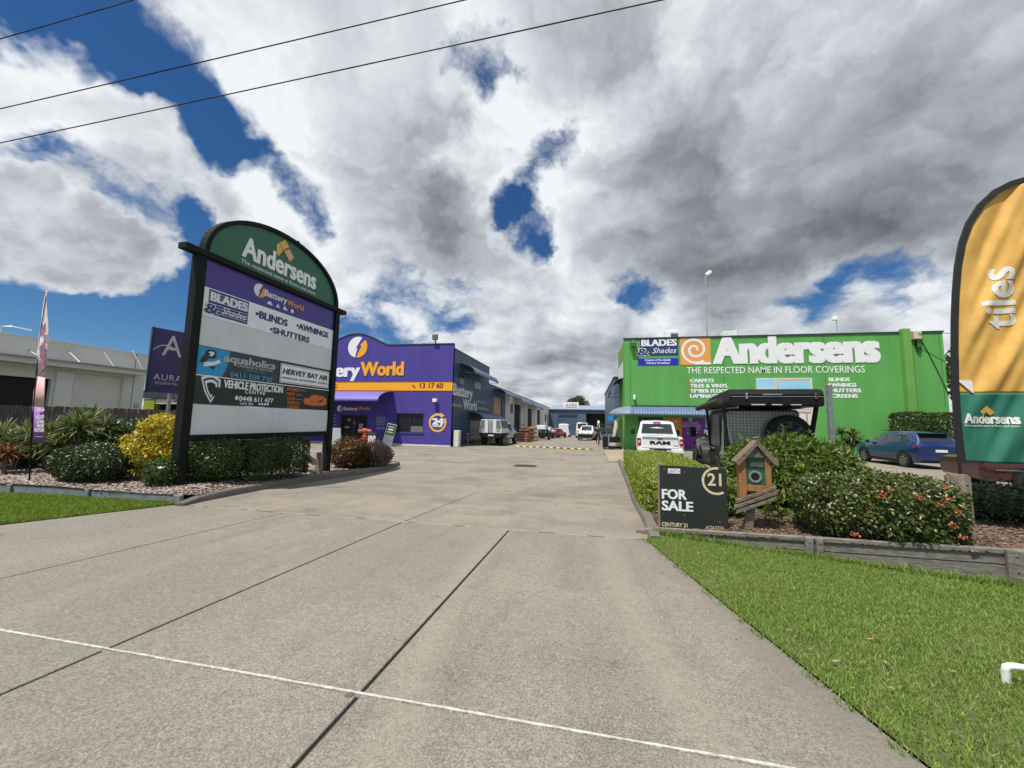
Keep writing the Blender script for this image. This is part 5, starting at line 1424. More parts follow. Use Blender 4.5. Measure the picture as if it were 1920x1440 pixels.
mb = MB(); pth = [fG.P(*UG(x, y), .03) for x, y in ((1726, 637), (1740, 662), (1757, 695), (1778, 740))]; mb.tube(pth, .022, 6); mb.build('wall_cable', M('dark_cable', (0, 0, 0)), mx_)
mb = MB(); fG.box(mb, pl1 + .3, pl1 + .36, .3, zg - .3, .0, .06); mb.build('downpipe', M_green_s, gs)
# wing behind, blue grey
wg = thing('rear_wing', 'blue grey cladding wing showing behind the green shop', 'building', (3, 52, 0))
mb = MB().span((-.2, -7, -1), (16, 20, 7.2)); mb.build('wall', M_shed, wg); mb = MB().span((-.3, -7.1, 7.2), (16.1, 20.1, 7.35)); mb.build('capping', M_capping, wg)
# roof plant and masts
for (x0, x1_, y0, y1_, nm, lb_) in ((1245, 1270, 622, 640, 0, 'small white air conditioning unit on the green shop roof near its left corner'), (1352, 1380, 623, 640, 1, 'wide white roof cowl on the green shop behind the big lettering')):
    p = atY(x0, y0, 30.5); q = atY(x1_, y0, 30.5); w = q.x - p.x
    t = thing('roof_unit', lb_, 'air conditioner', (p.x + w / 2, 30.5, zg - .3))
    h = p.z - (zg - .3)
    MB().box((0, 0, h / 2), (w, .9, h), taper=.92).build('casing', M_white if nm == 0 else M_signgrey, t, bevel=.03)
    if nm == 0:
        for k in range(5): MB().box((w * .18, -.452, h * .55 + .1 + k * .07), (w * .55, .02, .03)).build('louvre', M_bracket, t)
pm = atY(1326, 630, 34.5); tp = atY(1322, 514, 34.5)
ms = thing('antenna_mast', 'tall thin steel antenna mast on the green shop roof', 'mast', (pm.x, 34.5, 7.4))
H_m = tp.z - 7.4
MB().tube([(0, 0, 0), (0, 0, H_m * .35)], .075, 8).build('lower_tube', M_alu, ms, smooth=40); MB().tube([(0, 0, H_m * .34), (0, 0, H_m * .75)], .055, 8).build('middle_tube', M_alu, ms, smooth=40); MB().tube([(0, 0, H_m * .74), (0, 0, H_m)], .04, 8).build('upper_tube', M_alu, ms, smooth=40)
MB().tube([(-.3, 0, H_m * .75), (.3, 0, H_m * .75)], .02, 6).build('cross_arm', M_alu, ms); MB().box((.25, 0, H_m + .05), (.55, .25, .3), m=Matrix.Rotation(R_(-35), 3, 'Y')).build('antenna_head', M_white, ms, bevel=.05)
p = atY(1570, 625, 33); q = atY(1569, 600, 33)
m2 = thing('roof_camera_pole', 'short thin pole with white head on the green shop roof', 'mast', (p.x, 33, 7.5))
MB().tube([(0, 0, 0), (0, 0, q.z - 7.5)], .03, 6).build('pole', M_alu, m2); MB().box((-.1, 0, q.z - 7.4), (.35, .25, .28)).build('head', M_white, m2, bevel=.05)

# --- grey building on the neighbouring block
XN = -38.
fN = Frame((XN, 0, 0), (0, 1, 0)); nb = thing('grey_warehouse', 'pale grey tilt panel warehouse with roller doors and awning at far left', 'building', (XN, 20, 0)); fN.off = Vector((XN, 20, 0))
UN = fN.uv
M_nw = M('warm_grey_panel', (.62, .60, .54), .8, .1, .5, stretch=(1.2, 1.2, .2), bump=.08, bs=20, fine=.04)
M_nw2 = M('warm_white_panel', (.68, .66, .60), .8, .05, .4)
ztn = 7.18; yR = UN(274, 690)[0]
d1 = (UN(140, 700)[0], UN(233, 700)[0]); d0_ = (-2, UN(98, 700)[0]); dtop = UN(150, 700)[1]
wall(fN, nb, M_nw, -6, yR, -.2, ztn, [(d0_[0], d0_[1], -.2, UN(50, 707)[1]), (d1[0], d1[1], -.2, dtop)], .3)
mb = MB(); fN.box(mb, d1[0], d1[1], -.2, dtop, -.25, -.18); mb.build('roller_door', ribbed('pale_roller', (.66, .64, .58), .12, 'Z', amp=.3), nb)
mb = MB(); fN.box(mb, d0_[0], d0_[1], -.2, UN(50, 707)[1], -.29, -.26); mb.build('dark_opening', M_void, nb)
mb = MB(); fN.box(mb, UN(105, 700)[0], UN(137, 700)[0], -.2, UN(110, 696)[1], .0, .12); mb.build('pier', M_nw2, nb)
mb = MB(); fN.box(mb, -6, UN(258, 700)[0], UN(120, 690)[1], UN(120, 680)[1], .0, 1.0); mb.build('canopy', M_nw2, nb)
mb = MB(); fN.box(mb, -6, UN(262, 700)[0], UN(120, 680)[1], UN(120, 680)[1] + .06, .0, 1.3); mb.build('canopy_roof', M_alu, nb)
for x in (52, 126, 192, 248):
    u = UN(x, 660)[0]; mb = MB(); mb.tube([fN.P(u, UN(x, 662)[1] + .2, .02), fN.P(u + .1, UN(120, 680)[1] + .05, 1.2)], .03, 6); mb.build('stay_rod', M_alu, nb)
fN.text(nb, 'G', (250, 765), (259, 765), (250, 756), M('grey_letter', (.25, .24, .22), .7), bold=.03, d=.02)
u = UN(252, 700)[0]; mb = MB(); fN.box(mb, u - .02, u + .02, -.2, ztn, .0, .006); mb.build('panel_joint', M_capping, nb)
mb = MB().span((-20, -26, -.2), (-.31, yR - 20 - .05, 7.0)); mb.build('body', M_nw, nb)
mb = MB(); fN.box(mb, -6, yR, ztn, ztn + .08, -.35, .04); mb.build('capping', M_nw2, nb)
# lime fronted shed behind
sh = thing('lime_shed', 'small dark roofed shed with lime green post behind the fence', 'building', (-36, 38, 0))
fH = Frame((-36, 36, 0), (1, 0, 0)); fH.off = Vector((-36, 38, 0))
a0, a1 = fH.uv(268, 750)[0], fH.uv(372, 750)[0]
mb = MB(); fH.box(mb, a0, a1, -.2, fH.uv(320, 757)[1], -6, -1.5); mb.build('back_wall', M_void, sh)
mb = MB(); fH.box(mb, a0 - .5, a1, fH.uv(300, 747)[1], fH.uv(300, 732)[1], -6, .1); mb.build('roof_fascia', M_capping, sh)
mb = MB(); fH.box(mb, fH.uv(270, 750)[0], fH.uv(290, 750)[0], -.2, fH.uv(300, 748)[1] - .01, -.6, .0); mb.build('lime_panel', M('lime_paint', (.26, .28, .02), .6), sh)
mb = MB(); fH.box(mb, fH.uv(290, 750)[0], a1, fH.uv(320, 757)[1], fH.uv(300, 748)[1] - .01, -1.4, -.1); mb.build('beam', M_nw2, sh)

# --- paling fence along the left boundary
M_pal = M('grey_paling', (.105, .085, .072), .9, .35, 2.5, bump=.5, bs=14, stretch=(8, 8, .8), hue=(.05, .042, .038))
fe = thing('paling_fence', 'dark weathered timber paling fence behind the left garden', 'fence', (-24, 10, 0))
pal = MB().box((0, 0, .9), (.02, .095, 1.9)).mesh('paling'); pal.materials.append(M_pal)
for k in range(190):
    y = 7.5 + k * .104
    o = bpy.data.objects.new('paling', pal); link(o, fe); o.location = (rnd.uniform(-.008, .008), y - 10, .45 + rnd.uniform(-.02, .02)); o.rotation_euler = (rnd.uniform(-.012, .012), 0, 0)
for z in (.6, 1.3, 2.0): MB().span((-.07, -2.6, z - .04), (-.015, 17.4, z + .04)).build('rail', M_pal, fe)
for k in range(8): MB().span((-.17, -2.4 + k * 2.7, -.2), (-.075, -2.3 + k * 2.7, 2.2)).build('post', M_pal, fe)
# ------------------------------------------------------------------ planting
def lumps(P, k, seed):
    r = np.random.default_rng(seed); s = np.zeros(len(P))
    for i in range(5):
        d = r.normal(size=3) * k * (1 + .5 * i); s += np.sin(P @ d + r.uniform(0, 6.28)) / (1 + .6 * i)
    return s / 2.2


def leaf_mesh(name, P, N_, L, W, mat, parent, tilt=.55, jit=.7, fold=.18, up=.15, droop=.12):
    n = len(P); L = L * rng.uniform(.65, 1.25, n)[:, None]; W = W * rng.uniform(.7, 1.2, n)[:, None]
    nn = N_ + rng.normal(size=(n, 3)) * jit; nn[:, 2] += up; nn /= np.linalg.norm(nn, axis=1)[:, None] + 1e-9
    a = rng.normal(size=(n, 3)); a -= nn * (a * nn).sum(1)[:, None]; a /= np.linalg.norm(a, axis=1)[:, None] + 1e-9
    a = a + N_ * tilt; a /= np.linalg.norm(a, axis=1)[:, None] + 1e-9
    s = np.cross(nn, a); s /= np.linalg.norm(s, axis=1)[:, None] + 1e-9
    nn = np.cross(a, s)
    dz = np.array([0, 0, -1.])
    V = np.stack([P, P + a * L * .45 + s * W * .5 + nn * W * fold, P + a * L + dz * L * droop, P + a * L * .45 - s * W * .5 + nn * W * fold], 1).reshape(-1, 3)
    i = np.arange(n)[:, None] * 4
    F = np.concatenate([i + [0, 1, 2], i + [0, 2, 3]], 0)
    o = np_mesh(name, V, F, mat, parent); o['kind'] = 'stuff'; return o


def ell_shell(r, n, q=2.4, depth=.16, lump=.1, lk=3., seed=1, zmin=-.98):
    d = rng.normal(size=(int(n * 1.6), 3)); d /= np.linalg.norm(d, axis=1)[:, None]
    d = d[d[:, 2] > zmin][:n]; n = len(d)
    s = (np.abs(d) ** q).sum(1) ** (-1 / q); p = d * s[:, None] * np.array(r)
    nr = np.sign(d) * np.abs(d * s[:, None]) ** (q - 1) / np.array(r); nr /= np.linalg.norm(nr, axis=1)[:, None]
    k = 1 - np.abs(rng.normal(0, depth, n)).clip(0, .75); p = p * k[:, None]
    p = p + nr * (lumps(p, lk, seed) * lump)[:, None]
    return p, nr


def box_shell(hx, hy, hz, n, depth=.08, lump=.03, lk=5., seed=1):
    ar = np.array([hy * hz, hy * hz, hx * hz, hx * hz, hx * hy]); pr_ = ar / ar.sum(); f = rng.choice(5, n, p=pr_)
    u = rng.uniform(-1, 1, (n, 3)) * [hx, hy, hz]; nr = np.zeros((n, 3))
    for k, (ax, sg_) in enumerate(((0, 1), (0, -1), (1, 1), (1, -1), (2, 1))):
        m = f == k; u[m, ax] = sg_ * [hx, hy, hz][ax]; nr[m, ax] = sg_
    q = 12; e = (np.abs(u / [hx, hy, hz]) ** q).sum(1) ** (-1 / q); u *= e[:, None]
    u -= nr * np.abs(rng.normal(0, depth, n)).clip(0, .5)[:, None]; u += nr * (lumps(u, lk, seed) * lump)[:, None]
    return u, nr


def core(name, r, mat, parent, c, q=2.4, lump=.08, lk=3., seed=1, k=.8):
    """inner mass of twigs and older leaves"""
    bm = bmesh.new(); bmesh.ops.create_icosphere(bm, subdivisions=3, radius=1)
    P = np.array([v.co[:] for v in bm.verts]); s = (np.abs(P) ** q).sum(1) ** (-1 / q); p = P * s[:, None] * np.array(r) * k
    p = p * (1 + .10 * lumps(P * 3, 2.5, seed + 3))[:, None]
    for v, x in zip(bm.verts, p): v.co = Vector(x) + Vector(c)
    me = bpy.data.meshes.new(name); bm.to_mesh(me); bm.free(); me.materials.append(mat); o = bpy.data.objects.new(name, me); return link(o, parent)


def stems(parent, n, r, h, mat, seed, w=.02):
    q = random.Random(seed); mb = MB()
    for k in range(n):
        a = q.uniform(0, 6.28); x, y = .25 * r * math.cos(a), .25 * r * math.sin(a)
        mb.tube([(x * .5, y * .5, -.1), (x, y, h * .3), (x * 2.2 + q.uniform(-.05, .05), y * 2.2, h * .75)], [w, w * .8, w * .4], 6)
    return mb.build('stem', mat, parent, smooth=60)


G_ = lambda *c: list(c)
LM = dict(
    hedge=M('hedge_leaf', (0, 0, 0), .38, leaf=[(.07, .12, .015), (.13, .20, .022), (.20, .27, .03), (.28, .34, .04), (.36, .39, .06)], trans=.25),
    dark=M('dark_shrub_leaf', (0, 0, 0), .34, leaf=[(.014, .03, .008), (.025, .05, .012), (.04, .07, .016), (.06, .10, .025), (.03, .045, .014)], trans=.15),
    mid=M('mid_shrub_leaf', (0, 0, 0), .32, leaf=[(.018, .04, .008), (.035, .07, .012), (.06, .105, .016), (.10, .16, .028)], trans=.2),
    yellow=M('golden_leaf', (0, 0, 0), .4, leaf=[(.13, .16, .012), (.30, .27, .012), (.45, .37, .015), (.55, .44, .02), (.60, .50, .05)], trans=.3),
    lance=M('lance_leaf', (0, 0, 0), .5, leaf=[(.04, .085, .012), (.065, .125, .018), (.09, .16, .022), (.14, .21, .03), (.24, .28, .04)], trans=.25),
    ixora=M('ixora_leaf', (0, 0, 0), .36, leaf=[(.022, .042, .01), (.04, .07, .014), (.062, .10, .018), (.095, .135, .024), (.14, .17, .035), (.10, .05, .022)], trans=.18),
    croton=M('croton_leaf', (0, 0, 0), .38, leaf=[(.05, .012, .01), (.11, .02, .014), (.16, .05, .02), (.22, .14, .03), (.10, .09, .02), (.035, .02, .012)], trans=.2),
    bronze=M('bronze_leaf', (0, 0, 0), .45, leaf=[(.10, .065, .05), (.17, .12, .09), (.24, .18, .13), (.12, .05, .04), (.30, .25, .19)], trans=.2),
    strap=M('strap_leaf', (0, 0, 0), .35, leaf=[(.03, .06, .012), (.06, .10, .018), (.10, .15, .03), (.17, .20, .06), (.30, .30, .16)], trans=.2),
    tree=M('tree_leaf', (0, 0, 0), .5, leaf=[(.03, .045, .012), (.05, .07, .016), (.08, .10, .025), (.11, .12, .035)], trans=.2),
    red=M('reddish_leaf', (0, 0, 0), .4, leaf=[(.16, .05, .02), (.26, .09, .03), (.12, .10, .03)], trans=.2))
M_twig = M('twig', (.07, .05, .038), .9, .3, 8)


def shrub(name, label, cat, c, r, n, L, W, leaf, q=2.4, lump=.1, lk=3., seed=1, group=None, depth=.17, tilt=.55, rz=0., corek=.66, zmin=-.98):
    t = thing(name, label, cat, (c[0], c[1], c[2]), rz, group)
    p, nr = ell_shell(r, n, q, depth, lump, lk, seed, zmin); p[:, 2] += r[2] * .96
    leaf_mesh('foliage', p, nr, L, W, LM[leaf], t, tilt)
    core('inner_foliage', r, LM[leaf], t, (0, 0, r[2] * .96), q, seed=seed, k=corek)
    stems(t, 5, min(r[0], r[1]), r[2] * 1.2, M_twig, seed)
    shoots(t, p, nr, max(14, n // 130), L, W, leaf)
    return t


def shoots(t, p, nr, n, L, W, leaf, reach=1.6):
    """stray twigs that break the outline, each with its own leaves"""
    idx = rng.choice(len(p), n); P, Nn = [], []; mb = MB()
    for i in idx:
        d = nr[i] + rng.normal(size=3) * .45 + [0, 0, .45]
        if d[2] < -.1: continue
        d /= np.linalg.norm(d); ln = L * rng.uniform(.8, reach * 1.5); a = p[i]; b = a + d * ln
        mb.tube([tuple(a), tuple(b)], [.004, .002], 4, False)
        k = int(rng.integers(5, 10)); tt = rng.uniform(.25, 1.05, k); P.append(a + d * ln * tt[:, None]); Nn.append(np.tile(d * .5, (k, 1)) + rng.normal(size=(k, 3)) * .7)
    if P:
        P, Nn = np.concatenate(P), np.concatenate(Nn); Nn /= np.linalg.norm(Nn, axis=1)[:, None]
        leaf_mesh('shoot_leaves', P, Nn, L * .85, W * .9, LM[leaf], t, .9, .5); o = mb.build('shoot_twigs', M_twig, t); o['kind'] = 'stuff'


def hedge(name, label, c, half, rz, n, L, W, leaf, seed=1, lump=.03, group=None):
    t = thing(name, label, 'hedge', c, rz, group)
    p, nr = box_shell(*half, n, .08, lump, 4, seed); p[:, 2] += half[2]
    leaf_mesh('foliage', p, nr, L, W, LM[leaf], t, .5, .65)
    core('inner_foliage', half, LM[leaf], t, (0, 0, half[2]), 9, seed=seed, k=.8 if half[1] > 2 else .62)
    mb = MB()
    for k in range(max(3, int(half[1] * 2))): mb.tube([(0, -half[1] + .3 + k * (2 * half[1] - .6) / max(2, int(half[1] * 2) - 1), -.1), (.03, -half[1] + .3 + k * (2 * half[1] - .6) / max(2, int(half[1] * 2) - 1), half[2])], .02, 6)
    mb.build('stem', M_twig, t)
    shoots(t, p, nr, n // 260, L, W, leaf, 1.2)
    return t


def gpos(px, depth, py=875):
    p = at_depth(px, py, depth); return p.x, p.y


# left bed
x, y = gpos(300, 9.75); shrub('golden_shrub', 'golden yellow leafy shrub behind the left post of the tall sign', 'shrub', (x, y, bzL(x, y)), (.76, .62, .80), 7500, .10, .045, 'yellow', q=2.0, lump=.18, seed=3)
x, y = gpos(306, 9.05); shrub('low_green_shrub', 'low dark green shrub at the foot of the golden shrub', 'shrub', (x, y, bzL(x, y)), (.36, .3, .30), 2200, .07, .035, 'mid', seed=33)
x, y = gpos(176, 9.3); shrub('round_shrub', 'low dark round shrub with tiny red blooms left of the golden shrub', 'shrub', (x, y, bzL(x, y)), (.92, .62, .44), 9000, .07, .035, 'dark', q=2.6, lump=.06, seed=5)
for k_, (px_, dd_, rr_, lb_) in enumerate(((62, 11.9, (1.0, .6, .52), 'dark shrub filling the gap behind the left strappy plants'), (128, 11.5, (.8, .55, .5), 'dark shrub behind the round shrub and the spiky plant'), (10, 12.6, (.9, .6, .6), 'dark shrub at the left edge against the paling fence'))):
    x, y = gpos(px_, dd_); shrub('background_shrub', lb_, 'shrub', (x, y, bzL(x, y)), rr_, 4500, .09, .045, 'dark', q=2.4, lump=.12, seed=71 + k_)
x, y = gpos(222, 12.9); shrub('tall_shrub', 'glossy green tall clipped shrub in front of the paling fence', 'shrub', (x, y, bzL(x, y)), (1.45, .8, .78), 11000, .11, .055, 'mid', q=3.5, lump=.08, seed=7)
x, y = gpos(386, 9.9); shrub('clipped_shrub', 'dark green shrub below the left half of the tall sign', 'shrub', (x, y, bzL(x, y)), (.82, .62, .54), 12500, .06, .03, 'mid', q=2.8, lump=.07, seed=9)
p_a, p_b = Vector(gpos(446, 10.5)), Vector(gpos(545, 12.3))
mid = (p_a + p_b) / 2; d_ = p_b - p_a
hedge('box_hedge', 'dense dark green clipped hedge below the right half of the tall sign', (mid.x, mid.y, bzL(mid.x, mid.y)), (.55, d_.length / 2 + .22, .57), math.atan2(d_.y, d_.x) - R_(90), 19000, .06, .034, 'mid', seed=11, lump=.05)
x, y = gpos(657, 15.3); shrub('croton_shrub', 'dark red and yellow croton shrub at the kerb nose', 'shrub', (x, y, .1), (.82, .6, .55), 5200, .12, .04, 'croton', q=2.3, lump=.1, seed=13, tilt=.9)
x, y = gpos(706, 15.6); shrub('bronze_shrub', 'pale bronze twiggy shrub beside the croton at the kerb nose', 'shrub', (x, y, .08), (.66, .5, .50), 4200, .09, .03, 'bronze', q=2.2, lump=.1, seed=15, tilt=.9, corek=.7)


def straps(name, P0, n, L, W, mat, parent, spread=1., seed=1, up=.35):
    r = np.random.default_rng(seed); V = []; F = []
    az = r.uniform(0, 2 * np.pi, n); el = np.arcsin(r.uniform(-.25, 1, n)) * spread
    for k in range(n):
        d = np.array([math.cos(az[k]) * math.cos(el[k]), math.sin(az[k]) * math.cos(el[k]), math.sin(el[k]) + up * .3]); d /= np.linalg.norm(d)
        s = np.cross(d, [0, 0, 1.]); s /= np.linalg.norm(s) + 1e-9; l = L * r.uniform(.7, 1.15); w = W * r.uniform(.7, 1.2); b = len(V)
        c0 = np.array(P0) + d * .03
        for t_, ww in ((0, .5), (.35, 1.), (.7, .7), (1., .05)):
            c = c0 + d * l * t_ + np.array([0, 0, -1]) * l * .32 * t_ ** 2.2
            V += [c - s * w * ww * .5, c + s * w * ww * .5]
        F += [(b, b + 1, b + 3, b + 2), (b + 2, b + 3, b + 5, b + 4), (b + 4, b + 5, b + 7, b + 6)]
    o = np_mesh(name, V, F, mat, parent); o['kind'] = 'stuff'; return o


def cordyline(label, c, heads, L, W, seed, n=120, leaf='strap', cat='cordyline'):
    q = random.Random(seed); t = thing('strappy_plant', label, 'plant', c)
    for k, (dx, dy, h) in enumerate(heads):
        MB().tube([(dx * .35, dy * .35, -.1), (dx * .7, dy * .7, h * .5), (dx, dy, h)], [.035, .03, .025], 7).build('stem', M('pale_stem', (.16, .13, .10), .9, .3, 12), t, smooth=60)
        straps('leaf_rosette', (dx, dy, h), n, L, W, LM[leaf], t, 1., seed + k)
    return t


x, y = gpos(20, 11.0); cordyline('strappy green plant with red brown leaves at the far left edge', (x, y, bzL(x, y)), [(-.5, 0, .75), (.1, .2, .95), (-.9, .2, .9), (.35, -.1, .6)], .75, .05, 21, 110)
x, y = gpos(104, 10.7); cordyline('tall spiky strappy plant on pale stems behind the sail flag', (x, y, bzL(x, y)), [(-.35, 0, .95), (.25, .1, 1.05), (.0, .35, 1.3), (.6, .1, 1.15), (-.75, .2, 1.05), (.45, -.25, .7), (-.1, -.3, .55)], .72, .045, 25, 130)
x, y = gpos(160, 12.2); cordyline('tallest spiky plant rising above the clipped shrub', (x, y, bzL(x, y)), [(0, 0, 1.5), (.45, .1, 1.25), (-.5, .1, 1.25)], .75, .05, 29, 120)
x, y = gpos(10, 9.9); t = cordyline('low red brown strappy plant in front of the left spiky plants', (x, y, bzL(x, y)), [(0, 0, .5), (-.3, .1, .45)], .55, .05, 31, 60, 'red')

# right bed
hc = Vector((1.98, 12.2, 0)); hedge('box_hedge', 'bright yellow green clipped hedge running along the right kerb', (2.12, 12.25, .14), (.93, 4.15, .42), R_(-2.2), 60000, .045, .026, 'hedge', seed=41, lump=.035)
x, y = gpos(1405, 8.4); 
x, y = gpos(1478, 7.75)
big = shrub('lance_leaf_shrub', 'big leafy shrub with long pointed leaves behind the letterbox', 'shrub', (x, y, .36), (1.18, .58, .74), 6500, .19, .042, 'lance', q=2.3, lump=.12, lk=2.6, seed=43, tilt=1.0, rz=R_(-20), depth=.2, corek=.72)
x, y = gpos(1430, 6.95); shrub('young_lance_shrub', 'small pointed leaf shoot growing at the foot of the letterbox', 'plant', (x + .28, y - .02, .36), (.2, .16, .17), 160, .16, .04, 'lance', seed=44, tilt=1.2, corek=.3)
x, y = gpos(1378, 7.0); shrub('young_lance_shrub', 'pale leafy shoot between the for sale board and the letterbox', 'plant', (x, y + .25, .36), (.22, .2, .28), 420, .16, .038, 'lance', seed=45, tilt=1.1, corek=.4)
ixc = Vector((4.24, 6.96, .34))
ix = shrub('ixora_hedge', 'glossy green low hedge dotted with orange red flower heads over the sleeper wall', 'hedge', ixc, (1.02, .60, .50), 14000, .062, .038, 'ixora', q=3.0, lump=.06, lk=4, seed=47, rz=R_(-11))
M_flower = M('orange_red_petal', (0, 0, 0), .5, leaf=[(.55, .09, .04), (.66, .16, .08), (.70, .28, .16)], trans=.25)
rr2 = random.Random(5)
for (px, py) in ((1608, 1004), (1598, 1000), (1797, 958), (1787, 985), (1806, 1006), (1762, 946), (1770, 912), (1653, 931), (1668, 918), (1655, 925), (1723, 931), (1775, 935)):
    r = ray(px, py)
    # meet the front of the hedge
    loc = None
    for t_ in np.linspace(.0055, .013, 400):
        p = CAM + r * t_; l = Matrix.Rotation(R_(11), 3, 'Z') @ (p - ixc); l.z -= .48
        if (abs(l.x / 1.04) ** 3 + abs(l.y / .62) ** 3 + abs(l.z / .52) ** 3) < 1: loc = l; break
    if loc is None: continue
    d = rng.normal(size=(22, 3)); d /= np.linalg.norm(d, axis=1)[:, None]; s_ = .026
    pp_ = d * s_ * [1, 1, .7] + np.array(loc) + [0, 0, .48]
    leaf_mesh('flower_head', pp_, d, .03, .02, M_flower, ix, .8, .3); ix.children[-1]['kind'] = 'thing' if False else 'stuff'
x, y = gpos(1868, 6.6); shrub('dark_hedge', 'dark green hedge below the big yellow banner', 'hedge', (x + .3, y + .1, .40), (1.0, .5, .36), 8000, .06, .035, 'dark', q=3, lump=.07, seed=49, rz=R_(-10))
# blades sticking out of the ixora
t = thing('grass_weed', 'few tall thin weed blades growing out of the flowering hedge', 'plant', ixc + Vector((.35, .1, .75))); straps('blade', (0, 0, 0), 9, .42, .018, LM['strap'], t, .9, 5, 1.6)
# along the green shop
p = atY(1587, 800, 26.9); cordyline('dense spiky strappy plant against the green wall beside the blue car', (p.x, 26.9, .35), [(0, 0, .7), (-.5, .1, .6), (.5, .1, .7), (.1, -.2, 1.1), (-.3, 0, 1.3), (.35, 0, 1.2)], .8, .07, 51, 90)
pa_, pb_ = atY(1678, 800, 26.6), atY(1800, 800, 26.6)
hedge('box_hedge', 'tall dark green hedge against the green wall behind the blue car', ((pa_.x + pb_.x) / 2, 26.6, .3), (.55, (pb_.x - pa_.x) / 2, 1.33), R_(90), 17000, .10, .055, 'mid', seed=53, lump=.06)


# trees
def tree(label, c, trunk_h, r, n, leaf, seed, L=.35):
    t = thing('tree', label, 'tree', c); q = random.Random(seed)
    MB().tube([(0, 0, -.3), (.1, 0, trunk_h * .5), (0, .1, trunk_h)], [.35, .28, .2], 8).build('trunk', M_twig, t, smooth=60)
    mb = MB()
    for k in range(7):
        a = k * .9; mb.tube([(0, 0, trunk_h * .85), (r[0] * .3 * math.cos(a), r[1] * .3 * math.sin(a), trunk_h + r[2] * .4), (r[0] * .65 * math.cos(a), r[1] * .65 * math.sin(a), trunk_h + r[2] * q.uniform(.6, 1.2))], [.14, .09, .04], 6)
    mb.build('limb', M_twig, t)
    P, Nn = [], []
    for k in range(26):
        d = rng.normal(size=3); d /= np.linalg.norm(d); d[2] = abs(d[2]) * .9 - .15
        cc = d * np.array(r) * rng.uniform(.45, .82) + [0, 0, trunk_h + r[2] * .6]
        s = rng.uniform(.28, .42); p, nr = ell_shell([r[0] * s, r[1] * s, r[2] * s * .8], n // 26, 2, .25, .2, 2, seed + k); P.append(p + cc); Nn.append(nr)
    leaf_mesh('crown', np.concatenate(P), np.concatenate(Nn), L, L * .45, LM[leaf], t, .6, .9)
    return t


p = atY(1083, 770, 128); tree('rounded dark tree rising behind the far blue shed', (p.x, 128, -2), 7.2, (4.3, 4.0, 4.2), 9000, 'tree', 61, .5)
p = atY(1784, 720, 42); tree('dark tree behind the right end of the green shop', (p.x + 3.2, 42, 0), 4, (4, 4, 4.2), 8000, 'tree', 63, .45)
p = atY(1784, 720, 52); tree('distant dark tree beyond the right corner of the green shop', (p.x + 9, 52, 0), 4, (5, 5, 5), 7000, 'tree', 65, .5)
# ------------------------------------------------------------------ small things
M_post = M('bollard_timber', (.27, .215, .155), .88, .35, 2.5, bump=1., bs=14, stretch=(10, 10, 1.4), hue=(.14, .12, .09), fine=.25, fs=50)
# old timber post by the banner
p = at_depth(1795, 900, 5.7); zt_ = p.z + .12
tp_ = thing('timber_post', 'thick old grey timber post in front of the big banner', 'post', (p.x, p.y, bzR(p.x, p.y)), R_(-14))
h = (CAM + ray(1790, 889) * (5.7 / FPX)).z - bzR(p.x, p.y)
MB().box((0, 0, h / 2 - .1), (.25, .13, h + .2)).build('post', M_post, tp_, bevel=.025, seg=2)
for dx in (-.07, .07): MB().lathe([(.016, 0), (.014, .01), (0, .013)], 10, Matrix.Rotation(R_(90), 3, 'X'), (dx, -.065, h - .13)).build('bolt', M('galvanised', (0, 0, 0)), tp_)
# post and rail at the back of the left bed
pr0 = atZ(597, 889, .05)
t = thing('rail_fence', 'low timber post with a slanting log rail beside the tall sign', 'fence', (pr0.x, pr0.y, .04))
hp = (atY(595, 848, pr0.y).z - .04)
MB().box((0, 0, hp / 2 - .1), (.2, .16, hp + .2)).build('post', M_post, t, bevel=.02)
r0, r1 = atZ(590, 866, .66) - t.location, atZ(562, 846, .72) - t.location
r1 = r0 + (r1 - r0).normalized() * 2.6
MB().beam(r0 + Vector((0, 0, -.02)), r1, .14, .16).build('rail', M_post, t, bevel=.02)
MB().box((r1.x, r1.y, r1.z / 2 - .1), (.18, .16, r1.z + .25)).build('post', M_post, t, bevel=.02)
# grey steel post
p = at_depth(1557, 780, 8.3)
t = thing('steel_post', 'slim grey galvanised post beside the four wheel drive', 'post', (p.x, p.y, .33))
ztop = (CAM + ray(1556, 723) * (8.3 / FPX)).z
MB().box((0, 0, (ztop - .33) / 2), (.09, .09, ztop - .33), rz=R_(11)).build('tube', M('galvanised', (0, 0, 0)), t, bevel=.006); MB().box((0, 0, ztop - .33 + .006), (.1, .1, .012), rz=R_(11)).build('cap', M_alu, t)
# stub post in the shrub
p = at_depth(1572, 835, 7.9); t = thing('stub_post', 'short weathered post stub behind the pointed leaf shrub', 'post', (p.x, p.y, .33)); MB().box((0, 0, .55), (.16, .14, 1.2)).build('post', M_post, t, bevel=.03)
# white bent tube at right edge
r = ray(1888, 1286); k = (.5 - CZ) / (r.z + .047 * r.y); p = CAM + r * k
t = thing('low_white_rail', 'white painted bent steel rail standing on the right lawn', 'rail', (p.x, p.y, p.z))
hh = .125
MB().tube([(0, 0, -.04), (0, 0, hh * .75), (.006, 0, hh * .93), (.025, -.002, hh), (.05, -.004, hh + .002), (.6, -.06, hh)], .022, 10).build('tube', M('white_chipped_paint', (.74, .75, .74), .5, .12, 30, hue=(.55, .52, .48)), t, smooth=50)
MB().tube([(.6, -.06, hh - .02), (.6, -.06, -.06)], .022, 10).build('leg', M('white_chipped_paint', (0, 0, 0)), t, smooth=50)
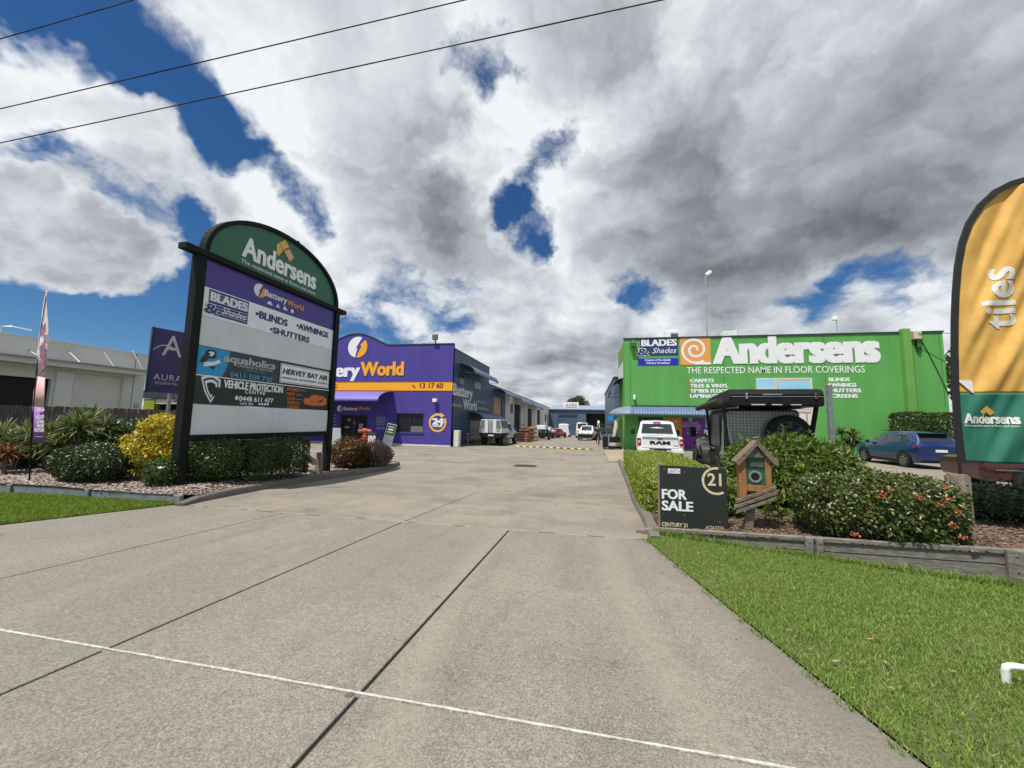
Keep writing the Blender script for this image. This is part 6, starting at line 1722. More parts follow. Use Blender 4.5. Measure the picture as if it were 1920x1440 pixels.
# red hydrant
p = atZ(683, 842, .0); t = thing('fire_hydrant', 'faded red pillar hydrant standing before the purple shop', 'hydrant', (-15.0, 24.0, 0))
p = atY(683, 840, 24.0); t.location = (p.x, 24.0, 0)
M_hyd = M('faded_red_iron', (.40, .085, .045), .6, .25, 6)
s = 1.0; ht = atY(683, 803, 24).z
MB().lathe([(.19, 0), (.19, .05), (.12, .06), (.12, ht * .45), (.2, ht * .46), (.2, ht * .5), (.13, ht * .52), (.13, ht * .56), (.2, ht * .57), (.2, ht * .6), (.13, ht * .62), (.14, ht * .82), (.2, ht * .85), (.2, ht * .92), (.1, ht)], 18).build('barrel', M_hyd, t, smooth=40)
for sx in (-1, 1):
    MB().tube([(0, 0, ht * .87), (sx * .28, 0, ht * .88), (sx * .4, 0, ht * .84)], .11, 12).build('outlet', M_hyd, t, smooth=40); MB().lathe([(.14, 0), (.14, .08), (.05, .1)], 14, Matrix.Rotation(R_(90 * sx), 3, 'Y'), (sx * .38, 0, ht * .85)).build('outlet_cap', M_hyd, t, smooth=40)


# A-frame boards
def aframe(label, px, py, Yd, w, h, mat, rz=0., lean=.18):
    p = atY(px, py, Yd); t = thing('sandwich_board', label, 'sign', (p.x, Yd, gz(p.x, Yd)), rz)
    for s in (-1, 1):
        m = Matrix.Rotation(s * lean, 3, 'X')
        MB().box(m @ Vector((0, 0, h / 2)) + Vector((0, s * h * math.sin(lean), 0)), (w, .03, h), m=m).build('leaf_board', mat, t, bevel=.006)
    return t, Matrix.Rotation(-lean, 3, 'X')


def board_frame(t, m, h, lean=.18):
    R3 = Matrix.Rotation(t.rotation_euler.z, 3, 'Z')
    o = t.location + R3 @ Vector((0, -h * math.sin(lean) - .017, 0))
    f = Frame(o, R3 @ Vector((1, 0, 0)), R3 @ (m @ Vector((0, 0, 1)))); f.off = t.location.copy(); return f


M_abk = M('black_board', (.02, .022, .024), .5, .2)
t, m = aframe('grey and black sandwich board beside the hydrant', 697, 838, 25.2, .62, 1.05, M_abk, R_(10))
f = board_frame(t, m, 1.05); R3 = Matrix.Rotation(-t.rotation_euler.z, 3, 'Z')
def local_text(t, f, *a, **k):
    o = f.text(t, *a, px=False, **k); o.data.transform(Matrix.Rotation(-t.rotation_euler.z, 4, 'Z')); return o
local_text(t, f, 'OLD', (-.27, .62), (.27, .62), .2, M_white, bold=.05, d=.01); local_text(t, f, 'TYRE', (-.27, .36), (.27, .36), .2, M_white, bold=.05, d=.01)
t, m = aframe('pale grey sandwich board beside the tall sign post', 628, 836, 26.2, .7, 1.3, M_signgrey, R_(60), .2)
p = atY(724, 838, 26.0)
lean_b = thing('menu_board', 'tall leaning framed board with green and white print before the shop', 'sign', (p.x, 26.0, 0), R_(8))
m = Matrix.Rotation(R_(11), 3, 'Y') @ Matrix.Rotation(R_(-6), 3, 'X') @ Matrix.Scale(.72, 3)
MB().box(m @ Vector((0, 0, 1.2)), (1.0, .05, 2.35), m=m).build('frame', M_alu, lean_b, bevel=.01)
MB().box(m @ Vector((0, -.03, 1.75)), (.9, .02, 1.1), m=m).build('print', M('dark_green_print', (.03, .05, .035), .5), lean_b)
MB().box(m @ Vector((0, -.03, .62)), (.9, .02, 1.0), m=m).build('print', M('grey_print', (.16, .18, .22), .5), lean_b)
for k in range(3): MB().box(m @ Vector((0, -.045, 2.05 - k * .27)), (.6 - .1 * (k % 2), .012, .12), m=m).build('print_line', (M('lime_print', (.3, .5, .1), .5), M_white, M('lime_print', (0, 0, 0)))[k], lean_b)

# speed hump: alternating yellow and black rubber pieces
M_rub = M('black_rubber', (.025, .025, .026), .8, .2); M_yel = M('yellow_rubber', (.62, .42, .09), .7, .2, 6)
ha, hb = ground_px(969, 837), ground_px(1112, 843)
hd = (hb - ha); sp_ = thing('speed_hump', 'yellow and black rubber speed hump across the lane', 'speed hump', ha)
nseg = 22
for k in range(nseg):
    a = hd * (k / nseg); b = hd * ((k + 1) / nseg)
    if k in (0,): pass
    mb = MB(); u = hd.normalized(); v = Vector((-u.y, u.x, 0)); L0 = (b - a).length
    prof = [(-.17, 0), (-.12, .035), (-.04, .055), (.04, .055), (.12, .035), (.17, 0)]
    mb.prism([a + v * q + Vector((0, 0, z)) for q, z in prof], (b - a) * .985); mb.build('hump_piece', M_yel if k % 2 == 0 else M_rub, sp_)

# concrete block and railing by the blue side wall
p = atY(854, 838, 28.6); t = thing('concrete_pillar', 'pale concrete protection block at the corner of the purple shop', 'bollard', (-10.02, 28.55, 0)); MB().box((0, 0, .62), (.42, .5, 1.26)).build('block', M_base, t, bevel=.03)
t = thing('handrail', 'grey steel handrail along the blue side wall', 'railing', (-9.6, 30, 0))
for y in (0, 2.2, 4.4): MB().tube([(0, y, -.05), (0, y, 1.0)], .03, 8).build('upright', M('galvanised', (0, 0, 0)), t)
for z in (.98, .55): MB().tube([(0, -.6, z), (0, 5.0, z)], .025, 8).build('rail', M('galvanised', (0, 0, 0)), t)

# power lines along the street, right overhead
M_wire = M('power_cable', (.012, .012, .013), .6, .2)
def span(label, a, b):
    pa_, pb_ = atY(*a, 7.0), atY(*b, 7.0); d = pb_ - pa_
    t = thing('power_line', label, 'cable', pa_)
    pts = []
    for k in range(-24, 40):
        s = k / 16; q = d * s; q.z += .0; pts.append(q + Vector((0, 0, .012 * d.length * (s * (s - 1)) * .35)))
    MB().tube(pts, .0135, 6).build('conductor', M_wire, t, smooth=60); return t
span('uppermost power line crossing the top left sky', (0, 73), (250, 0))
span('middle power line crossing the sky', (0, 204), (870, 0))
span('lowest power line, longest across the sky', (0, 268), (1240, 0))
# service cable to the green shop
sc_ = thing('service_cable', 'thin service cable running right from the meter box of the green shop', 'cable', atY(1722, 626, 27.7))
MB().tube([(0, 0, 0), (2, -.6, -.12), (4, -1.5, -.2), (9, -3, .0)], .02, 6).build('conductor', M_wire, sc_)
# street lamp head far left
p = atX(3, 612, -45); t = thing('roof_light', 'small light arm on top of the grey warehouse', 'lamp', (-45, p.y, 7.1))
MB().tube([(0, 0, 0), (0, 0, p.z - 7.1), (.3, .4, p.z - 7.0), (.9, 1.2, p.z - 7.15)], .05, 6).build('arm', M_alu, t)
# ------------------------------------------------------------------ vehicles
def paint(name, c, rough=.25): return M(name, c, rough, .04, 1.5, coat=.8, spec=.5)


M_tyre = M('tyre_rubber', (.015, .015, .016), .85, .25, 20); M_rim = M('alloy_rim', (.42, .43, .45), .3, .1, metal=.8); M_rimd = M('dark_rim', (.10, .105, .11), .4, .15, metal=.6)
M_trim = M('black_trim', (.012, .013, .014), .65, .2, 10, spec=.25); M_cg = glass('car_glass', (.012, .016, .018)); M_red = M('red_lens', (.42, .012, .012), .2, .1, 8, coat=.6); M_lens = M('clear_lens', (.55, .56, .56), .15, .1, coat=.6); M_orl = M('amber_lens', (.55, .18, .02), .2, .1)
M_chrome = M('chrome', (.6, .6, .62), .15, .05, metal=1.); M_plate = M('number_plate', (.70, .70, .66), .5, .05)


def wheel(parent, x, y, r, w, rim=None, spokes=5, side=1, axis='Y'):
    """wheel with its face looking along +y*side"""
    m = Matrix.Rotation(R_(-90) * side, 3, 'X') if axis == 'Y' else Matrix.Rotation(R_(90) * side, 3, 'Y')
    rim = rim or M_rim; k = r * .66
    c = (x, y, r) if len(np.shape(x)) == 0 else x
    t = MB().lathe([(k, -w / 2), (r * .9, -w / 2), (r, -w * .36), (r, w * .36), (r * .93, w / 2), (k * 1.04, w / 2), (k, w * .42)], 26, m, c).build('wheel', M_tyre, parent, smooth=35)
    MB().lathe([(k, -w * .3), (k, w * .44), (k * .93, w * .45), (k * .9, w * .2), (0, w * .16)], 26, m, c).build('rim', M_rimd, t, smooth=35)
    mb = MB()
    for i in range(spokes):
        a = 2 * math.pi * i / spokes; d = Vector((math.cos(a), math.sin(a), 0)); s = Vector((-d.y, d.x, 0)); z = Vector((0, 0, 1))
        p = [d * k * .12 - s * k * .12 + z * w * .40, d * k * .12 + s * k * .12 + z * w * .40, d * k * .93 + s * k * .17 + z * w * .45, d * k * .93 - s * k * .17 + z * w * .45]
        mb.prism([m @ q + Vector(c) for q in p], m @ (z * -w * .12))
    mb.lathe([(k * .2, w * .3), (k * .2, w * .44), (0, w * .46)], 12, m, c); mb.build('spokes', rim, t)
    return t


class Loft:
    """body skin through stations (x, zb, zw, zr, w, wr): bottom, waist, roof, half widths"""
    def __init__(s, st): s.st = st

    def ring(s, i):
        i0 = int(min(max(math.floor(i), 0), len(s.st) - 2)); t = i - i0
        a, b = s.st[i0], s.st[i0 + 1]; x, zb, zw, zr, w, wr = [p + (q - p) * t for p, q in zip(a, b)]
        h = zw - zb
        return [Vector((x, y, z)) for y, z in ((0, zb), (w * .88, zb), (w * .975, zb + .13 * h), (w, zb + .55 * h), (w * .97, zw), (wr, zr - .09 * (zr - zw) - .012), (wr * .86, zr), (0, zr + .025))]

    def pt(s, i, r, side=1):
        R0 = s.ring(i); r0 = int(min(math.floor(r), len(R0) - 2)); t = r - r0; p = R0[r0].lerp(R0[r0 + 1], t)
        return Vector((p.x, p.y * side, p.z))

    def body(s, name, mat, parent, sub=2, smooth=38):
        mb = MB(); idx = []
        n = len(s.st); ii = [k / sub for k in range((n - 1) * sub + 1)]
        rings = []
        for i in ii:
            R0 = s.ring(i); rings.append([Vector((p.x, p.y, p.z)) for p in R0] + [Vector((p.x, -p.y, p.z)) for p in R0[-2:0:-1]])
        k = len(rings[0]); V = [p for r in rings for p in r]
        F = [(a * k + j, a * k + (j + 1) % k, (a + 1) * k + (j + 1) % k, (a + 1) * k + j) for a in range(len(rings) - 1) for j in range(k)]
        F += [tuple(range(k)), tuple(reversed(range((len(rings) - 1) * k, len(rings) * k)))]
        return mb.add(V, F).build(name, mat, parent, smooth=smooth)

    def patch(s, name, mat, parent, quad, side=1, off=.008, n=3):
        """quad: four (station, ring) corners"""
        mb = MB(); g = []
        for j in range(n + 1):
            row = []
            for i in range(n + 1):
                u, v = i / n, j / n
                a = [quad[0][k] * (1 - u) * (1 - v) + quad[1][k] * u * (1 - v) + quad[2][k] * u * v + quad[3][k] * (1 - u) * v for k in (0, 1)]
                p = s.pt(a[0], a[1], side)
                p1 = s.pt(a[0] + .02, a[1], side) - s.pt(a[0] - .02, a[1], side); p2 = s.pt(a[0], a[1] + .03, side) - s.pt(a[0], a[1] - .03, side)
                nn = p1.cross(p2)
                if nn.length > 1e-9: nn.normalize()
                cen = Vector((p.x * .9, 0, .8))
                if nn.dot(p - cen) < 0: nn = -nn
                row.append(p + nn * off)
            g.append(row)
        b = [p for r in g for p in r]; F = [(j * (n + 1) + i, j * (n + 1) + i + 1, (j + 1) * (n + 1) + i + 1, (j + 1) * (n + 1) + i) for j in range(n) for i in range(n)]
        return mb.add(b, F).build(name, mat, parent, smooth=60)

    def across(s, name, mat, parent, i0, i1, r0=6.0, off=.008, inset=.04):
        """windscreen or rear glass: spans the car between two stations"""
        mb = MB(); V = []; m = 6
        for i in (i0, (i0 + i1) / 2, i1):
            L = s.pt(i, r0); top = s.ring(i)[7]
            for k in range(m + 1):
                t = -1 + 2 * k / m; y = L.y * t * (1 - inset); z = L.z + (top.z - L.z) * (1 - abs(t)); V.append(Vector((L.x, y, z)))
        d = (V[0] - V[-1 - m]); nn = Vector((d.z, 0, -d.x)).normalized()
        if nn.z < 0: nn = -nn
        V = [p + nn * off for p in V]
        F = [(j * (m + 1) + k, j * (m + 1) + k + 1, (j + 1) * (m + 1) + k + 1, (j + 1) * (m + 1) + k) for j in range(2) for k in range(m)]
        return mb.add(V, F).build(name, mat, parent, smooth=60)


def bx(name, mat, parent, c, sz, bev=.02, rz=0., m=None): return MB().box(c, sz, rz, m).build(name, mat, parent, bevel=bev, seg=2, smooth=40)


def arch(parent, x, y, r, side, mat, w=.02):
    mb = MB(); n = 16  # black disc on the body paints in the wheel well's shade and dark plastic
    for i in range(n):
        a, b = R_(-8 + 196 * i / n), R_(-8 + 196 * (i + 1) / n); R1, R0 = r * 1.0, 0
        mb.prism([(x + R1 * math.cos(a), y, r * .98 + R1 * math.sin(a)), (x + R1 * math.cos(b), y, r * .98 + R1 * math.sin(b)), (x, y, r * .5)], (0, side * w, 0))
    return mb.build('wheel_well_disc', mat, parent)


# --- blue wagon
p0 = atZ(1699, 876, .30); p1 = atZ(1629, 866, .30)
hd_ = Vector((p1.x - p0.x, p1.y - p0.y, 0)); ang = math.atan2(hd_.y, hd_.x)
fwd = Vector((math.cos(ang), math.sin(ang), 0)); lft = Vector((-fwd.y, fwd.x, 0))
# near rear wheel touches at p0 (left side of the car)
cc = p0 + fwd * 1.335 - lft * .80
bc = thing('blue_hatchback', 'dark blue small wagon parked nose in before the green wall', 'car', (cc.x, cc.y, .29), ang)
M_bluep = paint('blue_car_paint', (.004, .018, .10), .22)
lo = Loft([(2.15, .38, .74, .80, .62, .5), (2.05, .25, .82, .88, .80, .66), (1.75, .22, .92, .98, .865, .72), (.98, .22, 1.0, 1.09, .885, .74), (.18, .22, 1.03, 1.57, .885, .63), (-.5, .22, 1.05, 1.63, .885, .63), (-1.35, .22, 1.07, 1.59, .885, .61), (-1.74, .25, 1.07, 1.53, .87, .60), (-2.02, .3, 1.05, 1.11, .855, .70), (-2.13, .34, .92, .98, .83, .68)])
lo.body('body', M_bluep, bc)
for s in (1, -1):
    lo.patch('side_window', M_cg, bc, [(3.45, 4.1), (4.5, 4.12), (4.5, 4.85), (4.05, 4.85)], s)
    lo.patch('side_window', M_cg, bc, [(4.58, 4.12), (5.75, 4.14), (5.7, 4.85), (4.58, 4.85)], s)
    lo.patch('side_window', M_cg, bc, [(5.83, 4.15), (6.5, 4.3), (6.2, 4.85), (5.78, 4.85)], s)
    bx('mirror', M_bluep, bc, (.82, s * .98, 1.08), (.2, .2, .15), .05)
    for x in (1.335, -1.335):
        arch(bc, x, s * .862, .40, s, M_trim, .03); wheel(bc, x, s * .80, .335, .22, spokes=7, side=s)
    bx('tail_light', M_red, bc, (-1.96, s * .70, .97), (.22, .30, .14), .03); bx('reverse_lens', M_lens, bc, (-2.085, s * .56, .945), (.03, .13, .05), .01); bx('indicator_lens', M_orl, bc, (-2.04, s * .77, .96), (.06, .07, .05), .01)
    bx('roof_rail', M_trim, bc, (-.6, s * .6, 1.645), (1.7, .03, .03), .01)
    bx('sill_cladding', M_trim, bc, (0, s * .87, .27), (2.0, .05, .12), .02)
lo.across('windscreen', M_cg, bc, 3.08, 3.95); lo.across('rear_window', M_cg, bc, 7.08, 7.86)
bx('rear_bumper', M_trim, bc, (-2.06, 0, .38), (.16, 1.5, .16), .04); bx('number_plate', M_plate, bc, (-2.135, 0, .80), (.02, .42, .11), .004); bx('spoiler', M_bluep, bc, (-1.83, 0, 1.55), (.28, 1.12, .04), .015)
bx('exhaust', M_chrome, bc, (-2.12, -.5, .3), (.12, .08, .05), .02)
mb = MB()
for k in range(3):
    a = R_(90 + 120 * k); mb.prism([(-2.10, -.0 + .05 * math.cos(a) + dx, .93 + .05 * math.sin(a) + dz) for dx, dz in ((0, .045), (.026, 0), (0, -.045), (-.026, 0))], (-.012, 0, 0))
mb.build('badge', M_chrome, bc)

# --- white pickup
rx, ry = gpos(1237, 17.0, 815)
rm = thing('white_pickup', 'big white pickup truck parked tail out before the green shop awning', 'pickup truck', (rx, ry, .27), R_(84))
M_wp = paint('white_car_paint', (.74, .75, .76), .25)
# local origin at the tail
body = Loft([(0.0, .62, 1.10, 1.16, .93, .86), (.08, .50, 1.12, 1.2, .98, .92), (.5, .45, 1.13, 1.21, 1.0, .93), (1.85, .42, 1.13, 1.21, 1.0, .93), (1.95, .42, 1.13, 1.2, 1.0, .93), (4.2, .42, 1.12, 1.2, 1.0, .92), (4.5, .45, 1.1, 1.22, .99, .9), (5.6, .5, 1.05, 1.15, .95, .85), (5.8, .6, .9, 1.0, .8, .7)])
body.body('body', M_wp, rm)
cab = Loft([(1.98, 1.1, 1.16, 1.22, .95, .9), (2.02, 1.1, 1.2, 1.55, .95, .83), (2.12, 1.1, 1.22, 1.88, .95, .76), (2.9, 1.1, 1.22, 1.93, .95, .76), (3.7, 1.1, 1.22, 1.9, .95, .75), (4.45, 1.1, 1.16, 1.22, .94, .85)])
cab.body('cab', M_wp, rm)
mb = MB().add([(1.962, -.74, 1.29), (1.962, .74, 1.29), (2.062, .66, 1.76), (2.062, -.66, 1.76)], [(0, 1, 2, 3)]); mb.build('rear_window', M_cg, rm)
for s in (1, -1):
    cab.patch('side_window', M_cg, rm, [(2.05, 4.1), (2.95, 4.1), (2.95, 4.9), (2.05, 4.9)], s); cab.patch('side_window', M_cg, rm, [(3.05, 4.1), (4.5, 4.1), (4.05, 4.85), (3.05, 4.9)], s)
    bx('tail_light', M_red, rm, (.03, s * .87, .95), (.12, .17, .36), .03); bx('reverse_lens', M_lens, rm, (-.035, s * .87, .96), (.012, .1, .09), .004)
    bx('mirror', M_trim, rm, (3.9, s * 1.13, 1.32), (.12, .22, .3), .05)
    for x in (1.25, 4.8):
        arch(rm, x, s * .985, .46, s, M_trim, .02); wheel(rm, x, s * .9, .40, .28, spokes=6, side=s)
bx('tailgate', M_wp, rm, (-.015, 0, .95), (.06, 1.52, .50), .02); bx('spoiler_lip', M_wp, rm, (-.03, 0, 1.185), (.12, 1.5, .05), .015); bx('tailgate_handle', M_trim, rm, (-.055, 0, 1.10), (.03, .22, .035), .008)
bx('rear_bumper', M_wp, rm, (-.07, 0, .58), (.24, 1.9, .22), .05); bx('bumper_step', M_trim, rm, (-.15, 0, .67), (.12, .9, .03), .01); bx('plate_recess', M_trim, rm, (-.185, 0, .58), (.02, .5, .15), .004)
bx('number_plate', M('black_plate', (.02, .02, .022), .5), rm, (-.197, 0, .58), (.012, .37, .12), .003)
bx('brake_light', M_red, rm, (2.06, 0, 1.84), (.04, .36, .05), .01); bx('tow_bar', M_trim, rm, (-.1, 0, .42), (.3, .12, .1), .02)
fR = Frame((-.048, 0, 0), (0, -1, 0)); fR.text(rm, 'RAM', (-.42, .86), (.42, .86), .14, M_trim, bold=.05, d=0., px=False, thick=.02)
fR.text(rm, '1500', (.55, .80), (.72, .80), .035, M_trim, bold=.02, d=0., px=False, thick=.01); fR2 = Frame((-.206, 0, 0), (0, -1, 0)); fR2.text(rm, 'RAM 21', (-.14, .55), (.14, .55), .06, M_white, d=0., px=False, thick=.004)

# --- black four wheel drive with canopy and roof tent
fx, fy = gpos(1428, 10.0, 800)
fw = thing('four_wheel_drive', 'black four wheel drive with chequer plate canopy, roof tent and rear spare wheel', 'car', (fx, fy, .33), R_(90 - 4))
M_bk = M('black_car_paint', (.010, .011, .012), .3, .05, 3, spec=.4, coat=.3); M_dk = M('dark_canopy', (.022, .025, .026), .5, .1, 4, spec=.3)


def chequer(name, c=(.30, .30, .29)):
    m = M(name, c, .4, .12, 6, metal=.75); nt = m.node_tree; N = nt.nodes; K = nt.links
    ge = N.new('ShaderNodeNewGeometry'); sp = N.new('ShaderNodeSeparateXYZ'); K.new(ge.outputs['Position'], sp.inputs[0])
    ck = N.new('ShaderNodeTexChecker'); ck.inputs['Scale'].default_value = 1
    cb_ = N.new('ShaderNodeCombineXYZ'); cb_.inputs[2].default_value = .5
    hz = N.new('ShaderNodeMath'); hz.operation = 'ADD'; K.new(sp.outputs[0], hz.inputs[0]); K.new(sp.outputs[1], hz.inputs[1])
    for i, op in enumerate(('ADD', 'SUBTRACT')):
        m1 = N.new('ShaderNodeMath'); m1.operation = op; K.new(hz.outputs[0], m1.inputs[0]); K.new(sp.outputs[2], m1.inputs[1])
        m2 = N.new('ShaderNodeMath'); m2.operation = 'MULTIPLY'; K.new(m1.outputs[0], m2.inputs[0]); m2.inputs[1].default_value = 13; K.new(m2.outputs[0], cb_.inputs[i])
    K.new(cb_.outputs[0], ck.inputs['Vector']); ck.inputs['Color1'].default_value = (*[x * 1.25 for x in c], 1); ck.inputs['Color2'].default_value = (*[x * .72 for x in c], 1); K.new(ck.outputs['Color'], N['Principled BSDF'].inputs['Base Color']); bp = N.new('ShaderNodeBump'); bp.inputs['Strength'].default_value = 1.; bp.inputs['Distance'].default_value = .012; K.new(ck.outputs['Fac'], bp.inputs['Height']); K.new(bp.outputs[0], N['Principled BSDF'].inputs['Normal'])
    return m


M_chq = chequer('chequer_plate', (.36, .35, .33))
# local x forward, origin at the rear of the canopy
W = .89
can = MB()
prof = [(-W, .95), (W, .95), (W, 1.45), (W * .965, 2.04), (W * .90, 2.11), (-W * .90, 2.11), (-W * .965, 2.04), (-W, 1.45)]
can.prism([(0, y, z) for y, z in prof], (1.75, 0, 0)); cn = can.build('canopy', M_dk, fw, bevel=.015)
mb = MB().prism([(-.006, y * .97, z) for y, z in ((-W, 1.0), (W, 1.0), (W, 1.45), (W * .96, 1.99), (W * .88, 2.07), (-W * .88, 2.07), (-W * .96, 1.99), (-W, 1.45))], (-.02, 0, 0)); mb.build('rear_plate', M_chq, fw)
mb = MB().prism([(.02, W + .0, 1.0), (.30, W + .0, 1.0), (.12, W * .975, 1.9), (.02, W * .975, 1.9)], (0, .012, 0)); mb.build('corner_plate', chequer('bright_chequer', (.5, .51, .52)), fw)
bx('side_hatch', M('satin_black', (.02, .022, .024), .35, .1), fw, (.93, W + .008, 1.55), (1.1, .02, .86), .006); bx('tray', M_trim, fw, (.9, 0, .84), (1.9, 1.82, .16), .02); bx('tray_side', M_alu, fw, (.2, W + .02, .93), (.35, .03, .1), .006)
for s in (1, -1):
    bx('toolbox', M_trim, fw, (1.35, s * (W - .12), .60), (.5, .3, .44), .02); bx('toolbox', M_trim, fw, (.12, s * (W - .12), .62), (.28, .3, .4), .02); bx('side_step', M_trim, fw, (2.6, s * .86, .48), (1.7, .16, .08), .02); bx('mud_flap', M_trim, fw, (.24, s * .8, .42), (.03, .3, .4), .005); bx('door_lower', M_bk, fw, (2.5, s * .82, .80), (1.35, .06, .62), .02)
MB().tube([(1.6, W + .02, 1.05), (1.2, W + .03, 1.02), (.9, W + .03, 1.05)], .015, 6).build('hatch_latch', M_chrome, fw)
# cab and bonnet
cabl = Loft([(1.82, .7, 1.2, 1.9, .82, .70), (2.3, .65, 1.2, 1.95, .84, .70), (2.9, .65, 1.2, 1.93, .84, .69), (3.35, .65, 1.2, 1.3, .84, .74), (4.3, .65, 1.15, 1.25, .82, .7), (4.6, .6, 1.1, 1.18, .78, .66)])
cabl.body('cab', M_bk, fw); cabl.across('windscreen', M_cg, fw, 2.08, 2.92)
for s in (1, -1):
    cabl.patch('side_window', M_cg, fw, [(.3, 4.1), (2.6, 4.1), (2.05, 4.9), (.3, 4.9)], s)
    bx('mirror', M_trim, fw, (3.1, s * 1.13, 1.45), (.1, .24, .34), .04); MB().tube([(3.1, s * .82, 1.35), (3.1, s * 1.1, 1.4)], .02, 6).build('mirror_arm', M_trim, fw)
    MB().box((3.048, s * 1.13, 1.45), (.005, .19, .28)).build('mirror_glass', M('mirror_glass', (.5, .55, .56), .05, .02, metal=1.), fw)
    for x in (.75, 3.85): arch(fw, x, s * .90, .50, s, M_trim, .03); wheel(fw, x, s * .82, .42, .28, M_rimd, 6, s)
bx('bull_bar', M_trim, fw, (4.75, 0, .85), (.2, 1.7, .45), .05); MB().tube([(4.8, -.7, 1.0), (4.75, -.6, 1.35), (4.75, .6, 1.35), (4.8, .7, 1.0)], .03, 8).build('bull_bar_hoop', M_trim, fw)
# rear carrier with spare wheel
sw = wheel(fw, Vector((-.22, -.52, 1.5)), 0, .47, .3, M_rimd, 6, -1, 'X'); bx('wheel_carrier', M_trim, fw, (-.08, -.52, 1.3), (.1, .16, .9), .01); bx('rear_bar', M_trim, fw, (-.1, 0, .72), (.2, 1.75, .2), .03)
MB().tube([(-.1, .25, 1.02), (-.22, .2, 1.22), (-.22, .05, 1.22), (-.1, .0, 1.02)], .02, 8).build('jack_handle', M_trim, fw)
# rack legs and roof tent overhanging the tail
for s in (1, -1):
    for x in (-.42, 1.5): MB().beam((x, s * .98 if s > 0 else s * 1.06, 2.18), (x + .1, s * .88, .98), .10, .07).build('rack_leg', M_trim, fw)
    MB().beam((-.6, s * .7, 2.14), (2.4, s * .7, 2.14), .05, .05).build('rack_rail', M_alu, fw)
tn = MB(); TW = 1.0
tp2 = [(-.75, 2.17), (-.75, 2.46), (-.70, 2.56), (-.55, 2.60), (1.3, 2.52), (2.2, 2.40), (2.35, 2.34), (2.35, 2.16)]
tn.prism([(x, -TW - .1, z) for x, z in tp2], (0, 2 * TW, 0)); tent = tn.build('roof_tent', M('tent_shell', (.009, .010, .011), .5, .2, 4, spec=.25), fw, bevel=.025, seg=2)
bx('tent_seam', M_alu, tent, (-.756, -.1, 2.40), (.008, 1.96, .012), .0); bx('tent_badge', M_alu, tent, (-.765, -.02, 2.45), (.012, .42, .028), .004)
for y in (.54, -.92): bx('tent_latch', M_chrome, tent, (-.775, y, 2.42), (.03, .045, .15), .008); bx('tent_latch', M_trim, tent, (-.78, y, 2.42), (.03, .02, .06), .004)
MB().tube([(-.55, TW + .09, 2.30), (.6, TW + .1, 2.27), (2.2, TW + .1, 2.22)], .085, 10).build('awning_bag', M('brown_canvas', (.045, .035, .03), .9, .2, 9, bump=.4, bs=30), fw, smooth=50); bx('light_bar', M_lens, fw, (-.78, .3, 2.2), (.04, .3, .03), .005)
for y in (-.1, -.5): bx('light_bar', M_lens, fw, (-.78, y, 2.2), (.04, .22, .025), .005)

# --- maroon car half hidden by the banner
mx0, my0 = gpos(1880, 10.2, 800)
mc = thing('maroon_sedan', 'dark maroon old sedan half hidden behind the big banner', 'car', (mx0 + 2.1, my0 + .75, .34), R_(172))
M_mar = paint('maroon_car_paint', (.055, .008, .010), .3)
ml = Loft([(2.35, .4, .8, .86, .75, .66), (2.2, .3, .86, .92, .84, .74), (1.0, .28, .92, .98, .86, .76), (.3, .28, .94, 1.42, .86, .6), (-.8, .28, .94, 1.45, .86, .6), (-1.5, .28, .92, .98, .86, .74), (-2.2, .32, .88, .93, .84, .74), (-2.4, .42, .8, .85, .75, .66)])
ml.body('body', M_mar, mc); ml.across('windscreen', M_cg, mc, 2.1, 2.95); ml.across('rear_window', M_cg, mc, 4.05, 4.9)
for s in (1, -1):
    ml.patch('side_window', M_cg, mc, [(2.6, 4.1), (4.6, 4.1), (4.05, 4.9), (2.95, 4.9)], s); bx('chrome_strip', M_chrome, mc, (0, s * .865, .62), (4.2, .02, .03), .005)
    for x in (1.4, -1.35): arch(mc, x, s * .845, .37, s, M_trim, .025); wheel(mc, x, s * .78, .32, .2, M_chrome, 10, s)

# --- white ute with tray canopy by the blue wall
up0 = Vector((-8.55, 31.5, 0))
ut = thing('white_ute', 'white ute with ladder on its canopy parked by the blue wall', 'ute', (-8.0, 30.9, 0), R_(84))
M_wc = M('white_canopy', (.66, .67, .68), .4, .05, 3)
mb = MB(); cw = .98
mb.prism([(0, y, z) for y, z in ((-cw, 1.05), (cw, 1.05), (cw, 1.45), (cw * .84, 2.15), (-cw * .84, 2.15), (-cw, 1.45))], (1.9, 0, 0)); mb.build('canopy', M_wc, ut, bevel=.02)
for s in (1, -1):
    mb = MB().prism([(-.004, s * cw * .52, 1.42), (-.004, s * cw * .96, 1.42), (-.004, s * cw * .82, 2.1), (-.004, s * cw * .52, 2.1)], (-.012, 0, 0)); mb.build('grey_panel', M('grey_canvas', (.14, .14, .14), .8), ut)
    mb = MB().prism([(.06, s * cw * 1.002, 1.46), (1.84, s * cw * 1.002, 1.46), (1.84, s * cw * .86, 2.1), (.06, s * cw * .86, 2.1)], (0, s * .012, 0)); mb.build('side_panel', M('grey_canvas', (0, 0, 0)), ut)
    for k in range(2): bx('vent', M_trim, ut, (-.01, s * .7, 1.2 + .13 * k), (.012, .36, .045), .003)
    bx('tail_light', M_red, ut, (-.03, s * .8, .92), (.05, .2, .1), .01); bx('ladder_rail', M_trim, ut, (-.03, s * .16, 1.58), (.03, .03, 1.1), .004)
for k in range(6): bx('ladder_rung', M_trim, ut, (-.03, 0, 1.1 + k * .19), (.03, .3, .03), .004)
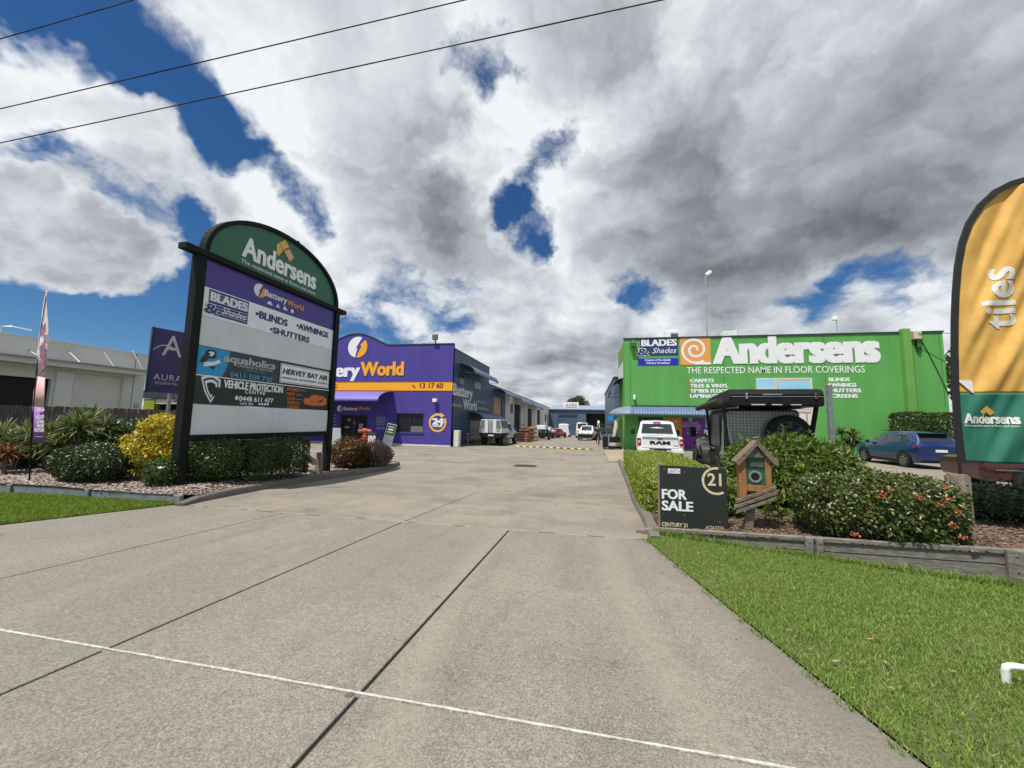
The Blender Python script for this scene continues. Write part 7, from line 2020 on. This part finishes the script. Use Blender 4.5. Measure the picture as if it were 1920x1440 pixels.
bx('tray', M_trim, ut, (.9, 0, .96), (2.0, 1.96, .14), .02); bx('rear_bar', M_trim, ut, (-.02, 0, .78), (.14, 1.7, .2), .03); bx('number_plate', M_plate, ut, (-.1, -.1, .86), (.02, .5, .1), .003)
ul_ = Loft([(1.95, .6, 1.15, 1.85, .88, .72), (2.5, .55, 1.18, 1.95, .9, .72), (3.2, .55, 1.18, 1.92, .9, .71), (3.8, .55, 1.15, 1.22, .9, .78), (4.9, .55, 1.08, 1.16, .87, .74), (5.1, .6, 1.0, 1.05, .8, .7)])
M_sil = paint('silver_car_paint', (.40, .42, .42), .3); ul_.body('cab', M_sil, ut); ul_.across('windscreen', M_cg, ut, 2.08, 2.92)
for s in (1, -1):
    ul_.patch('side_window', M_cg, ut, [(.4, 4.1), (2.6, 4.1), (2.1, 4.9), (.4, 4.9)], s); bx('mirror', M_chrome, ut, (3.4, s * 1.08, 1.35), (.12, .2, .2), .05)
    for x in (.85, 4.2): arch(ut, x, s * .885, .5, s, M_trim, .03); wheel(ut, x, s * .82, .41, .28, M_rim, 6, s)


# --- distant vehicles in the lane
def simple_car(name, label, cat, px, py, Yd, rz, pm, L=4.5, Wd=1.8, H=1.75, kind='wagon', bar=False):
    p = atY(px, py, Yd); t = thing(name, label, cat, (p.x, Yd, gz(p.x, Yd)), rz); h = H; l = L / 2; w = Wd / 2
    if kind == 'wagon': st = [(l, .4, h * .5, h * .52, w * .8, w * .7), (l * .9, .3, h * .56, h * .6, w * .95, w * .8), (l * .45, .3, h * .6, h * .64, w, w * .82), (l * .12, .3, h * .6, h * .97, w, w * .76), (-l * .5, .3, h * .6, h, w, w * .76), (-l * .88, .32, h * .6, h * .95, w * .98, w * .74), (-l, .4, h * .55, h * .6, w * .95, w * .8)]; gl = (2.06, 2.92, 5.05, 5.85)
    elif kind == 'van': st = [(l, .4, h * .45, h * .5, w * .85, w * .75), (l * .85, .3, h * .5, h * .56, w * .97, w * .85), (l * .6, .3, h * .5, h * .97, w, w * .86), (-l * .9, .3, h * .5, h, w, w * .88), (-l, .35, h * .5, h * .95, w * .98, w * .86)]; gl = (1.1, 1.9, 3.1, 3.6)
    lf_ = Loft(st); lf_.body('body', pm, t); lf_.across('windscreen', M_cg, t, gl[0], gl[1])
    if kind == 'wagon': lf_.across('rear_window', M_cg, t, gl[2], gl[3])
    for s in (1, -1):
        lf_.patch('side_window', M_cg, t, [(gl[0] + .5, 4.15), (len(st) - 2.2, 4.15), (len(st) - 2.4, 4.85), (gl[1], 4.85)], s)
        for x in (l * .62, -l * .6): wheel(t, x, s * (w - .09), .34, .2, M_rimd, 5, s)
        bx('head_light', M_lens, t, (l * .94, s * w * .66, h * .46), (.12, .28, .12), .03); bx('tail_light', M_red, t, (-l * .97, s * w * .8, h * .5), (.1, .16, .22), .02)
    if bar:
        bx('bull_bar', M_trim, t, (l + .08, 0, .62), (.2, Wd * .95, .42), .05)
        for s in (1, -1): MB().lathe([(.11, 0), (.1, .06), (0, .07)], 12, Matrix.Rotation(R_(90), 3, 'Y'), (l + .2, s * .4, .98)).build('spot_light', M_lens, t)
    return t


simple_car('white_wagon', 'white four wheel drive facing the camera with bull bar and spotlights', 'car', 1101, 822, 50, R_(-95), M_wp, 4.8, 1.9, 1.85, bar=True)
simple_car('red_hatchback', 'small dark red car parked among white vehicles left of the lane', 'car', 1045, 818, 62, R_(70), paint('red_car_paint', (.28, .01, .015)), 4.0, 1.7, 1.5)
simple_car('white_van', 'white van parked tail out before the far shed doors', 'van', 1059, 816, 72, R_(88), M_wp, 5.0, 1.95, 2.4, 'van')
simple_car('grey_wagon', 'dark grey car nosed in beside the pale units', 'car', 1017, 822, 54, R_(60), paint('grey_car_paint', (.06, .065, .07)), 4.4, 1.8, 1.5)
simple_car('cream_camper', 'cream pop top camper parked beside the right shed doorway', 'camper', 1092, 815, 66, R_(-92), paint('cream_car_paint', (.55, .52, .42)), 5.0, 2.0, 2.6, 'van')
simple_car('red_wagon', 'red car half hidden behind the white four wheel drive', 'car', 1116, 820, 56, R_(-100), paint('red_car_paint', (0, 0, 0)), 4.3, 1.8, 1.6)
p = atY(1027, 815, 58); t = thing('white_boat', 'small white boat on a trailer beside the pale units', 'boat', (p.x, 58, gz(p.x, 58) + .1), R_(80))
MB().add([(-2.2, -.9, .9), (1.2, -.9, .95), (2.6, 0, 1.15), (1.2, .9, .95), (-2.2, .9, .9), (-2.1, -.6, .4), (1.2, -.4, .4), (2.2, 0, .6), (1.2, .4, .4), (-2.1, .6, .4)], [(0, 1, 6, 5), (1, 2, 7, 6), (2, 3, 8, 7), (3, 4, 9, 8), (4, 0, 5, 9), (5, 6, 7, 8, 9), (0, 4, 3, 2, 1)]).build('hull', M_wp, t); bx('cabin', M_wc, t, (-.2, 0, 1.25), (1.3, 1.3, .6), .1)
for s in (1, -1): wheel(t, -.6, s * .95, .28, .18, M_rimd, 5, s); t.children[-1].location.z -= .1
bx('trailer_frame', M_alu, t, (.3, 0, .3), (4.6, .9, .08), .01)

# --- goods by the left doors
M_crate = M('brown_crate', (.16, .095, .05), .85, .3, 5); M_crate2 = M('pale_crate', (.38, .27, .15), .85, .25, 5)
cr = [(983, 826, 39.5, 1.1, 1.0, 1.25, M_crate, 'brown timber crate nearest the white ute by the unit doors'), (992, 825, 41, 1.0, 1.0, 1.35, M_crate, 'middle brown timber crate in the row by the unit doors'), (999, 824, 42.5, .9, .9, 1.5, M_crate2, 'tall pale crate at the far end of the crate row'), (975, 827, 38.6, .9, .9, .95, M('dark_red_crate', (.10, .045, .035), .8), 'low dark red crate half hidden behind the white ute')]
for (px, py, Yd, w, d, h, m_, lb_) in cr:
    p = atY(px, py, Yd); t = thing('timber_crate', lb_, 'crate', (p.x, Yd, 0), R_(5), 'crates by the unit doors')
    MB().box((0, 0, h / 2), (w * .94, d * .94, h)).build('box', m_, t)
    for k in range(4):
        z = .1 + k * (h - .2) / 3; MB().box((0, -d / 2, z), (w, .05, .12)).build('slat', m_, t); MB().box((w / 2, 0, z), (.05, d, .12)).build('slat', m_, t)
for (px, Yd, h, m_, lb_) in ((1004, 43.5, 1.3, M_signgrey, 'pale grey steel drum beyond the crates'), (988, 38.4, .9, M('rust_drum', (.15, .06, .035), .7, .3), 'rusty red drum in front of the crates')):
    p = atY(px, 820, Yd); t = thing('steel_drum', lb_, 'drum', (p.x, Yd, 0)); MB().lathe([(.28, 0), (.3, .02), (.3, h * .33), (.315, h * .34), (.3, h * .36), (.3, h * .66), (.315, h * .67), (.3, h * .69), (.3, h - .02), (.28, h), (0, h - .02)], 16).build('barrel', m_, t, smooth=40)
# open trailer
p = atY(1012, 826, 44.5); t = thing('box_trailer', 'dark cage trailer parked beyond the crates', 'trailer', (p.x + .2, 46, -.08), R_(80))
bx('tub', M_trim, t, (0, 0, .65), (2.2, 1.3, .5), .02)
for x in (-1.05, 0, 1.05):
    for s in (1, -1): MB().box((x, s * .63, 1.2), (.05, .05, .8)).build('cage_post', M_alu, t)
for s in (1, -1): MB().box((0, s * .63, 1.58), (2.15, .05, .05)).build('cage_rail', M_alu, t); wheel(t, 0, s * .72, .31, .18, M_rim, 5, s)
bx('white_load', M_white, t, (-.4, 0, 1.5), (1.0, 1.1, .5), .05)

# --- things at the green shop's lane corner
for k, (px0, py0, px1, py1, r_, m_, lb_) in enumerate(((1147, 833, 1160, 785, .17, M('cream_carpet', (.50, .45, .33), .95, .15, 8), 'cream carpet roll leaning on the green corner, front one'), (1153, 833, 1157, 788, .17, M('pale_carpet', (.55, .51, .42), .95, .15, 8), 'pale carpet roll leaning upright on the green corner'), (1122, 815, 1122.5, 789, .13, M_signwhite, 'white roll standing upright beside the far doorway'))):
    Yd = (30.4, 30.9, 44)[k]; a, b = atY(px0, py0, Yd), atY(px1, py1, Yd + .3); t = thing('carpet_roll', lb_, 'carpet roll', a); d = b - a
    MB().tube([(0, 0, 0), d], r_, 14).build('roll', m_, t, smooth=40); MB().tube([d * .995, d * 1.004], r_ * .35, 10).build('core_tube', M_trim, t)
p = atY(1146, 832, 30.0); t = thing('black_bin', 'black open steel bin beside the green corner', 'bin', (p.x, 30.0, gz(p.x, 30)))
for (c, s_) in (((0, -.45, .5), (1.2, .04, .8)), ((0, .45, .5), (1.2, .04, .8)), ((-.6, 0, .5), (.04, .9, .8)), ((.6, 0, .5), (.04, .9, .8)), ((0, 0, .12), (1.2, .9, .05))): MB().box(c, s_).build('side', M_trim, t, bevel=.005)
for x in (-.5, .5):
    for y in (-.35, .35): MB().lathe([(.06, -.03), (.06, .03)], 10, Matrix.Rotation(R_(90), 3, 'X'), (x, y, .06)).build('castor', M_tyre, t)
p = atY(1163, 836, 28.9); t = thing('hand_trolley', 'low flat steel trolley with a bent handle at the green corner', 'trolley', (p.x - .35, 28.9, gz(p.x, 29)))
MB().box((0, 0, .25), (.95, .6, .06)).build('deck', M_alu, t, bevel=.01); MB().box((0, 0, .36), (.8, .5, .14)).build('box', M('pale_box', (.5, .47, .42), .8), t, bevel=.01); MB().tube([(-.45, -.25, .25), (-.45, -.25, .95), (-.4, -.25, 1.0), (-.4, .25, 1.0), (-.45, .25, .95), (-.45, .25, .25)], .02, 6).build('handle', M_alu, t)
for x in (-.35, .35):
    for y in (-.22, .22): MB().lathe([(.1, -.03), (.1, .03)], 12, Matrix.Rotation(R_(90), 3, 'X'), (x, y, .1)).build('wheel', M_tyre, t)
p = atY(1143, 815, 33.5); t = thing('roll_rack', 'dark green steel rack with rolled goods behind the bin', 'rack', (p.x, 33.5, gz(p.x, 33)))
M_rk = M('rack_green', (.02, .06, .035), .6, .2)
for x in (-.9, .2):
    for y in (-.3, .3): MB().box((x, y, .95), (.07, .07, 1.9)).build('upright', M_rk, t)
for z in (.5, 1.1, 1.8): MB().box((-.35, -.3, z), (1.2, .06, .06)).build('beam', M_rk, t); MB().box((-.35, .3, z), (1.2, .06, .06)).build('beam', M_rk, t)
for (x, z, r_) in ((-.6, 1.35, .2), (-.1, 1.33, .18), (-.35, .75, .2), (-.6, .74, .16)): MB().tube([(x, -.5, z), (x, .5, z)], r_, 14).build('stored_roll', M_rk if z > 1 else M('grey_roll', (.2, .22, .22), .9), t, smooth=40)
p = atY(1149, 786, 33.0); t = thing('blue_board', 'small bright blue notice board above the rack', 'sign', (p.x, 33.0, gz(p.x, 33))); MB().box((0, 0, p.z - .1), (.75, .04, .4)).build('board', M_sky, t, bevel=.01); MB().tube([(.3, 0, 0), (.3, 0, p.z - .2)], .025, 6).build('pole', M_alu, t)
p = atY(1140, 838, 29.4); t = thing('gate_frame', 'slim dark green steel gate frame at the path edge', 'gate', (p.x, 29.4, gz(p.x, 29)))
for x in (0, .35): MB().tube([(x, 0, 0), (x, 0, 1.5)], .025, 6).build('upright', M_rk, t)
for z in (.3, 1.45): MB().tube([(0, 0, z), (.35, 0, z)], .02, 6).build('rail', M_rk, t)


# ------------------------------------------------------------------ people
def person(label, loc, h, rz, shirt, trousers, skin, hair, stride=.18, hold=None):
    t = thing('person', label, 'person', loc, rz); k = h / 1.75
    J = dict(pel=(0, 0, .95), bel=(0, 0, 1.1), ch=(0, -.01, 1.30), nk=(0, 0, 1.47), hd=(0, -.02, 1.56), ht=(0, -.02, 1.70),
             sl=(.19, 0, 1.40), el=(.25, .04, 1.13), wl=(.25, -.08, .90), hl=(.25, -.12, .82), sr=(-.19, 0, 1.40), er=(-.25, .04, 1.13), wr=(-.24, -.06, .90), hr=(-.24, -.1, .82),
             tl=(.10, 0, .90), kl=(.11, -stride * .6, .50), al=(.11, -stride * .5, .09), fl=(.12, -stride * .5 - .17, .04), tr=(-.10, 0, .90), kr=(-.11, stride * .2, .50), ar=(-.11, stride, .10), fr=(-.12, stride - .17, .04))
    Rr = dict(pel=.15, bel=.14, ch=.155, nk=.06, hd=.085, ht=.075, sl=.075, el=.05, wl=.036, hl=.04, sr=.075, er=.05, wr=.036, hr=.04, tl=.10, kl=.068, al=.048, fl=.04, tr=.10, kr=.068, ar=.048, fr=.04)
    E = [('pel', 'bel'), ('bel', 'ch'), ('ch', 'nk'), ('nk', 'hd'), ('hd', 'ht'), ('ch', 'sl'), ('sl', 'el'), ('el', 'wl'), ('wl', 'hl'), ('ch', 'sr'), ('sr', 'er'), ('er', 'wr'), ('wr', 'hr'), ('pel', 'tl'), ('tl', 'kl'), ('kl', 'al'), ('al', 'fl'), ('pel', 'tr'), ('tr', 'kr'), ('kr', 'ar'), ('ar', 'fr')]
    ks = list(J)
    def skin_mesh(nm, keys, grow, mat, root):
        me = bpy.data.meshes.new(nm); kk = [q for q in ks if q in keys]
        me.from_pydata([tuple(c * k for c in J[q]) for q in kk], [(kk.index(a), kk.index(b)) for a, b in E if a in kk and b in kk], [])
        o = bpy.data.objects.new(nm, me); link(o, t); me.materials.append(mat)
        o.modifiers.new('skin', 'SKIN'); me.skin_vertices[0].data[0]
        for i, q in enumerate(kk):
            rr_ = Rr[q] * k * grow; me.skin_vertices[0].data[i].radius = (rr_ * (1.15 if q in ('ch', 'bel', 'pel') else 1), rr_ * (.78 if q in ('ch', 'bel', 'pel') else 1)); me.skin_vertices[0].data[i].use_root = (q == root)
        s = o.modifiers.new('sub', 'SUBSURF'); s.levels = 2; s.render_levels = 2
        return o
    skin_mesh('body', ks, 1., skin, 'pel')
    skin_mesh('shirt', ('bel', 'ch', 'sl', 'el', 'sr', 'er', 'pel'), 1.16, shirt, 'ch')
    skin_mesh('trousers', ('pel', 'tl', 'kl', 'al', 'tr', 'kr', 'ar'), 1.14, trousers, 'pel')
    MB().lathe([(.0, -.02), (.07, .0), (.094, .06), (.085, .12), (.0, .15)], 14, None, (0, .0, 1.585 * k)).build('hair', hair, t, smooth=60)
    for s, q in ((1, 'fl'), (-1, 'fr')): bx('shoe', M_trim, t, (J[q][0] * k, J[q][1] * k + .05, .045), (.1, .28, .09), .03)
    bx('nose', skin, t, (0, -.115 * k, 1.60 * k), (.025, .03, .035), .008)
    for s in (1, -1): bx('eye', M_trim, t, (s * .032, -.098 * k, 1.635 * k), (.018, .012, .01), .003); bx('ear', skin, t, (s * .088, -.015, 1.61 * k), (.02, .04, .06), .008)
    bx('mouth', M('lip', (.3, .1, .09), .6), t, (0, -.102 * k, 1.555 * k), (.045, .012, .01), .003)
    # fingers
    for s, q in ((1, 'hl'), (-1, 'hr')):
        c = Vector(J[q]) * k
        for f in range(4): MB().tube([c + Vector((s * .005, -.025 + f * .017, -.01)), c + Vector((s * .008, -.035 + f * .017, -.06)), c + Vector((-s * .005, -.04 + f * .017, -.095 + .006 * abs(f - 1.5)))], [.009, .008, .006], 6).build('finger', skin, t, smooth=60)
        MB().tube([c + Vector((0, -.03, .02)), c + Vector((0, -.06, -.02)), c + Vector((0, -.065, -.045))], [.010, .009, .007], 6).build('thumb', skin, t, smooth=60)
    return t


M_skin = M('skin', (.42, .24, .17), .6, .1, 12); M_hair = M('dark_hair', (.03, .02, .015), .7, .3, 30); M_shirt = M('black_cloth', (.015, .014, .016), .9, .2, 12); M_trs = M('charcoal_cloth', (.022, .022, .026), .9, .2, 12); M_nav = M('navy_cloth', (.02, .025, .05), .9, .2, 12)
p = ground_px(1121, 831.5); person('person in black clothes walking towards the camera in the lane', (p.x, p.y, gz(p.x, p.y)), 1.78, R_(5), M_shirt, M_trs, M_skin, M_hair, .2)
p = atY(980, 826, 40.5); person('person in navy clothes standing behind the crates by the unit doors', (p.x, 40.5, 0), 1.78, R_(-30), M_nav, M_nav, M_skin, M_hair, .03)
bpy.context.view_layer.update()
